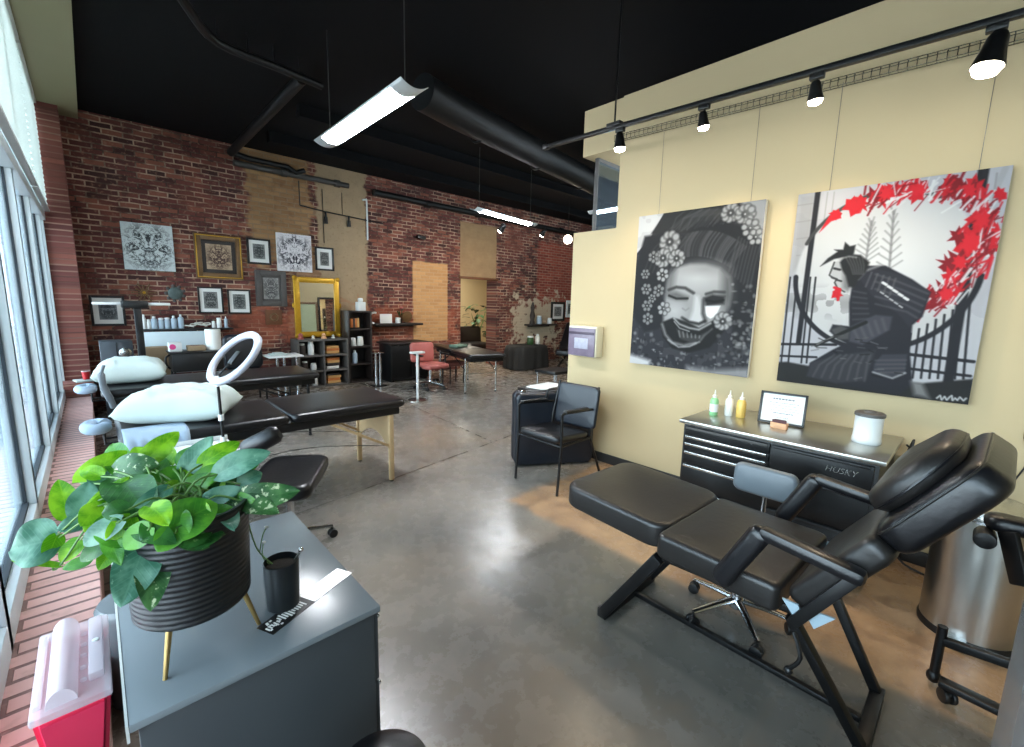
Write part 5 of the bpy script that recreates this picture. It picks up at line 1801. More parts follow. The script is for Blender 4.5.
for k in range(5):
    MB().bb(x0 + 0.086, x1 - 0.046, y0 + 0.07 + k * 0.052, y0 + 0.074 + k * 0.052, 0.535, 0.545).build('lid_rib', 'lid_clear', t)
q = MB()
q.cyl((x1 - 0.027, y0 + 0.2, 0.556), (x1 - 0.027, y0 + 0.2, 0.560), 0.007, seg=12)
q.build('latch_button', 'white_plastic', t)
t = thing('round_bin', 'small dark grey round bin on the floor behind the grey cabinet', 'bin', (0.01, 2.02, 0))
MB().lathe([(0, 0), (0.075, 0), (0.082, 0.01), (0.092, 0.36), (0.098, 0.364), (0.098, 0.385), (0.088, 0.40), (0, 0.41)], (0.01, 2.02, 0), 36).build('bin_body', 'cabinet_grey', t)
MB().cyl((0.01, 2.02, 0.405), (0.01, 2.02, 0.42), 0.014, bev=0.003).build('lid_knob', 'cabinet_side', t)

# stool under the lower edge of the picture
t = thing('round_stool', 'round black stool at the bottom edge, in front of the grey cabinet', 'stool', (0.385, 0.80, 0))
MB().lathe([(0, 0.375), (0.095, 0.375), (0.112, 0.39), (0.116, 0.42), (0.108, 0.444), (0.085, 0.454), (0, 0.462)], (0.385, 0.80, 0), 40).build('seat', 'black_vinyl', t)
MB().cyl((0.385, 0.80, 0.12), (0.385, 0.80, 0.375), 0.02).build('gas_column', 'chrome', t)
star_base(t, 0.385, 0.78, 0.17, a0=0.5, m='black_metal')


# ------------------------------------------------------------------ massage tables
def massage_table(name, label, x0, x1, y0, y1, ztop, legm, group, skirt=False, M0=None, th=0.065, legs_in=0.12, panel=True):
    c = ((x0 + x1) / 2, (y0 + y1) / 2, 0)
    t = thing(name, label, 'massage table', (0, 0, 0) if M0 is None else c, 0, group)
    Q = M0 if M0 is not None else Matrix.Identity(4)
    if M0 is None:
        t.location = c
        t.matrix_world = Matrix.Translation(c)
        WM[t.name] = Matrix.Translation(c)
    else:
        t.matrix_world = Q @ Matrix.Translation(c)
        WM[t.name] = Q @ Matrix.Translation(c)
    xm = (x0 + x1) / 2
    for a, b in ((x0, xm - 0.002), (xm + 0.002, x1)):
        MB().pad((b - a, y1 - y0, th), Q @ Matrix.Translation(((a + b) / 2, c[1], ztop - th / 2)), edge=0.03, puff=0.006, corner=0.05).build('table_pad', 'black_vinyl', t)
    f = MB()
    for y in (y0 + 0.05, y1 - 0.05):
        f.box(Q @ Vector((xm, y, ztop - th - 0.03)), (x1 - x0 - 0.1, 0.022, 0.06), rot=Q.to_3x3().to_4x4(), bev=0.003)
    for x in (x0 + 0.06, x1 - 0.06):
        f.box(Q @ Vector((x, c[1], ztop - th - 0.03)), (0.022, y1 - y0 - 0.1, 0.06), rot=Q.to_3x3().to_4x4(), bev=0.003)
    f.build('apron', 'black_metal' if skirt or legm != 'wood_leg' else 'black_vinyl', t)
    zt = ztop - th - 0.02
    for x, sx in ((x0 + legs_in, 1), (x1 - legs_in, -1)):
        for y in (y0 + 0.06, y1 - 0.04):
            if legm == 'wood_leg':
                MB().bar(Q @ Vector((x, y, 0.012)), Q @ Vector((x, y, zt)), 0.03, 0.04, 0.005).build('leg', legm, t)
                MB().cyl(Q @ Vector((x, y, 0)), Q @ Vector((x, y, 0.014)), 0.017, seg=14).build('foot', 'black_plastic', t)
            else:
                MB().cyl(Q @ Vector((x, y, 0.012)), Q @ Vector((x, y, zt)), 0.014, seg=14).build('leg', legm, t)
                MB().cyl(Q @ Vector((x, y, 0)), Q @ Vector((x, y, 0.02)), 0.018, seg=14).build('foot', 'black_plastic', t)
            MB().bar(Q @ Vector((x, y, 0.30 if legm == 'wood_leg' else 0.36)), Q @ Vector((x + sx * 0.52, y, zt - 0.02)), 0.014, 0.02, 0.003).build('brace', legm, t)
        if panel and legm == 'wood_leg':
            ya, yb = y0 + 0.06, y1 - 0.04
            w2 = (yb - ya) / 2
            pts = [(-w2, 0.30), (-w2, -0.06)]
            for k in range(9):
                u = -1 + 2 * k / 8
                pts.append((u * w2 * 0.96, 0.07 - 0.13 * u * u + (0.06 if k in (0, 8) else 0) * 0 + 0.0))
            pts += [(w2, -0.06), (w2, 0.30)]
            Mp = Q @ frame_M((x - 0.006, (ya + yb) / 2, zt - 0.30), (0, 1, 0), (0, 0, 1))
            MB().prism(pts, 0.012, Mp).build('end_panel', legm, t, smooth=0)
        else:
            MB().bar(Q @ Vector((x, y0 + 0.06, 0.33)), Q @ Vector((x, y1 - 0.04, 0.33)), 0.02, 0.02, 0.004).build('cross_rail', legm, t)
    if legm == 'wood_leg':
        for y in (y0 + 0.1, y1 - 0.1):
            MB().tube([Q @ Vector((x0 + legs_in, y, 0.3)), Q @ Vector((xm, y, 0.42)), Q @ Vector((x1 - legs_in, y, 0.3))], 0.003, seg=5, smooth=6).build('support_cable', 'wire', t)
    return t


massage_table('massage_table', 'black massage table with pale wooden legs behind the potted plant', 0.05, 1.84, 3.19, 3.90, 0.70, 'wood_leg', 'massage tables')
massage_table('massage_table', 'black massage table of the second row, behind the wooden-legged one', 0.0, 1.78, 4.92, 5.65, 0.70, 'black_metal', 'massage tables')
Mq = Matrix.Translation((4.62, 5.42, 0)) @ Matrix.Rotation(math.atan2(1.0, 0.27), 4, 'Z')
massage_table('massage_table', 'black massage table with shiny metal legs by the doorway', 0.0, 1.8, -0.33, 0.33, 0.68, 'steel', 'massage tables', M0=Mq, legs_in=0.28)


def pillow(label, c, L, W, T, rz, tilt=0.0):
    G = []
    n = 30
    M = Matrix.Translation(c) @ Matrix.Rotation(rz, 4, 'Z') @ Matrix.Rotation(tilt, 4, 'Y')
    top, bot = [], []
    for i in range(n + 1):
        r1, r2 = [], []
        for j in range(n + 1):
            u, v = -1 + 2 * i / n, -1 + 2 * j / n
            k = (max(0, 1 - u ** 4) * max(0, 1 - v ** 4)) ** 0.55
            pin = 1 - 0.07 * (1 - abs(u)) * v * v
            pin2 = 1 - 0.09 * (1 - abs(v)) * u * u
            wr = 0.02 * mnoise.noise(Vector((u * 2.3 + 5 * L, v * 4.1, rz))) + 0.013 * mnoise.noise(Vector((u * 6, v * 7 + u * 3, rz + 4)))
            x, y = u * L / 2 * pin2, v * W / 2 * pin
            r1.append(M @ Vector((x, y, T * 0.62 * k + wr * k)))
            r2.append(M @ Vector((x, y, -T * 0.38 * k ** 0.8)))
        top.append(r1)
        bot.append(r2)
    mb = MB()
    mb.surf(top)
    mb.surf([r[::-1] for r in bot])
    bmesh.ops.remove_doubles(mb.bm, verts=mb.bm.verts[:], dist=0.0005)
    return solo(mb, 'pillow', 'pillow_white', label, 'pillow', 'white pillows on the massage tables', loc=c, smooth=80)


pillow('white pillow on the wooden-legged massage table, nearer to the plant', (0.39, 3.58, 0.775), 0.60, 0.46, 0.22, -0.45)
pillow('white pillow on the second massage table, farther from the plant', (0.23, 5.36, 0.785), 0.52, 0.46, 0.22, -0.12)

# pale blue sheet hanging over the head end
G = []
for i in range(25):
    u = i / 24
    row = []
    for z, y in ((0.708, 3.42), (0.709, 3.26), (0.704, 3.20), (0.68, 3.178), (0.61, 3.172), (0.54, 3.168), (0.49 + 0.05 * math.sin(u * 9), 3.165)):
        dd = 0.012 * math.sin(u * 19) * (1 if z < 0.69 else 0.1)
        row.append((0.07 + 0.30 * u, y - abs(dd), z))
    G.append(row)
q = MB().surf(G)
solo(q, 'draped_sheet', 'drape_blue', 'pale blue sheet hanging over the edge of the wooden-legged massage table', 'sheet', loc=(0.2, 3.2, 0.7), solid=0.003, smooth=80)


def face_cradle(label, x, y, z, cover):
    t = thing('face_cradle', label, 'headrest', (x, y, z), 0, 'face cradles')
    pts = [(x + 0.045 * math.cos(a), y + 0.085 * math.sin(a), z + 0.0) for a in np.linspace(0.5, 2 * PI - 0.5, 18)]
    MB().tube(pts, 0.034, seg=12).build('ring_cushion', cover, t)
    for s in (-1, 1):
        MB().tube([(x + 0.03, y + s * 0.07, z - 0.03), (x + 0.03, y + s * 0.07, z - 0.10), (x + 0.12, y + s * 0.07, z - 0.10)], 0.008, seg=8).build('support_rod', 'black_metal', t)
    return t


face_cradle('pale blue covered face cradle at the window end of the wooden-legged table', -0.035, 3.66, 0.69, 'drape_blue')
face_cradle('face cradle at the window end of the second massage table', -0.085, 5.2, 0.69, 'drape_blue')
t = thing('arm_sling', 'dark curved bracket standing up at the head of the second massage table', 'bracket', (0.03, 4.86, 0.62))
q = MB()
q.tube([(0.04, 4.88, 0.92), (0.02, 4.86, 0.85), (0.025, 4.86, 0.74), (0.06, 4.87, 0.62), (0.07, 4.885, 0.56)], [0.012, 0.024, 0.026, 0.022, 0.016], seg=12, smooth=5)
q.build('curved_arm', 'grey_vinyl', t)
MB().cyl((0.07, 4.88, 0.56), (0.07, 4.96, 0.60), 0.015).build('clamp', 'black_metal', t)

# ------------------------------------------------------------------ ring lamp on a small trolley
t = thing('side_trolley', 'grey trolley half hidden by the plant, in front of the first massage table', 'trolley', (0.36, 2.96, 0))
q = MB()
q.bb(0.17, 0.55, 2.78, 3.13, 0.615, 0.63, bev=0.004)
q.bb(0.17, 0.55, 2.775, 2.785, 0.63, 0.655, bev=0.003)
q.bb(0.17, 0.55, 3.125, 3.135, 0.63, 0.655, bev=0.003)
q.build('tray_top', 'white_metal', t)
MB().bb(0.19, 0.53, 2.8, 3.11, 0.2, 0.215, bev=0.004).build('shelf', 'white_metal', t)
for x in (0.185, 0.535):
    for y in (2.795, 3.115):
        lg = MB().cyl((x, y, 0.06), (x, y, 0.615), 0.011).build('post', 'steel', t)
        f, w_ = MB(), MB()
        caster(f, w_, x, y, 0.022, 0.5)
        f.build('caster_fork', 'black_plastic', lg)
        w_.build('caster_wheel', 'black_plastic', lg)
t = thing('ring_lamp', 'white ring-shaped lamp tilted on a thin pole in front of the first massage table', 'lamp', (0.505, 3.0, 0.63))
MB().lathe([(0, 0), (0.05, 0), (0.05, 0.01), (0.018, 0.018), (0.016, 0.05), (0, 0.05)], (0.505, 3.0, 0.63), 24).build('base', 'white_plastic', t)
MB().cyl((0.505, 3.0, 0.66), (0.50, 3.0, 1.0), 0.008, seg=12).build('pole', 'black_metal', t)
q = MB()
q.cyl((0.503, 3.0, 0.78), (0.503, 3.0, 0.815), 0.015)
q.cyl((0.501, 3.0, 0.985), (0.50, 3.0, 1.03), 0.014)
q.build('collar', 'white_plastic', t)
RC = Vector((0.595, 3.01, 1.145))
nr = Vector((0.730, 0.197, -0.655)).normalized()
e1 = nr.cross(Vector((0, 0, 1))).normalized()
Mr = frame_M(RC, e1, nr.cross(e1))
prf = [(0.148, 0.0), (0.15, 0.012), (0.156, 0.016), (0.182, 0.016), (0.188, 0.012), (0.19, 0.0), (0.188, -0.012), (0.182, -0.016), (0.156, -0.016), (0.15, -0.012), (0.148, 0.0)]
MB().lathe(prf, RC, 56, Mr.to_3x3().to_4x4()).build('ring', 'ring_white', t, smooth=60)
q = MB()
a0 = Mr @ Vector((0, 0, 0))
near = min((Mr @ Vector((0.168 * math.cos(a), 0.168 * math.sin(a), 0)) for a in np.linspace(0, 2 * PI, 60)), key=lambda v: (v - Vector((0.50, 3.0, 1.03))).length)
q.tube([(0.50, 3.0, 1.03), near], 0.010, seg=8)
q.ball((0.50, 3.0, 1.03), 0.016, seg=10)
q.build('tilt_joint', 'white_plastic', t)
q = MB()
q.tube([near, RC, RC + (RC - near) * 0.2], 0.005, seg=6)
q.box(RC, (0.05, 0.09, 0.012), rot=Mr.to_3x3().to_4x4(), bev=0.004)
q.build('phone_clip', 'black_plastic', t)

# ------------------------------------------------------------------ black stool with a rolled back beside the table
t = thing('padded_stool', 'black padded stool with a curved back roll, right behind the potted plant', 'stool', (0.76, 2.68, 0))
Mx = Matrix.Translation((0.76, 2.68, 0.465)) @ Matrix.Rotation(-0.55, 4, 'Z')
MB().pad((0.36, 0.56, 0.085), Mx, edge=0.03, puff=-0.012, corner=0.07).build('seat', 'black_vinyl', t)
MB().cyl((0.76, 2.68, 0.12), (0.76, 2.68, 0.425), 0.022).build('gas_column', 'chrome', t)
star_base(t, 0.76, 2.68, 0.24, a0=0.0)
pts = []
for k in range(11):
    a = math.radians(185 + k * 10)
    pts.append((0.65 + 0.10 * math.cos(a), 2.62 + 0.10 * math.sin(a), 0.70 + 0.009 * k))
MB().tube([(x, y, z) for x, y, z in pts], [0.035] + [0.05] * 9 + [0.038], seg=16, flat=1.0).build('back_roll', 'black_vinyl', t)
q = MB()
q.tube([(0.70, 2.66, 0.43), (0.56, 2.53, 0.43), (0.535, 2.50, 0.5), (0.56, 2.52, 0.74)], 0.011, seg=8, smooth=4)
q.box((0.575, 2.55, 0.71), (0.05, 0.05, 0.03), bev=0.006)
q.build('back_bracket', 'chrome', t)

# ------------------------------------------------------------------ pictures on the brick wall
YW = 8.1


def picture(name, label, x0, x1, z0, z1, fm, pm, fw=0.03, mw=0.06, dep=0.03, group='pictures on the brick wall', canvas=False, mt='paper'):
    t = thing(name, label, 'picture', ((x0 + x1) / 2, YW, z0), 0, group)
    y0, y1 = YW - dep, YW
    if canvas:
        MB().bb(x0, x1, y0 + 0.002, y1, z0, z1, bev=0.003).build('stretcher', fm, t)
        MB().bb(x0 + 0.002, x1 - 0.002, y0 - 0.001, y0 + 0.003, z0 + 0.002, z1 - 0.002).build('print', pm, t)
        return t
    f = MB()
    f.bb(x0, x0 + fw, y0, y1, z0, z1, bev=0.005)
    f.bb(x1 - fw, x1, y0, y1, z0, z1, bev=0.005)
    f.bb(x0 + fw * 0.98, x1 - fw * 0.98, y0, y1, z0, z0 + fw, bev=0.005)
    f.bb(x0 + fw * 0.98, x1 - fw * 0.98, y0, y1, z1 - fw, z1, bev=0.005)
    f.build('frame', fm, t)
    MB().bb(x0 + fw * 0.7, x1 - fw * 0.7, y1 - 0.012, y1 - 0.006, z0 + fw * 0.7, z1 - fw * 0.7).build('mount', mt, t)
    MB().bb(x0 + fw + mw, x1 - fw - mw, y1 - 0.016, y1 - 0.012, z0 + fw + mw, z1 - fw - mw).build('print', pm, t)
    return t


picture('canvas_print', 'grey and white canvas with a winged crest drawing, leftmost large picture on the brick wall', 0.39, 0.95, 1.83, 2.46, 'black_plastic', 'flash_crest', canvas=True)
t = picture('framed_picture', 'drawing of a mask in a broad bronze frame on the brick wall', 1.19, 1.80, 1.76, 2.41, 'bronze', 'flash_gold', fw=0.085, mw=0.055, dep=0.045, mt='dark_wood')
q = MB()
for (a, b, c, d) in ((1.205, 1.218, 1.775, 2.395), (1.772, 1.785, 1.775, 2.395)):
    q.bb(a, b, YW - 0.05, YW - 0.042, c, d, bev=0.003)
for c in (1.775, 2.382):
    q.bb(1.218, 1.772, YW - 0.05, YW - 0.042, c, c + 0.013, bev=0.003)
q.build('gilt_edge', 'gold', t)
picture('framed_picture', 'small print in a black frame between the bronze frame and the white moth canvas', 1.875, 2.215, 2.02, 2.42, 'black_plastic', 'print_a', mw=0.055)
picture('canvas_print', 'white unframed canvas with a dark moth drawing above the gold mirror', 2.305, 2.855, 1.94, 2.55, 'white_plastic', 'flash_moth', canvas=True)
picture('framed_picture', 'small print in a black frame on the concrete column right of the moth canvas', 2.915, 3.235, 1.99, 2.39, 'black_plastic', 'print_b', mw=0.055)
picture('framed_picture', 'dark picture in a wide pewter frame left of the gold mirror', 1.96, 2.42, 1.36, 1.93, 'pewter', 'print_d', fw=0.085, mw=0.03, dep=0.045, mt='pewter')
picture('framed_picture', 'black framed print under the bronze frame, left one of the pair', 1.185, 1.505, 1.24, 1.635, 'black_plastic', 'print_b', mw=0.05, fw=0.022)
picture('framed_picture', 'black framed print under the bronze frame, right one of the pair', 1.565, 1.88, 1.235, 1.61, 'black_plastic', 'print_a', mw=0.05, fw=0.022)
picture('framed_picture', 'black framed print with a wide pale mount in the corner by the pilaster', 0.0, 0.35, 1.07, 1.47, 'black_plastic', 'print_c', mw=0.055, fw=0.028)
picture('framed_picture', 'black framed sketch above the small shelf at the far right of the brick wall', 9.08, 9.64, 1.05, 1.57, 'black_plastic', 'print_d', mw=0.07, fw=0.06, group='pictures at the far end')
picture('framed_picture', 'white bordered sketch half hidden by the tan wall corner at the far end', 9.70, 10.2, 1.15, 1.62, 'white_plastic', 'print_a', mw=0.06, fw=0.03, group='pictures at the far end')

t = thing('starburst_ornament', 'small gold starburst ornament hanging under the grey crest canvas', 'wall ornament', (0.57, YW, 1.53))
for k in range(12):
    a = 2 * PI * k / 12
    r = 0.125 if k % 2 == 0 else 0.09
    c, s_ = math.cos(a), math.sin(a)
    q = MB()
    q.bar((0.57 + 0.02 * c, YW - 0.015, 1.525 + 0.02 * s_), (0.57 + r * c, YW - 0.012, 1.525 + r * s_), 0.014, 0.014, 0.003, up=(0, 1, 0))
    q.ball((0.57 + r * c, YW - 0.015, 1.525 + r * s_), 0.014, seg=8)
    q.build('ray', 'bronze', t)
MB().lathe([(0, 0.012), (0.03, 0.01), (0.04, 0)], (0.57, YW + 0.001, 1.525), 20, Matrix.Rotation(PI / 2, 4, 'X')).build('boss', 'gold', t)
t = thing('shell_ornament', 'grey green shell-shaped ornament hanging right of the gold starburst', 'wall ornament', (0.92, YW, 1.53))
MB().lathe([(0, 0.03), (0.05, 0.028), (0.085, 0.014), (0.095, 0)], (0.92, YW - 0.002, 1.525), 10, Matrix.Rotation(PI / 2, 4, 'X')).build('shell', mat('verdigris', (84, 98, 96), rough=0.6, var=0.4, vscale=24, bump=0.5), t)
for k in range(9):
    a = 2 * PI * (k + 0.5) / 9
    MB().ball((0.92 + 0.105 * math.cos(a), YW - 0.008, 1.525 + 0.105 * math.sin(a)), 0.024, (1, 0.4, 1), 8).build('scallop', 'pewter', t)
t = thing('carved_tile', 'small square carved brown tile under the pewter frame', 'wall ornament', (2.2, YW, 1.18))
MB().bb(2.08, 2.33, YW - 0.025, YW + 0.002, 1.055, 1.30, bev=0.006).build('tile', 'rust_wood', t)
MB().tube([(2.205 + 0.055 * math.cos(a), YW - 0.027, 1.178 + 0.055 * math.sin(a)) for a in np.linspace(0, 2 * PI, 20)[:-1]], 0.014, seg=8, closed=True).build('carved_ring', 'bronze', t)

# gold mirror
t = thing('gold_mirror', 'tall mirror in an ornate gold frame standing on the grey bookcase', 'mirror', (2.92, YW - 0.05, 0.84))
x0, x1, z0, z1, yy = 2.525, 3.295, 0.835, 1.86, 8.06
q = MB()
fw = 0.085
for (a, b, c, d) in ((x0, x0 + fw, z0, z1), (x1 - fw, x1, z0, z1), (x0 + fw, x1 - fw, z0, z0 + fw), (x0 + fw, x1 - fw, z1 - fw, z1)):
    q.bb(a, b, yy - 0.02, yy + 0.035, c, d, bev=0.012, seg=3)
q.build('frame', 'gold', t)
q = MB()
for (a, b, c, d) in ((x0 + fw - 0.014, x0 + fw + 0.006, z0 + fw, z1 - fw), (x1 - fw - 0.006, x1 - fw + 0.014, z0 + fw, z1 - fw)):
    q.bb(a, b, yy - 0.028, yy, c, d, bev=0.004)
for c in (z0 + fw - 0.008, z1 - fw - 0.008):
    q.bb(x0 + fw, x1 - fw, yy - 0.028, yy, c, c + 0.016, bev=0.004)
q.build('inner_moulding', 'gold', t)
for x in (x0 + 0.02, x1 - 0.02):
    for z in (z0 + 0.02, z1 - 0.02):
        MB().ball((x, yy - 0.015, z), 0.04, (1, 0.5, 1), 10).build('corner_boss', 'gold', t)
for x in (x0 - 0.012, x1 + 0.012):
    MB().ball((x, yy, 1.38), 0.03, (0.7, 0.5, 1.6), 10).build('side_scroll', 'gold', t)
MB().bb(x0 + fw - 0.01, x1 - fw + 0.01, yy - 0.005, yy + 0.005, z0 + fw - 0.01, z1 - fw + 0.01).build('mirror_glass', 'mirror', t)

# things the mirror shows: the end face of the tan block
t = thing('standing_mirror', 'tall black framed mirror reflected in the gold mirror', 'mirror', (5.0, 2.95, 0))
Mm = Matrix.Translation((5.03, 2.96, 0)) @ Matrix.Rotation(math.radians(3), 4, 'X')
q = MB()
for c, s in (((-0.22, 0, 0.77), (0.05, 0.04, 1.54)), ((0.22, 0, 0.77), (0.05, 0.04, 1.54)), ((0, 0, 1.515), (0.44, 0.04, 0.05)), ((0, 0, 0.025), (0.44, 0.04, 0.05))):
    q.box(Mm @ Vector(c), s, rot=Mm.to_3x3().to_4x4(), bev=0.005)
q.build('frame', 'black_plastic', t)
MB().box(Mm @ Vector((0, 0.0, 0.77)), (0.42, 0.012, 1.48), rot=Mm.to_3x3().to_4x4()).build('mirror_glass', 'mirror', t)
t = thing('leaning_board', 'pale board with a brown wooden frame reflected in the gold mirror', 'board', (4.5, 2.95, 0))
Mm = Matrix.Translation((4.5, 2.95, 0)) @ Matrix.Rotation(math.radians(3), 4, 'X')
q = MB()
for c, s in (((-0.24, 0, 0.7), (0.06, 0.03, 1.4)), ((0.24, 0, 0.7), (0.06, 0.03, 1.4)), ((0, 0, 1.37), (0.44, 0.03, 0.06)), ((0, 0, 0.03), (0.44, 0.03, 0.06))):
    q.box(Mm @ Vector(c), s, rot=Mm.to_3x3().to_4x4(), bev=0.004)
q.build('frame', 'trim_brown', t)
MB().box(Mm @ Vector((0, -0.004, 0.7)), (0.44, 0.012, 1.36), rot=Mm.to_3x3().to_4x4()).build('panel', 'pale_green_board', t)

# cable with sockets across the concrete column
q = MB()
q.tube([(2.70, 8.08, 3.03), (3.1, 8.07, 2.99), (3.5, 8.07, 2.97), (3.9, 8.08, 2.95), (4.2, 8.08, 2.94)], 0.011, seg=8, smooth=4)
q.tube([(2.70, 8.08, 3.03), (2.70, 8.08, 3.42)], 0.008, seg=6)
q.tube([(3.08, 8.085, 3.36), (3.08, 8.085, 2.46)], 0.006, seg=6)
q.tube([(3.42, 8.085, 3.36), (3.42, 8.085, 2.98)], 0.006, seg=6)
solo(q, 'light_cable', 'cord', 'black light cable strung across the concrete column above the mirror', 'cable', loc=(3.3, 8.08, 2.98))
for x, lab in ((3.12, 'black lamp socket on the cable, left of the two above the mirror'), (3.53, 'black lamp socket on the cable, right of the two above the mirror')):
    t = thing('lamp_socket', lab, 'lamp socket', (x, 8.07, 2.85), 0, 'sockets on the cable')
    MB().cyl((x, 8.07, 2.90), (x, 8.07, 2.98), 0.018, seg=14, bev=0.003).build('cap', 'black_plastic', t)
    MB().cyl((x, 8.07, 2.79), (x, 8.07, 2.90), 0.034, 0.03, seg=16, bev=0.005).build('socket_body', 'black_plastic', t)
q = MB()
q.tube([(3.80, 8.08, 3.30), (3.86, 8.08, 3.31), (3.88, 8.08, 3.26), (3.88, 8.08, 2.6)], 0.016, seg=8, smooth=4)
solo(q, 'white_conduit', 'white_metal', 'short pale conduit running down the right edge of the concrete column', 'pipe', loc=(3.86, 8.08, 2.9))
t = thing('wall_camera', 'small black camera on a bracket on the red brick above the bricked-up window', 'camera', (4.95, 8.05, 2.75))
MB().cyl((4.92, 8.098, 2.78), (4.92, 8.02, 2.78), 0.012, seg=10).build('bracket', 'black_plastic', t)
MB().box((4.98, 8.0, 2.77), (0.2, 0.07, 0.07), rot=(0, 0.08, 0.1), bev=0.012).build('camera_body', 'black_plastic', t)

# ------------------------------------------------------------------ shelf with bottles on the left
t = thing('wall_shelf', 'black wall shelf loaded with bottles above the white board', 'shelf', (1.02, 7.95, 1.02))
MB().bb(0.49, 1.56, 7.80, 8.098, 1.005, 1.03, bev=0.003).build('shelf_board', 'black_plastic', t)
for x in (0.62, 1.42):
    q = MB()
    q.bb(x - 0.01, x + 0.01, 7.9, 8.098, 0.985, 1.005)
    q.bb(x - 0.01, x + 0.01, 8.085, 8.098, 0.86, 1.0)
    q.build('shelf_bracket', 'black_metal', t)


def jar(name, label, x, y, z, r, h, m, group, neck=0.5, cat='bottle', capm='white_plastic'):
    t = thing(name, label, cat, (x, y, z), 0, group)
    MB().lathe([(0, 0), (r * 0.94, 0), (r, h * 0.04), (r, h * 0.66), (r * 0.9, h * 0.76), (r * neck, h * 0.84), (r * neck, h * 0.86), (0, h * 0.86)], (x, y, z), 18).build('body', m, t)
    MB().lathe([(0, h * 0.84), (r * neck * 1.15, h * 0.84), (r * neck * 1.15, h * 0.97), (r * neck * 0.6, h), (0, h)], (x, y, z), 14).build('cap', capm, t)
    return t


SG = 'bottles on the black wall shelf'
for i, (x, r, h, m, lab, nk) in enumerate((
        (0.525, 0.022, 0.20, 'white_plastic', 'slim white bottle at the left end of the black wall shelf', 0.5),
        (0.575, 0.024, 0.13, 'white_plastic', 'short white bottle second from the left on the black wall shelf', 0.7),
        (0.635, 0.036, 0.175, 'bottle_blue', 'pale blue bottle third from the left on the black wall shelf', 0.45),
        (0.71, 0.033, 0.15, 'bottle_blue', 'pale blue bottle fourth from the left on the black wall shelf', 0.8),
        (0.78, 0.033, 0.155, 'bottle_blue', 'pale blue bottle fifth from the left on the black wall shelf', 0.8),
        (0.855, 0.036, 0.18, 'bottle_blue', 'pale blue bottle sixth from the left on the black wall shelf', 0.4),
        (0.935, 0.036, 0.20, 'bottle_blue', 'taller pale blue bottle left of the tangle on the black wall shelf', 0.35),
        (1.33, 0.025, 0.10, 'white_plastic', 'short white jar right of the tangle on the black wall shelf', 0.8),
        (1.40, 0.032, 0.15, 'white_plastic', 'wide white bottle near the right end of the black wall shelf', 0.8),
        (1.49, 0.024, 0.17, 'bottle_blue', 'slim grey blue bottle at the right end of the black wall shelf', 0.3))):
    jar('bottle', lab, x, 7.93, 1.03, r, h, m, SG, nk)
q = MB()
rs = random.Random(9)
for k in range(5):
    cx = 1.03 + k * 0.055
    q.tube([(cx + 0.05 * math.cos(a) + rs.uniform(-.01, .01), 7.93 + 0.03 * math.sin(a), 1.042 + 0.02 * k % 0.05 + 0.03 * abs(math.sin(a * 0.5 + k))) for a in np.linspace(0, 2 * PI, 14)[:-1]], 0.008, seg=6, closed=True)
solo(q, 'cord_tangle', 'milky', 'tangle of pale cords in the middle of the black wall shelf', 'cord', loc=(1.13, 7.93, 1.03))

# white board, carton, work cart, lamp stand
t = thing('white_board', 'white board propped below the black wall shelf', 'board', (0.9, 7.75, 0))
MB().bb(0.44, 1.36, 7.70, 7.72, 0.42, 1.0, bev=0.004).build('panel', 'pale_panel', t)
for x in (0.5, 1.3):
    MB().bar((x, 7.73, 0.0), (x, 7.73, 0.95), 0.03, 0.02, 0.003).build('leg', 'white_metal', t)
t = thing('cardboard_box', 'brown cardboard box standing before the white board', 'box', (0.56, 7.55, 0))
MB().bb(0.41, 0.72, 7.42, 7.66, 0.25, 0.81, bev=0.004).build('box_body', 'cardboard', t)
MB().bb(0.41, 0.72, 7.535, 7.545, 0.808, 0.812).build('tape', 'book_tan', t)
MB().bb(0.40, 0.73, 7.41, 7.67, 0.0, 0.25, bev=0.006).build('stand', 'black_plastic', t)
t = thing('work_cart', 'black work cart behind the second massage table, carrying paper towels', 'cart', (0.95, 6.95, 0))
q = MB()
q.bb(0.68, 1.22, 6.8, 7.15, 0.55, 0.78, bev=0.012)
q.build('upper_box', 'black_plastic', t)
q = MB()
q.bb(0.66, 1.24, 6.78, 7.17, 0.78, 0.80, bev=0.005)
q.build('top_edge', 'black_metal', t)
MB().bb(0.72, 1.18, 6.83, 7.12, 0.1, 0.14, bev=0.004).build('lower_shelf', 'black_plastic', t)
for x in (0.7, 1.2):
    for y in (6.82, 7.13):
        lg = MB().cyl((x, y, 0.06), (x, y, 0.56), 0.013).build('post', 'black_metal', t)
        w_ = MB().cyl((x - 0.01, y, 0.03), (x + 0.01, y, 0.03), 0.03, seg=14)
        w_.build('wheel', 'black_plastic', lg)
q = MB()
q.tube([(0.655, 6.82, 0.60), (0.62, 6.80, 0.66), (0.62, 6.80, 0.74), (0.66, 6.82, 0.77)], 0.012, seg=8, smooth=4)
q.build('handle', 'black_metal', t)
t = thing('paper_towel_roll', 'tall white paper towel roll on the right end of the black work cart', 'paper towel roll', (1.155, 7.0, 0.80))
MB().lathe([(0.02, 0), (0.085, 0), (0.088, 0.004), (0.088, 0.262), (0.085, 0.266), (0.02, 0.266)], (1.155, 7.0, 0.80), 32).build('paper', 'paper', t)
MB().lathe([(0.018, -0.0), (0.022, 0.0), (0.022, 0.268), (0.018, 0.268)], (1.155, 7.0, 0.80), 20).build('core', 'cardboard', t)
t = thing('tissue_box', 'white and pink box on the left end of the black work cart', 'box', (0.74, 6.95, 0.80))
MB().bb(0.67, 0.80, 6.88, 7.02, 0.80, 0.915, bev=0.006).build('box_body', 'white_plastic', t)
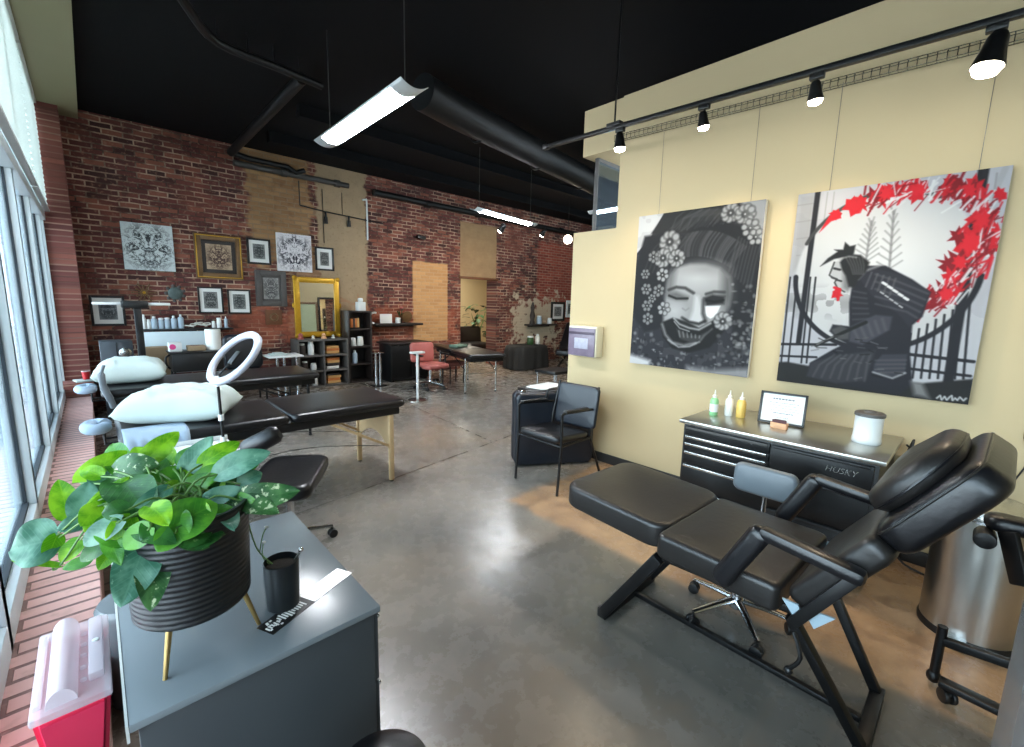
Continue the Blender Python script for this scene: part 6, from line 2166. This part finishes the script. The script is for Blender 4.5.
MB().lathe([(0, 0.004), (0.03, 0.003), (0.034, 0)], (0.705, 6.879, 0.862), 16, Matrix.Rotation(PI / 2, 4, 'X')).build('pink_print', 'pink_box', t)
t = thing('glove_box', 'tan box lying between the tissue box and the towel roll', 'box', (0.95, 6.97, 0.80))
MB().bb(0.86, 1.05, 6.90, 7.04, 0.80, 0.865, bev=0.005).build('box_body', 'cardboard', t)
MB().bb(0.90, 1.0, 6.93, 7.01, 0.8645, 0.868).build('opening', 'dark_card', t)

t = thing('floor_lamp', 'black lamp on a post with two white tube arms near the corner', 'lamp', (0.40, 6.75, 0))
MB().lathe([(0, 0), (0.16, 0), (0.16, 0.015), (0.03, 0.03), (0, 0.03)], (0.40, 6.78, 0), 28).build('base', 'black_metal', t)
MB().bb(0.365, 0.435, 6.75, 6.81, 0.03, 1.38, bev=0.008).build('post', 'black_metal', t)
MB().bb(0.26, 0.50, 6.72, 6.82, 1.34, 1.425, bev=0.015).build('lamp_head', 'black_plastic', t)
for a, b in ((0.02, 0.27), (0.49, 0.71)):
    MB().bb(a, b, 6.745, 6.795, 1.375, 1.405, bev=0.008).build('tube_arm', 'white_plastic', t)
t = thing('speaker_box', 'black box with a silver disc standing by the pilaster behind the second table', 'box', (0.2, 7.2, 0))
MB().bb(0.04, 0.34, 7.05, 7.35, 0.0, 0.94, bev=0.008).build('box_body', mat('slate', (58, 64, 70), rough=0.4), t)
MB().bb(0.185, 0.195, 7.046, 7.052, 0.72, 0.93).build('gap', 'black_plastic', t)
MB().lathe([(0, 0.01), (0.045, 0.008), (0.06, 0)], (0.265, 7.05, 0.80), 20, Matrix.Rotation(PI / 2, 4, 'X')).build('disc', 'steel', t)

# small chair and side table with chrome legs
t = thing('dark_armchair', 'dark low-backed armchair between the work cart and the gold mirror', 'chair', (1.56, 7.25, 0))
MB().pad((0.5, 0.48, 0.12), Matrix.Translation((1.56, 7.2, 0.40)), edge=0.04, puff=0.02, corner=0.08).build('seat', 'black_vinyl', t)
Mk = frame_M((1.58, 7.42, 0.70), (1, 0, 0), (0, 0.15, 1))
MB().pad((0.5, 0.52, 0.10), Mk, edge=0.04, puff=0.01, corner=0.1).build('backrest', 'navy_vinyl', t)
for x in (1.36, 1.76):
    for y in (7.02, 7.38):
        MB().cyl((x, y, 0), (x, y, 0.36), 0.014, seg=10).build('leg', 'black_metal', t)
t = thing('side_table', 'small white-topped side table with chrome legs before the gold mirror', 'table', (2.08, 7.3, 0))
MB().bb(1.84, 2.33, 7.1, 7.5, 0.615, 0.64, bev=0.006).build('tabletop', 'white_plastic', t)
for x in (2.0, 2.1, 2.28):
    MB().cyl((x, 7.3, 0.02), (x, 7.3, 0.615), 0.022, seg=16).build('leg', 'chrome', t)
MB().bb(1.9, 2.32, 7.15, 7.45, 0.0, 0.022, bev=0.006).build('base', 'chrome', t)
q = MB()
q.bb(1.90, 2.12, 7.2, 7.4, 0.642, 0.662, bev=0.004)
q.bb(1.95, 2.09, 7.22, 7.36, 0.662, 0.676, bev=0.004)
solo(q, 'folded_towel', 'pillow_white', 'folded white towel on the chrome-legged side table', 'towel', loc=(2.0, 7.3, 0.641))

# ------------------------------------------------------------------ bookcases
def bookcase(name, label, x0, x1, y0, y1, z1, cols, rows, m, group):
    t = thing(name, label, 'bookcase', ((x0 + x1) / 2, (y0 + y1) / 2, 0), 0, group)
    th = 0.03
    for k in range(cols + 1):
        x = x0 + (x1 - x0 - th) * k / cols
        MB().bb(x, x + th, y0, y1, 0, z1 - 0.001, bev=0.002).build('upright', m, t)
    for k in range(rows + 1):
        z = (z1 - th) * k / rows
        MB().bb(x0 + th, x1 - th, y0 + 0.005, y1, z, z + th, bev=0.002).build('shelf_board', m, t)
    MB().bb(x0 + 0.002, x1 - 0.002, y1 - 0.012, y1, 0.01, z1 - 0.01).build('back_panel', 'black_plastic', t)
    return t


bookcase('low_bookcase', 'low grey wooden bookcase under the gold mirror', 2.42, 3.27, 7.66, 8.02, 0.82, 2, 3, 'grey_wood', None)
bookcase('tall_bookcase', 'tall narrow black bookcase right of the gold mirror', 3.30, 3.75, 7.72, 8.02, 1.30, 1, 4, 'dark_wood', None)


def books(x0, z, n, mats_, hs, y=7.75, flat=False, where='', group=''):
    rs_ = random.Random(int(x0 * 100 + z * 1000))
    x = x0
    for k in range(n):
        m_ = mats_[k % len(mats_)]
        col_ = {'book_tan': 'tan', 'book_orange': 'orange brown', 'book_dark': 'dark', 'paper': 'white'}[m_]
        nm = ('lowest', 'second from below', 'third from below', 'topmost')[k] + ' in the pile,' if flat else ('leftmost', 'second from left', 'third from left', 'fourth from left', 'fifth from left')[k]
        q = MB()
        if flat:
            h_ = rs_.uniform(0.035, 0.05)
            q.bb(x0, x0 + rs_.uniform(0.2, 0.24), y, y + 0.2, z + 0.001, z + h_, bev=0.003)
            z += h_ + 0.001
            c = (x0 + 0.1, y + 0.1, z - h_)
        else:
            w2 = rs_.uniform(0.03, 0.05)
            q.bb(x, x + w2, y, y + 0.2, z + 0.001, z + hs * rs_.uniform(0.85, 1), bev=0.003)
            c = (x, y + 0.1, z)
            x += w2 + 0.003
        solo(q, 'book', m_, '%s book %s %s' % (col_, nm, where), 'book', group, loc=c)


books(2.92, 0.028 + 0.53, 3, ['book_tan', 'book_orange', 'book_tan'], 0.2, flat=True, where='upper right bay of low bookcase', group='books in the low bookcase')
books(2.92, 0.2945, 4, ['paper', 'book_dark', 'book_tan', 'book_orange'], 0.17, flat=True, where='middle right bay of low bookcase', group='books in the low bookcase')
books(2.92, 0.032, 4, ['book_tan', 'book_orange', 'book_tan', 'book_dark'], 0.2, flat=True, where='bottom right bay of low bookcase', group='books in the low bookcase')
for x, z, h_, m_, lab in ((2.52, 0.557, 0.2, 'book_dark', 'dark jar on the upper left shelf of the low bookcase'), (2.66, 0.557, 0.23, 'white_plastic', 'white bottle on the upper left shelf of the low bookcase'),
                          (2.55, 0.2945, 0.16, 'book_dark', 'dark jar on the middle left shelf of the low bookcase'), (2.69, 0.2945, 0.12, 'white_plastic', 'white jar on the middle left shelf of the low bookcase'),
                          (2.56, 0.03, 0.18, 'book_dark', 'dark jar on the bottom left shelf of the low bookcase'), (2.70, 0.03, 0.15, 'white_plastic', 'white jar on the bottom left shelf of the low bookcase')):
    jar('jar', lab, x, 7.76, z, 0.05, h_, m_, 'jars in the low bookcase', 0.7, 'jar')
books(3.37, 1.0, 4, ['book_orange', 'book_dark', 'book_orange', 'book_tan'], 0.17, y=7.77, where='on the top shelf of the tall black bookcase', group='books in the tall bookcase')
jar('jar', 'white jar on the third shelf of the tall black bookcase, left one', 3.43, 7.82, 0.667, 0.05, 0.15, 'white_plastic', 'jars in the tall bookcase', 0.8, 'jar')
jar('jar', 'white jar on the third shelf of the tall black bookcase, right one', 3.56, 7.82, 0.667, 0.055, 0.17, 'milky', 'jars in the tall bookcase', 0.8, 'jar')
jar('bottle', 'tall pale bottle on the second shelf from below in the tall black bookcase', 3.45, 7.82, 0.348, 0.045, 0.24, 'bottle_blue', None, 0.4)
q = MB()
q.bb(3.52, 3.66, 7.76, 7.9, 1.302, 1.46, bev=0.01)
q.bb(3.55, 3.63, 7.79, 7.87, 1.46, 1.53, bev=0.02)
solo(q, 'white_box', 'white_plastic', 'white lidded box on top of the tall black bookcase', 'box', loc=(3.59, 7.83, 1.301))
# little things in front of the mirror
for i, (x, r, m_, lab) in enumerate(((2.52, 0.05, 'pink_vinyl', 'pink trinket at the left foot of the gold mirror'), (2.72, 0.03, 'milky', 'pale trinket at the foot of the gold mirror, left of centre'),
                                     (2.90, 0.045, 'orange_card', 'peach trinket at the foot of the gold mirror, centre'), (3.06, 0.03, 'milky', 'pale trinket at the foot of the gold mirror, right of centre'))):
    q = MB()
    q.lathe([(0, 0), (r, 0), (r * 1.05, r * 0.3), (r * 0.6, r * 0.9), (r * 0.8, r * 1.4), (r * 0.3, r * 2), (0, r * 2.1)], (x, 7.8, 0.822), 14)
    solo(q, 'trinket', m_, lab, 'ornament', 'trinkets before the gold mirror', loc=(x, 7.8, 0.821))

# shelf right of the tall bookcase
t = thing('wall_shelf', 'short black wall shelf left of the bricked-up window', 'shelf', (4.4, 7.95, 1.03))
MB().bb(3.88, 4.92, 7.85, 8.098, 1.02, 1.06, bev=0.004).build('shelf_board', 'dark_wood', t)
MB().bb(4.0, 4.8, 8.05, 8.098, 0.985, 1.02).build('wall_cleat', 'dark_wood', t)
q = MB()
q.bb(4.02, 4.27, 7.93, 7.945, 1.062, 1.24, bev=0.002)
solo(q, 'white_card', 'paper', 'blank white card standing on the short wall shelf', 'card', loc=(4.14, 7.94, 1.06))
jar('candle_jar', 'small white candle jar beside the blank white card', 4.40, 7.94, 1.061, 0.05, 0.11, 'white_plastic', None, 0.9, 'candle')
t = thing('gold_disc', 'round gold disc on the short wall shelf beside the bricked-up window', 'ornament', (4.62, 7.97, 1.06))
MB().cyl((4.62, 7.96, 1.18), (4.62, 7.985, 1.185), 0.115, seg=32, bev=0.005).build('disc', 'bronze', t)
MB().bb(4.56, 4.68, 7.93, 8.0, 1.061, 1.072, bev=0.002).build('foot', 'dark_wood', t)
t = thing('shelf_plant', 'small plant with a pink flower behind the gold disc', 'potted plant', (4.53, 8.03, 1.06))
MB().lathe([(0, 0), (0.035, 0), (0.045, 0.08), (0, 0.08)], (4.50, 8.035, 1.061), 14).build('pot', 'dark_wood', t)
q = MB()
for k in range(7):
    a = k * 0.9
    q.tube([(4.50, 8.035, 1.13), (4.50 + 0.03 * math.cos(a), 8.03, 1.22), (4.50 + 0.07 * math.cos(a), 8.03 + 0.02 * math.sin(a), 1.27 + 0.01 * k)], [0.004, 0.012, 0.002], seg=6, smooth=3, flat=0.4)
q.build('foliage', 'fiddle_green', t)
MB().ball((4.53, 8.03, 1.36), 0.035, (1.2, 1, 0.8), 10).build('flower', 'pink_vinyl', t)
q = MB()
q.tube([(3.84 + 0.10 * math.cos(a), 7.80, 1.17 + 0.10 * math.sin(a)) for a in np.linspace(1.2, 4.6, 16)], 0.018, seg=8)
q.cyl((3.80, 7.80, 1.062), (3.80, 7.80, 1.10), 0.012)
q.bb(3.74, 3.86, 7.86, 7.94, 1.061, 1.07, bev=0.002)
q.bb(3.79, 3.81, 7.8, 7.9, 1.06, 1.07)
solo(q, 'silver_crescent', 'white_metal', 'pale crescent-shaped lamp at the left end of the short wall shelf', 'lamp', loc=(3.8, 7.83, 1.06))

# black cabinet, chrome posts, pole
t = thing('black_sideboard', 'black sideboard against the brick below the short wall shelf', 'cabinet', (4.25, 7.5, 0))
MB().bb(3.92, 4.72, 7.35, 7.8, 0.04, 0.70, bev=0.006).build('body', 'black_plastic', t)
MB().bb(3.88, 4.76, 7.31, 7.83, 0.70, 0.735, bev=0.006).build('top', 'dark_wood', t)
for a, b in ((3.94, 4.31), (4.33, 4.70)):
    d = MB().bb(a, b, 7.335, 7.35, 0.08, 0.68, bev=0.004).build('door', 'black_metal', t)
    MB().cyl((b - 0.04 if a < 4 else a + 0.04, 7.335, 0.4), (b - 0.04 if a < 4 else a + 0.04, 7.315, 0.4), 0.012).build('door_knob', 'steel', d)
for x in (3.97, 4.67):
    MB().bb(x - 0.03, x + 0.03, 7.38, 7.78, 0, 0.04).build('foot', 'black_plastic', t)
t = thing('chrome_rack', 'pair of chrome posts on a foot between the tall bookcase and the black sideboard', 'rack', (3.6, 7.2, 0))
for x in (3.55, 3.63):
    MB().cyl((x, 7.2, 0.02), (x, 7.2, 0.58), 0.024, seg=16).build('post', 'chrome', t)
MB().bb(3.48, 3.70, 7.1, 7.3, 0, 0.022, bev=0.006).build('foot', 'black_metal', t)
MB().bb(3.49, 3.69, 7.16, 7.24, 0.58, 0.60, bev=0.006).build('crossbar', 'steel', t)
t = thing('armrest_pole', 'single chrome pole with a flat top standing on the open floor', 'stand', (3.53, 5.8, 0))
MB().lathe([(0, 0), (0.15, 0), (0.15, 0.012), (0.03, 0.025), (0, 0.025)], (3.53, 5.8, 0), 28).build('base', 'steel', t)
MB().cyl((3.53, 5.8, 0.02), (3.53, 5.8, 0.72), 0.02, seg=16).build('pole', 'white_metal', t)
MB().bb(3.42, 3.64, 5.75, 5.85, 0.72, 0.75, bev=0.01).build('top_plate', 'white_metal', t)

# pink desk chair
t = thing('desk_chair', 'pink desk chair with armrests and a chrome star base', 'chair', (4.21, 6.5, 0))
star_base(t, 4.21, 6.5, 0.27, a0=0.2)
MB().cyl((4.21, 6.5, 0.1), (4.21, 6.5, 0.36), 0.022).build('gas_column', 'chrome', t)
MB().pad((0.46, 0.46, 0.09), Matrix.Translation((4.25, 6.5, 0.40)), edge=0.035, puff=0.012, corner=0.08).build('seat', 'pink_vinyl', t)
Mk = frame_M((4.17, 6.70, 0.62), (1, -0.1, 0), (0, 0.1, 1))
MB().pad((0.44, 0.34, 0.07), Mk, edge=0.03, puff=0.012, corner=0.06).build('backrest', 'pink_vinyl', t)
MB().bar((4.18, 6.70, 0.36), (4.17, 6.74, 0.6), 0.05, 0.012, 0.003, up=(0, 1, 0)).build('back_bar', 'black_metal', t)
for s in (-1, 1):
    q = MB()
    q.tube([(4.24 + s * 0.2, 6.48, 0.36), (4.24 + s * 0.27, 6.48, 0.40), (4.24 + s * 0.27, 6.48, 0.58)], 0.014, seg=8)
    q.bar((4.24 + s * 0.27, 6.36, 0.595), (4.24 + s * 0.27, 6.62, 0.595), 0.05, 0.03, 0.01)
    q.build('armrest', 'black_plastic', t)
t = thing('rust_stool', 'low rust-coloured stool under the metal-legged massage table', 'stool', (4.85, 6.7, 0))
MB().bb(4.66, 5.04, 6.55, 6.87, 0.33, 0.41, bev=0.02).build('seat', mat('rust_vinyl', (104, 56, 48), rough=0.6), t)
for x in (4.7, 5.0):
    for y in (6.59, 6.83):
        MB().cyl((x, y, 0), (x, y, 0.34), 0.014, seg=10).build('leg', 'black_metal', t)
solo(MB().box((4.66, 7.0, 0.03), (0.10, 0.06, 0.06), bev=0.01), 'foot_pedal', 'black_plastic', 'small black foot pedal on the floor behind the pink chair', 'pedal', loc=(4.66, 7.0, 0))
q = MB()
q.box((4.85, 6.55, 0.712), (0.32, 0.2, 0.05), rot=(0, 0, 0.3), bev=0.012)
solo(q, 'green_towel', mat('towel_green', (92, 112, 96), rough=0.9, bump=0.5), 'folded grey green towel on the metal-legged massage table', 'towel', loc=(4.85, 6.55, 0.69))

# ------------------------------------------------------------------ doorway: plant and dark chair in the back room
t = thing('floor_plant', 'tall bushy green plant seen through the doorway', 'potted plant', (7.75, 9.6, 0))
PB = Vector((7.78, 9.6, 0))
MB().lathe([(0, 0), (0.14, 0), (0.18, 0.36), (0.165, 0.36), (0.16, 0.32), (0, 0.32)], PB, 24).build('pot', 'dark_wood', t)
rs = random.Random(21)
for k in range(6):
    a = k * 1.05
    q = MB()
    top = PB + Vector((0.22 * math.cos(a), 0.2 * math.sin(a), rs.uniform(0.95, 1.35)))
    q.tube([PB + Vector((0, 0, 0.3)), PB + Vector((0.08 * math.cos(a), 0.08 * math.sin(a), 0.8)), top], [0.012, 0.008, 0.004], seg=6, smooth=4)
    q.build('stem', 'stem_green', t)
for k in range(80):
    a, r, z = rs.uniform(0, 2 * PI), rs.uniform(0.05, 0.36), rs.uniform(0.55, 1.42)
    c = PB + Vector((r * math.cos(a), r * math.sin(a), z))
    d = Vector((math.cos(a), math.sin(a), rs.uniform(-0.5, 0.5))).normalized()
    s_ = d.cross(Vector((0, 0, 1))).normalized()
    l = rs.uniform(0.16, 0.26)
    G = []
    for i in range(5):
        f_ = i / 4
        wd = 0.06 * math.sin(PI * (0.12 + 0.85 * f_))
        p_ = c + d * (l * f_) - Vector((0, 0, 0.05 * f_ * f_))
        G.append([p_ - s_ * wd + Vector((0, 0, 0.01)), p_, p_ + s_ * wd + Vector((0, 0, 0.01))])
    MB().surf(G).build('leaf', 'fiddle_green', t, smooth=80)
t = thing('dark_sofa', 'black upholstered seat seen through the doorway behind the metal-legged table', 'seat', (7.35, 9.2, 0))
MB().pad((0.8, 0.6, 0.2), Matrix.Translation((7.3, 9.15, 0.36)), edge=0.05, puff=0.02, corner=0.08).build('seat', 'black_vinyl', t)
Mk = frame_M((7.3, 9.42, 0.62), (1, 0, 0), (0, 0.12, 1))
MB().pad((0.8, 0.5, 0.14), Mk, edge=0.05, puff=0.02, corner=0.08).build('backrest', 'black_vinyl', t)
for x in (6.98, 7.62):
    for y in (8.92, 9.38):
        MB().cyl((x, y, 0), (x, y, 0.27), 0.018, seg=10).build('leg', 'black_metal', t)
t = thing('wall_phone', 'narrow dark panel on the left wall inside the doorway', 'panel', (7.05, 10.98, 1.3))
MB().bb(7.9, 8.04, 10.96, 10.999, 0.9, 1.9, bev=0.006).build('panel_board', 'dark_wood', t)
MB().cyl((7.97, 10.96, 1.5), (7.97, 10.945, 1.5), 0.03, seg=16).build('dial', 'white_plastic', t)

# ------------------------------------------------------------------ far right corner by the tan wall
t = thing('wall_shelf', 'small dark shelf on the plaster scar at the far end of the brick wall', 'shelf', (8.6, 7.97, 0.98))
MB().bb(8.08, 9.1, 7.86, 8.098, 0.945, 0.985, bev=0.004).build('shelf_board', 'dark_wood', t)
MB().bb(8.2, 9.0, 8.06, 8.098, 0.91, 0.945).build('wall_cleat', 'dark_wood', t)
q = MB()
q.lathe([(0, 0), (0.07, 0), (0.075, 0.02), (0.05, 0.1), (0.07, 0.22), (0.04, 0.34), (0.055, 0.42), (0.02, 0.55), (0, 0.56)], (8.24, 7.97, 0.986), 18)
solo(q, 'dark_statuette', 'book_dark', 'dark slender statuette at the left end of the far small shelf', 'ornament', loc=(8.24, 7.97, 0.985))
jar('jar', 'grey jar in the middle of the far small shelf', 8.5, 7.97, 0.986, 0.07, 0.22, 'bottle_blue', 'jars on the far small shelf', 0.8, 'jar')
jar('jar', 'white jar at the right end of the far small shelf', 8.9, 7.97, 0.986, 0.06, 0.16, 'white_plastic', 'jars on the far small shelf', 0.8, 'jar')
t = thing('draped_desk', 'low desk draped in black fringed cloth at the far end of the brick wall', 'desk', (7.5, 7.25, 0))
G = []
prof_ = [(0.42, 0.02), (0.415, 0.2), (0.40, 0.42), (0.385, 0.52), (0.36, 0.545), (0.0, 0.55)]
n = 64
for i in range(n + 1):
    a = 2 * PI * i / n
    row = []
    for r, z in prof_:
        sx_ = 1.5 if True else 1
        k_ = 1 + (0.05 * math.sin(a * 13) if z < 0.5 else 0)
        p4 = 4
        dn = (abs(math.cos(a)) ** p4 + abs(math.sin(a)) ** p4) ** (-1 / p4)
        row.append((7.38 + 1.25 * r * k_ * dn * math.cos(a), 7.3 + 0.85 * r * k_ * dn * math.sin(a), z))
    G.append(row)
MB().surf(G).build('cloth', 'fringe_cloth', t, smooth=60)
MB().bb(6.95, 7.8, 7.08, 7.52, 0.0, 0.53).build('desk_body', 'black_plastic', t)
jar('jar', 'olive green jar on the draped desk', 7.5, 7.3, 0.552, 0.08, 0.2, 'fiddle_green', None, 0.8, 'jar')
jar('bottle', 'white bottle on the draped desk right of the olive jar', 7.75, 7.3, 0.552, 0.06, 0.24, 'milky', None, 0.5)
t = thing('tattoo_chair', 'black reclining tattoo chair far back beside the draped desk', 'tattoo chair', (8.3, 6.3, 0))
Mk = frame_M((8.33, 6.66, 0.74), (0.4, -1, 0), (0.75, 0.3, 0.9))
MB().pad((0.55, 0.85, 0.14), Mk, edge=0.04, puff=0.02, corner=0.08).build('backrest', 'black_vinyl', t)
MB().pad((0.6, 0.56, 0.14), Matrix.Translation((7.98, 6.46, 0.42)) @ Matrix.Rotation(0.4, 4, 'Z'), edge=0.04, puff=0.02, corner=0.06).build('seat', 'black_vinyl', t)
for s in (-1, 1):
    q = MB()
    q.bar((7.93 + s * 0.12, 6.51 + s * 0.33, 0.60), (8.28 + s * 0.12, 6.56 + s * 0.33, 0.70), 0.06, 0.05, 0.015)
    q.bar((8.13 + s * 0.12, 6.53 + s * 0.33, 0.64), (8.08 + s * 0.1, 6.51 + s * 0.3, 0.40), 0.03, 0.03, 0.005)
    q.build('armrest', 'black_plastic', t)
    MB().bar((7.7, 6.43 + s * 0.22, 0.02), (8.1, 6.43 + s * 0.22, 0.36), 0.04, 0.04, 0.006).build('leg', 'black_metal', t)
    MB().bar((8.2, 6.43 + s * 0.22, 0.02), (7.8, 6.43 + s * 0.22, 0.36), 0.04, 0.04, 0.006).build('leg', 'chrome', t)
t = thing('wheeled_cart', 'small black wheeled cart with chrome posts between the far chair and the tan wall', 'cart', (5.45, 4.75, 0))
MB().bb(5.2, 5.75, 4.5, 4.95, 0.40, 0.45, bev=0.012).build('tray_top', 'black_plastic', t)
for x in (5.24, 5.71):
    for y in (4.54, 4.91):
        lg = MB().cyl((x, y, 0.05), (x, y, 0.40), 0.013, seg=12).build('post', 'chrome', t)
        MB().cyl((x - 0.012, y, 0.028), (x + 0.012, y, 0.028), 0.028, seg=14).build('wheel', 'black_plastic', lg)
t = thing('work_table', 'low black table with papers on it, behind the folded massage table', 'table', (4.15, 3.7, 0))
MB().bb(3.8, 4.5, 3.5, 3.9, 0.42, 0.47, bev=0.006).build('tabletop', 'black_plastic', t)
for x in (3.84, 4.46):
    for y in (3.54, 3.86):
        MB().cyl((x, y, 0), (x, y, 0.42), 0.015, seg=10).build('leg', 'chrome', t)
solo(MB().box((4.12, 3.7, 0.478), (0.46, 0.28, 0.014), rot=(0, 0, 0.1), bev=0.002), 'paper_stack', 'paper', 'white papers lying on the low black table', 'papers', loc=(4.12, 3.7, 0.471))

# pilaster foot: paper and a red cup on the brick block
solo(MB().box((-0.14, 7.56, 0.43), (0.16, 0.2, 0.018), rot=(0, 0, 0.2), bev=0.005), 'white_cloth', 'pillow_white', 'small white cloth on the brick block at the pilaster foot', 'cloth', loc=(-0.14, 7.56, 0.421))
t = thing('red_cup', 'small red cup on the white cloth at the pilaster foot', 'cup', (-0.11, 7.56, 0.441))
MB().lathe([(0, 0), (0.03, 0), (0.04, 0.1), (0.037, 0.1), (0.028, 0.008), (0, 0.008)], (-0.11, 7.56, 0.441), 20).build('cup_body', 'red_cup', t)
MB().lathe([(0.037, 0.096), (0.042, 0.098), (0.042, 0.104), (0.037, 0.104)], (-0.11, 7.56, 0.441), 20).build('rim', 'white_plastic', t)

# ------------------------------------------------------------------ light, camera
w_ = bpy.data.worlds.new('overcast')
SC.world = w_
w_.use_nodes = True
bg = w_.node_tree.nodes['Background']
nt = w_.node_tree
tc = nt.nodes.new('ShaderNodeTexCoord')
s = nt.nodes.new('ShaderNodeSeparateXYZ')
nt.links.new(tc.outputs['Generated'], s.inputs[0])
f = smooth_(nt, s.outputs[2], -0.1, 0.7)
c = mix_(nt, f, (0.74, 0.84, 0.90), (0.60, 0.76, 0.92))
nt.links.new(c, bg.inputs['Color'])
bg.inputs['Strength'].default_value = 13

# daylight portals: guide sky sampling through the windows only
for y0, y1, z0, z1 in ((-2.6, 7.7, 0.36, 2.33),):
    li = bpy.data.lights.new('window_portal', 'AREA')
    li.shape = 'RECTANGLE'
    li.size = y1 - y0
    li.size_y = z1 - z0
    li.cycles.is_portal = True
    o = bpy.data.objects.new('window_portal', li)
    COL.objects.link(o)
    o.matrix_world = frame_M((-0.41, (y0 + y1) / 2, (z0 + z1) / 2), (0, 1, 0), (0, 0, 1)) if True else None
    zax = o.matrix_world.to_3x3() @ Vector((0, 0, 1))
    if zax.x > 0:      # lamp must shine towards +X, its -Z
        o.matrix_world = frame_M((-0.41, (y0 + y1) / 2, (z0 + z1) / 2), (0, -1, 0), (0, 0, 1))

li = bpy.data.lights.new('backroom_fill', 'AREA')  # unseen area light added to brighten the back room
li.energy = 110
li.size = 0.8
li.color = (1, 0.93, 0.78)
o = bpy.data.objects.new('backroom_fill', li)
COL.objects.link(o)
o.location = (7.2, 9.7, 2.65)

cam = bpy.data.cameras.new('camera')
co = bpy.data.objects.new('camera', cam)
COL.objects.link(co)
Mcam = Matrix(((0.727612, 0.089808, -0.680085, 0.0000), (-0.685563, 0.130160, -0.716284, 0.0000), (0.024192, 0.987417, 0.156275, 1.5000), (0, 0, 0, 1)))
co.matrix_world = Mcam
cam.sensor_fit = 'HORIZONTAL'
cam.sensor_width = 36
cam.lens = 443.0 / 1024 * 36
cam.clip_start = 0.02
cam.clip_end = 200
SC.camera = co
SC.view_settings.view_transform = 'Standard'
SC.view_settings.look = 'None'
SC.view_settings.gamma = 1
SC.view_settings.exposure = 0.0
SC.view_settings.use_curve_mapping = False
try:
    SC.cycles.max_bounces = 8
    SC.cycles.transparent_max_bounces = 16
    SC.cycles.caustics_reflective = False
    SC.cycles.caustics_refractive = False
    SC.cycles.sample_clamp_indirect = 6.0
    SC.cycles.use_denoising = True
except Exception:
    pass
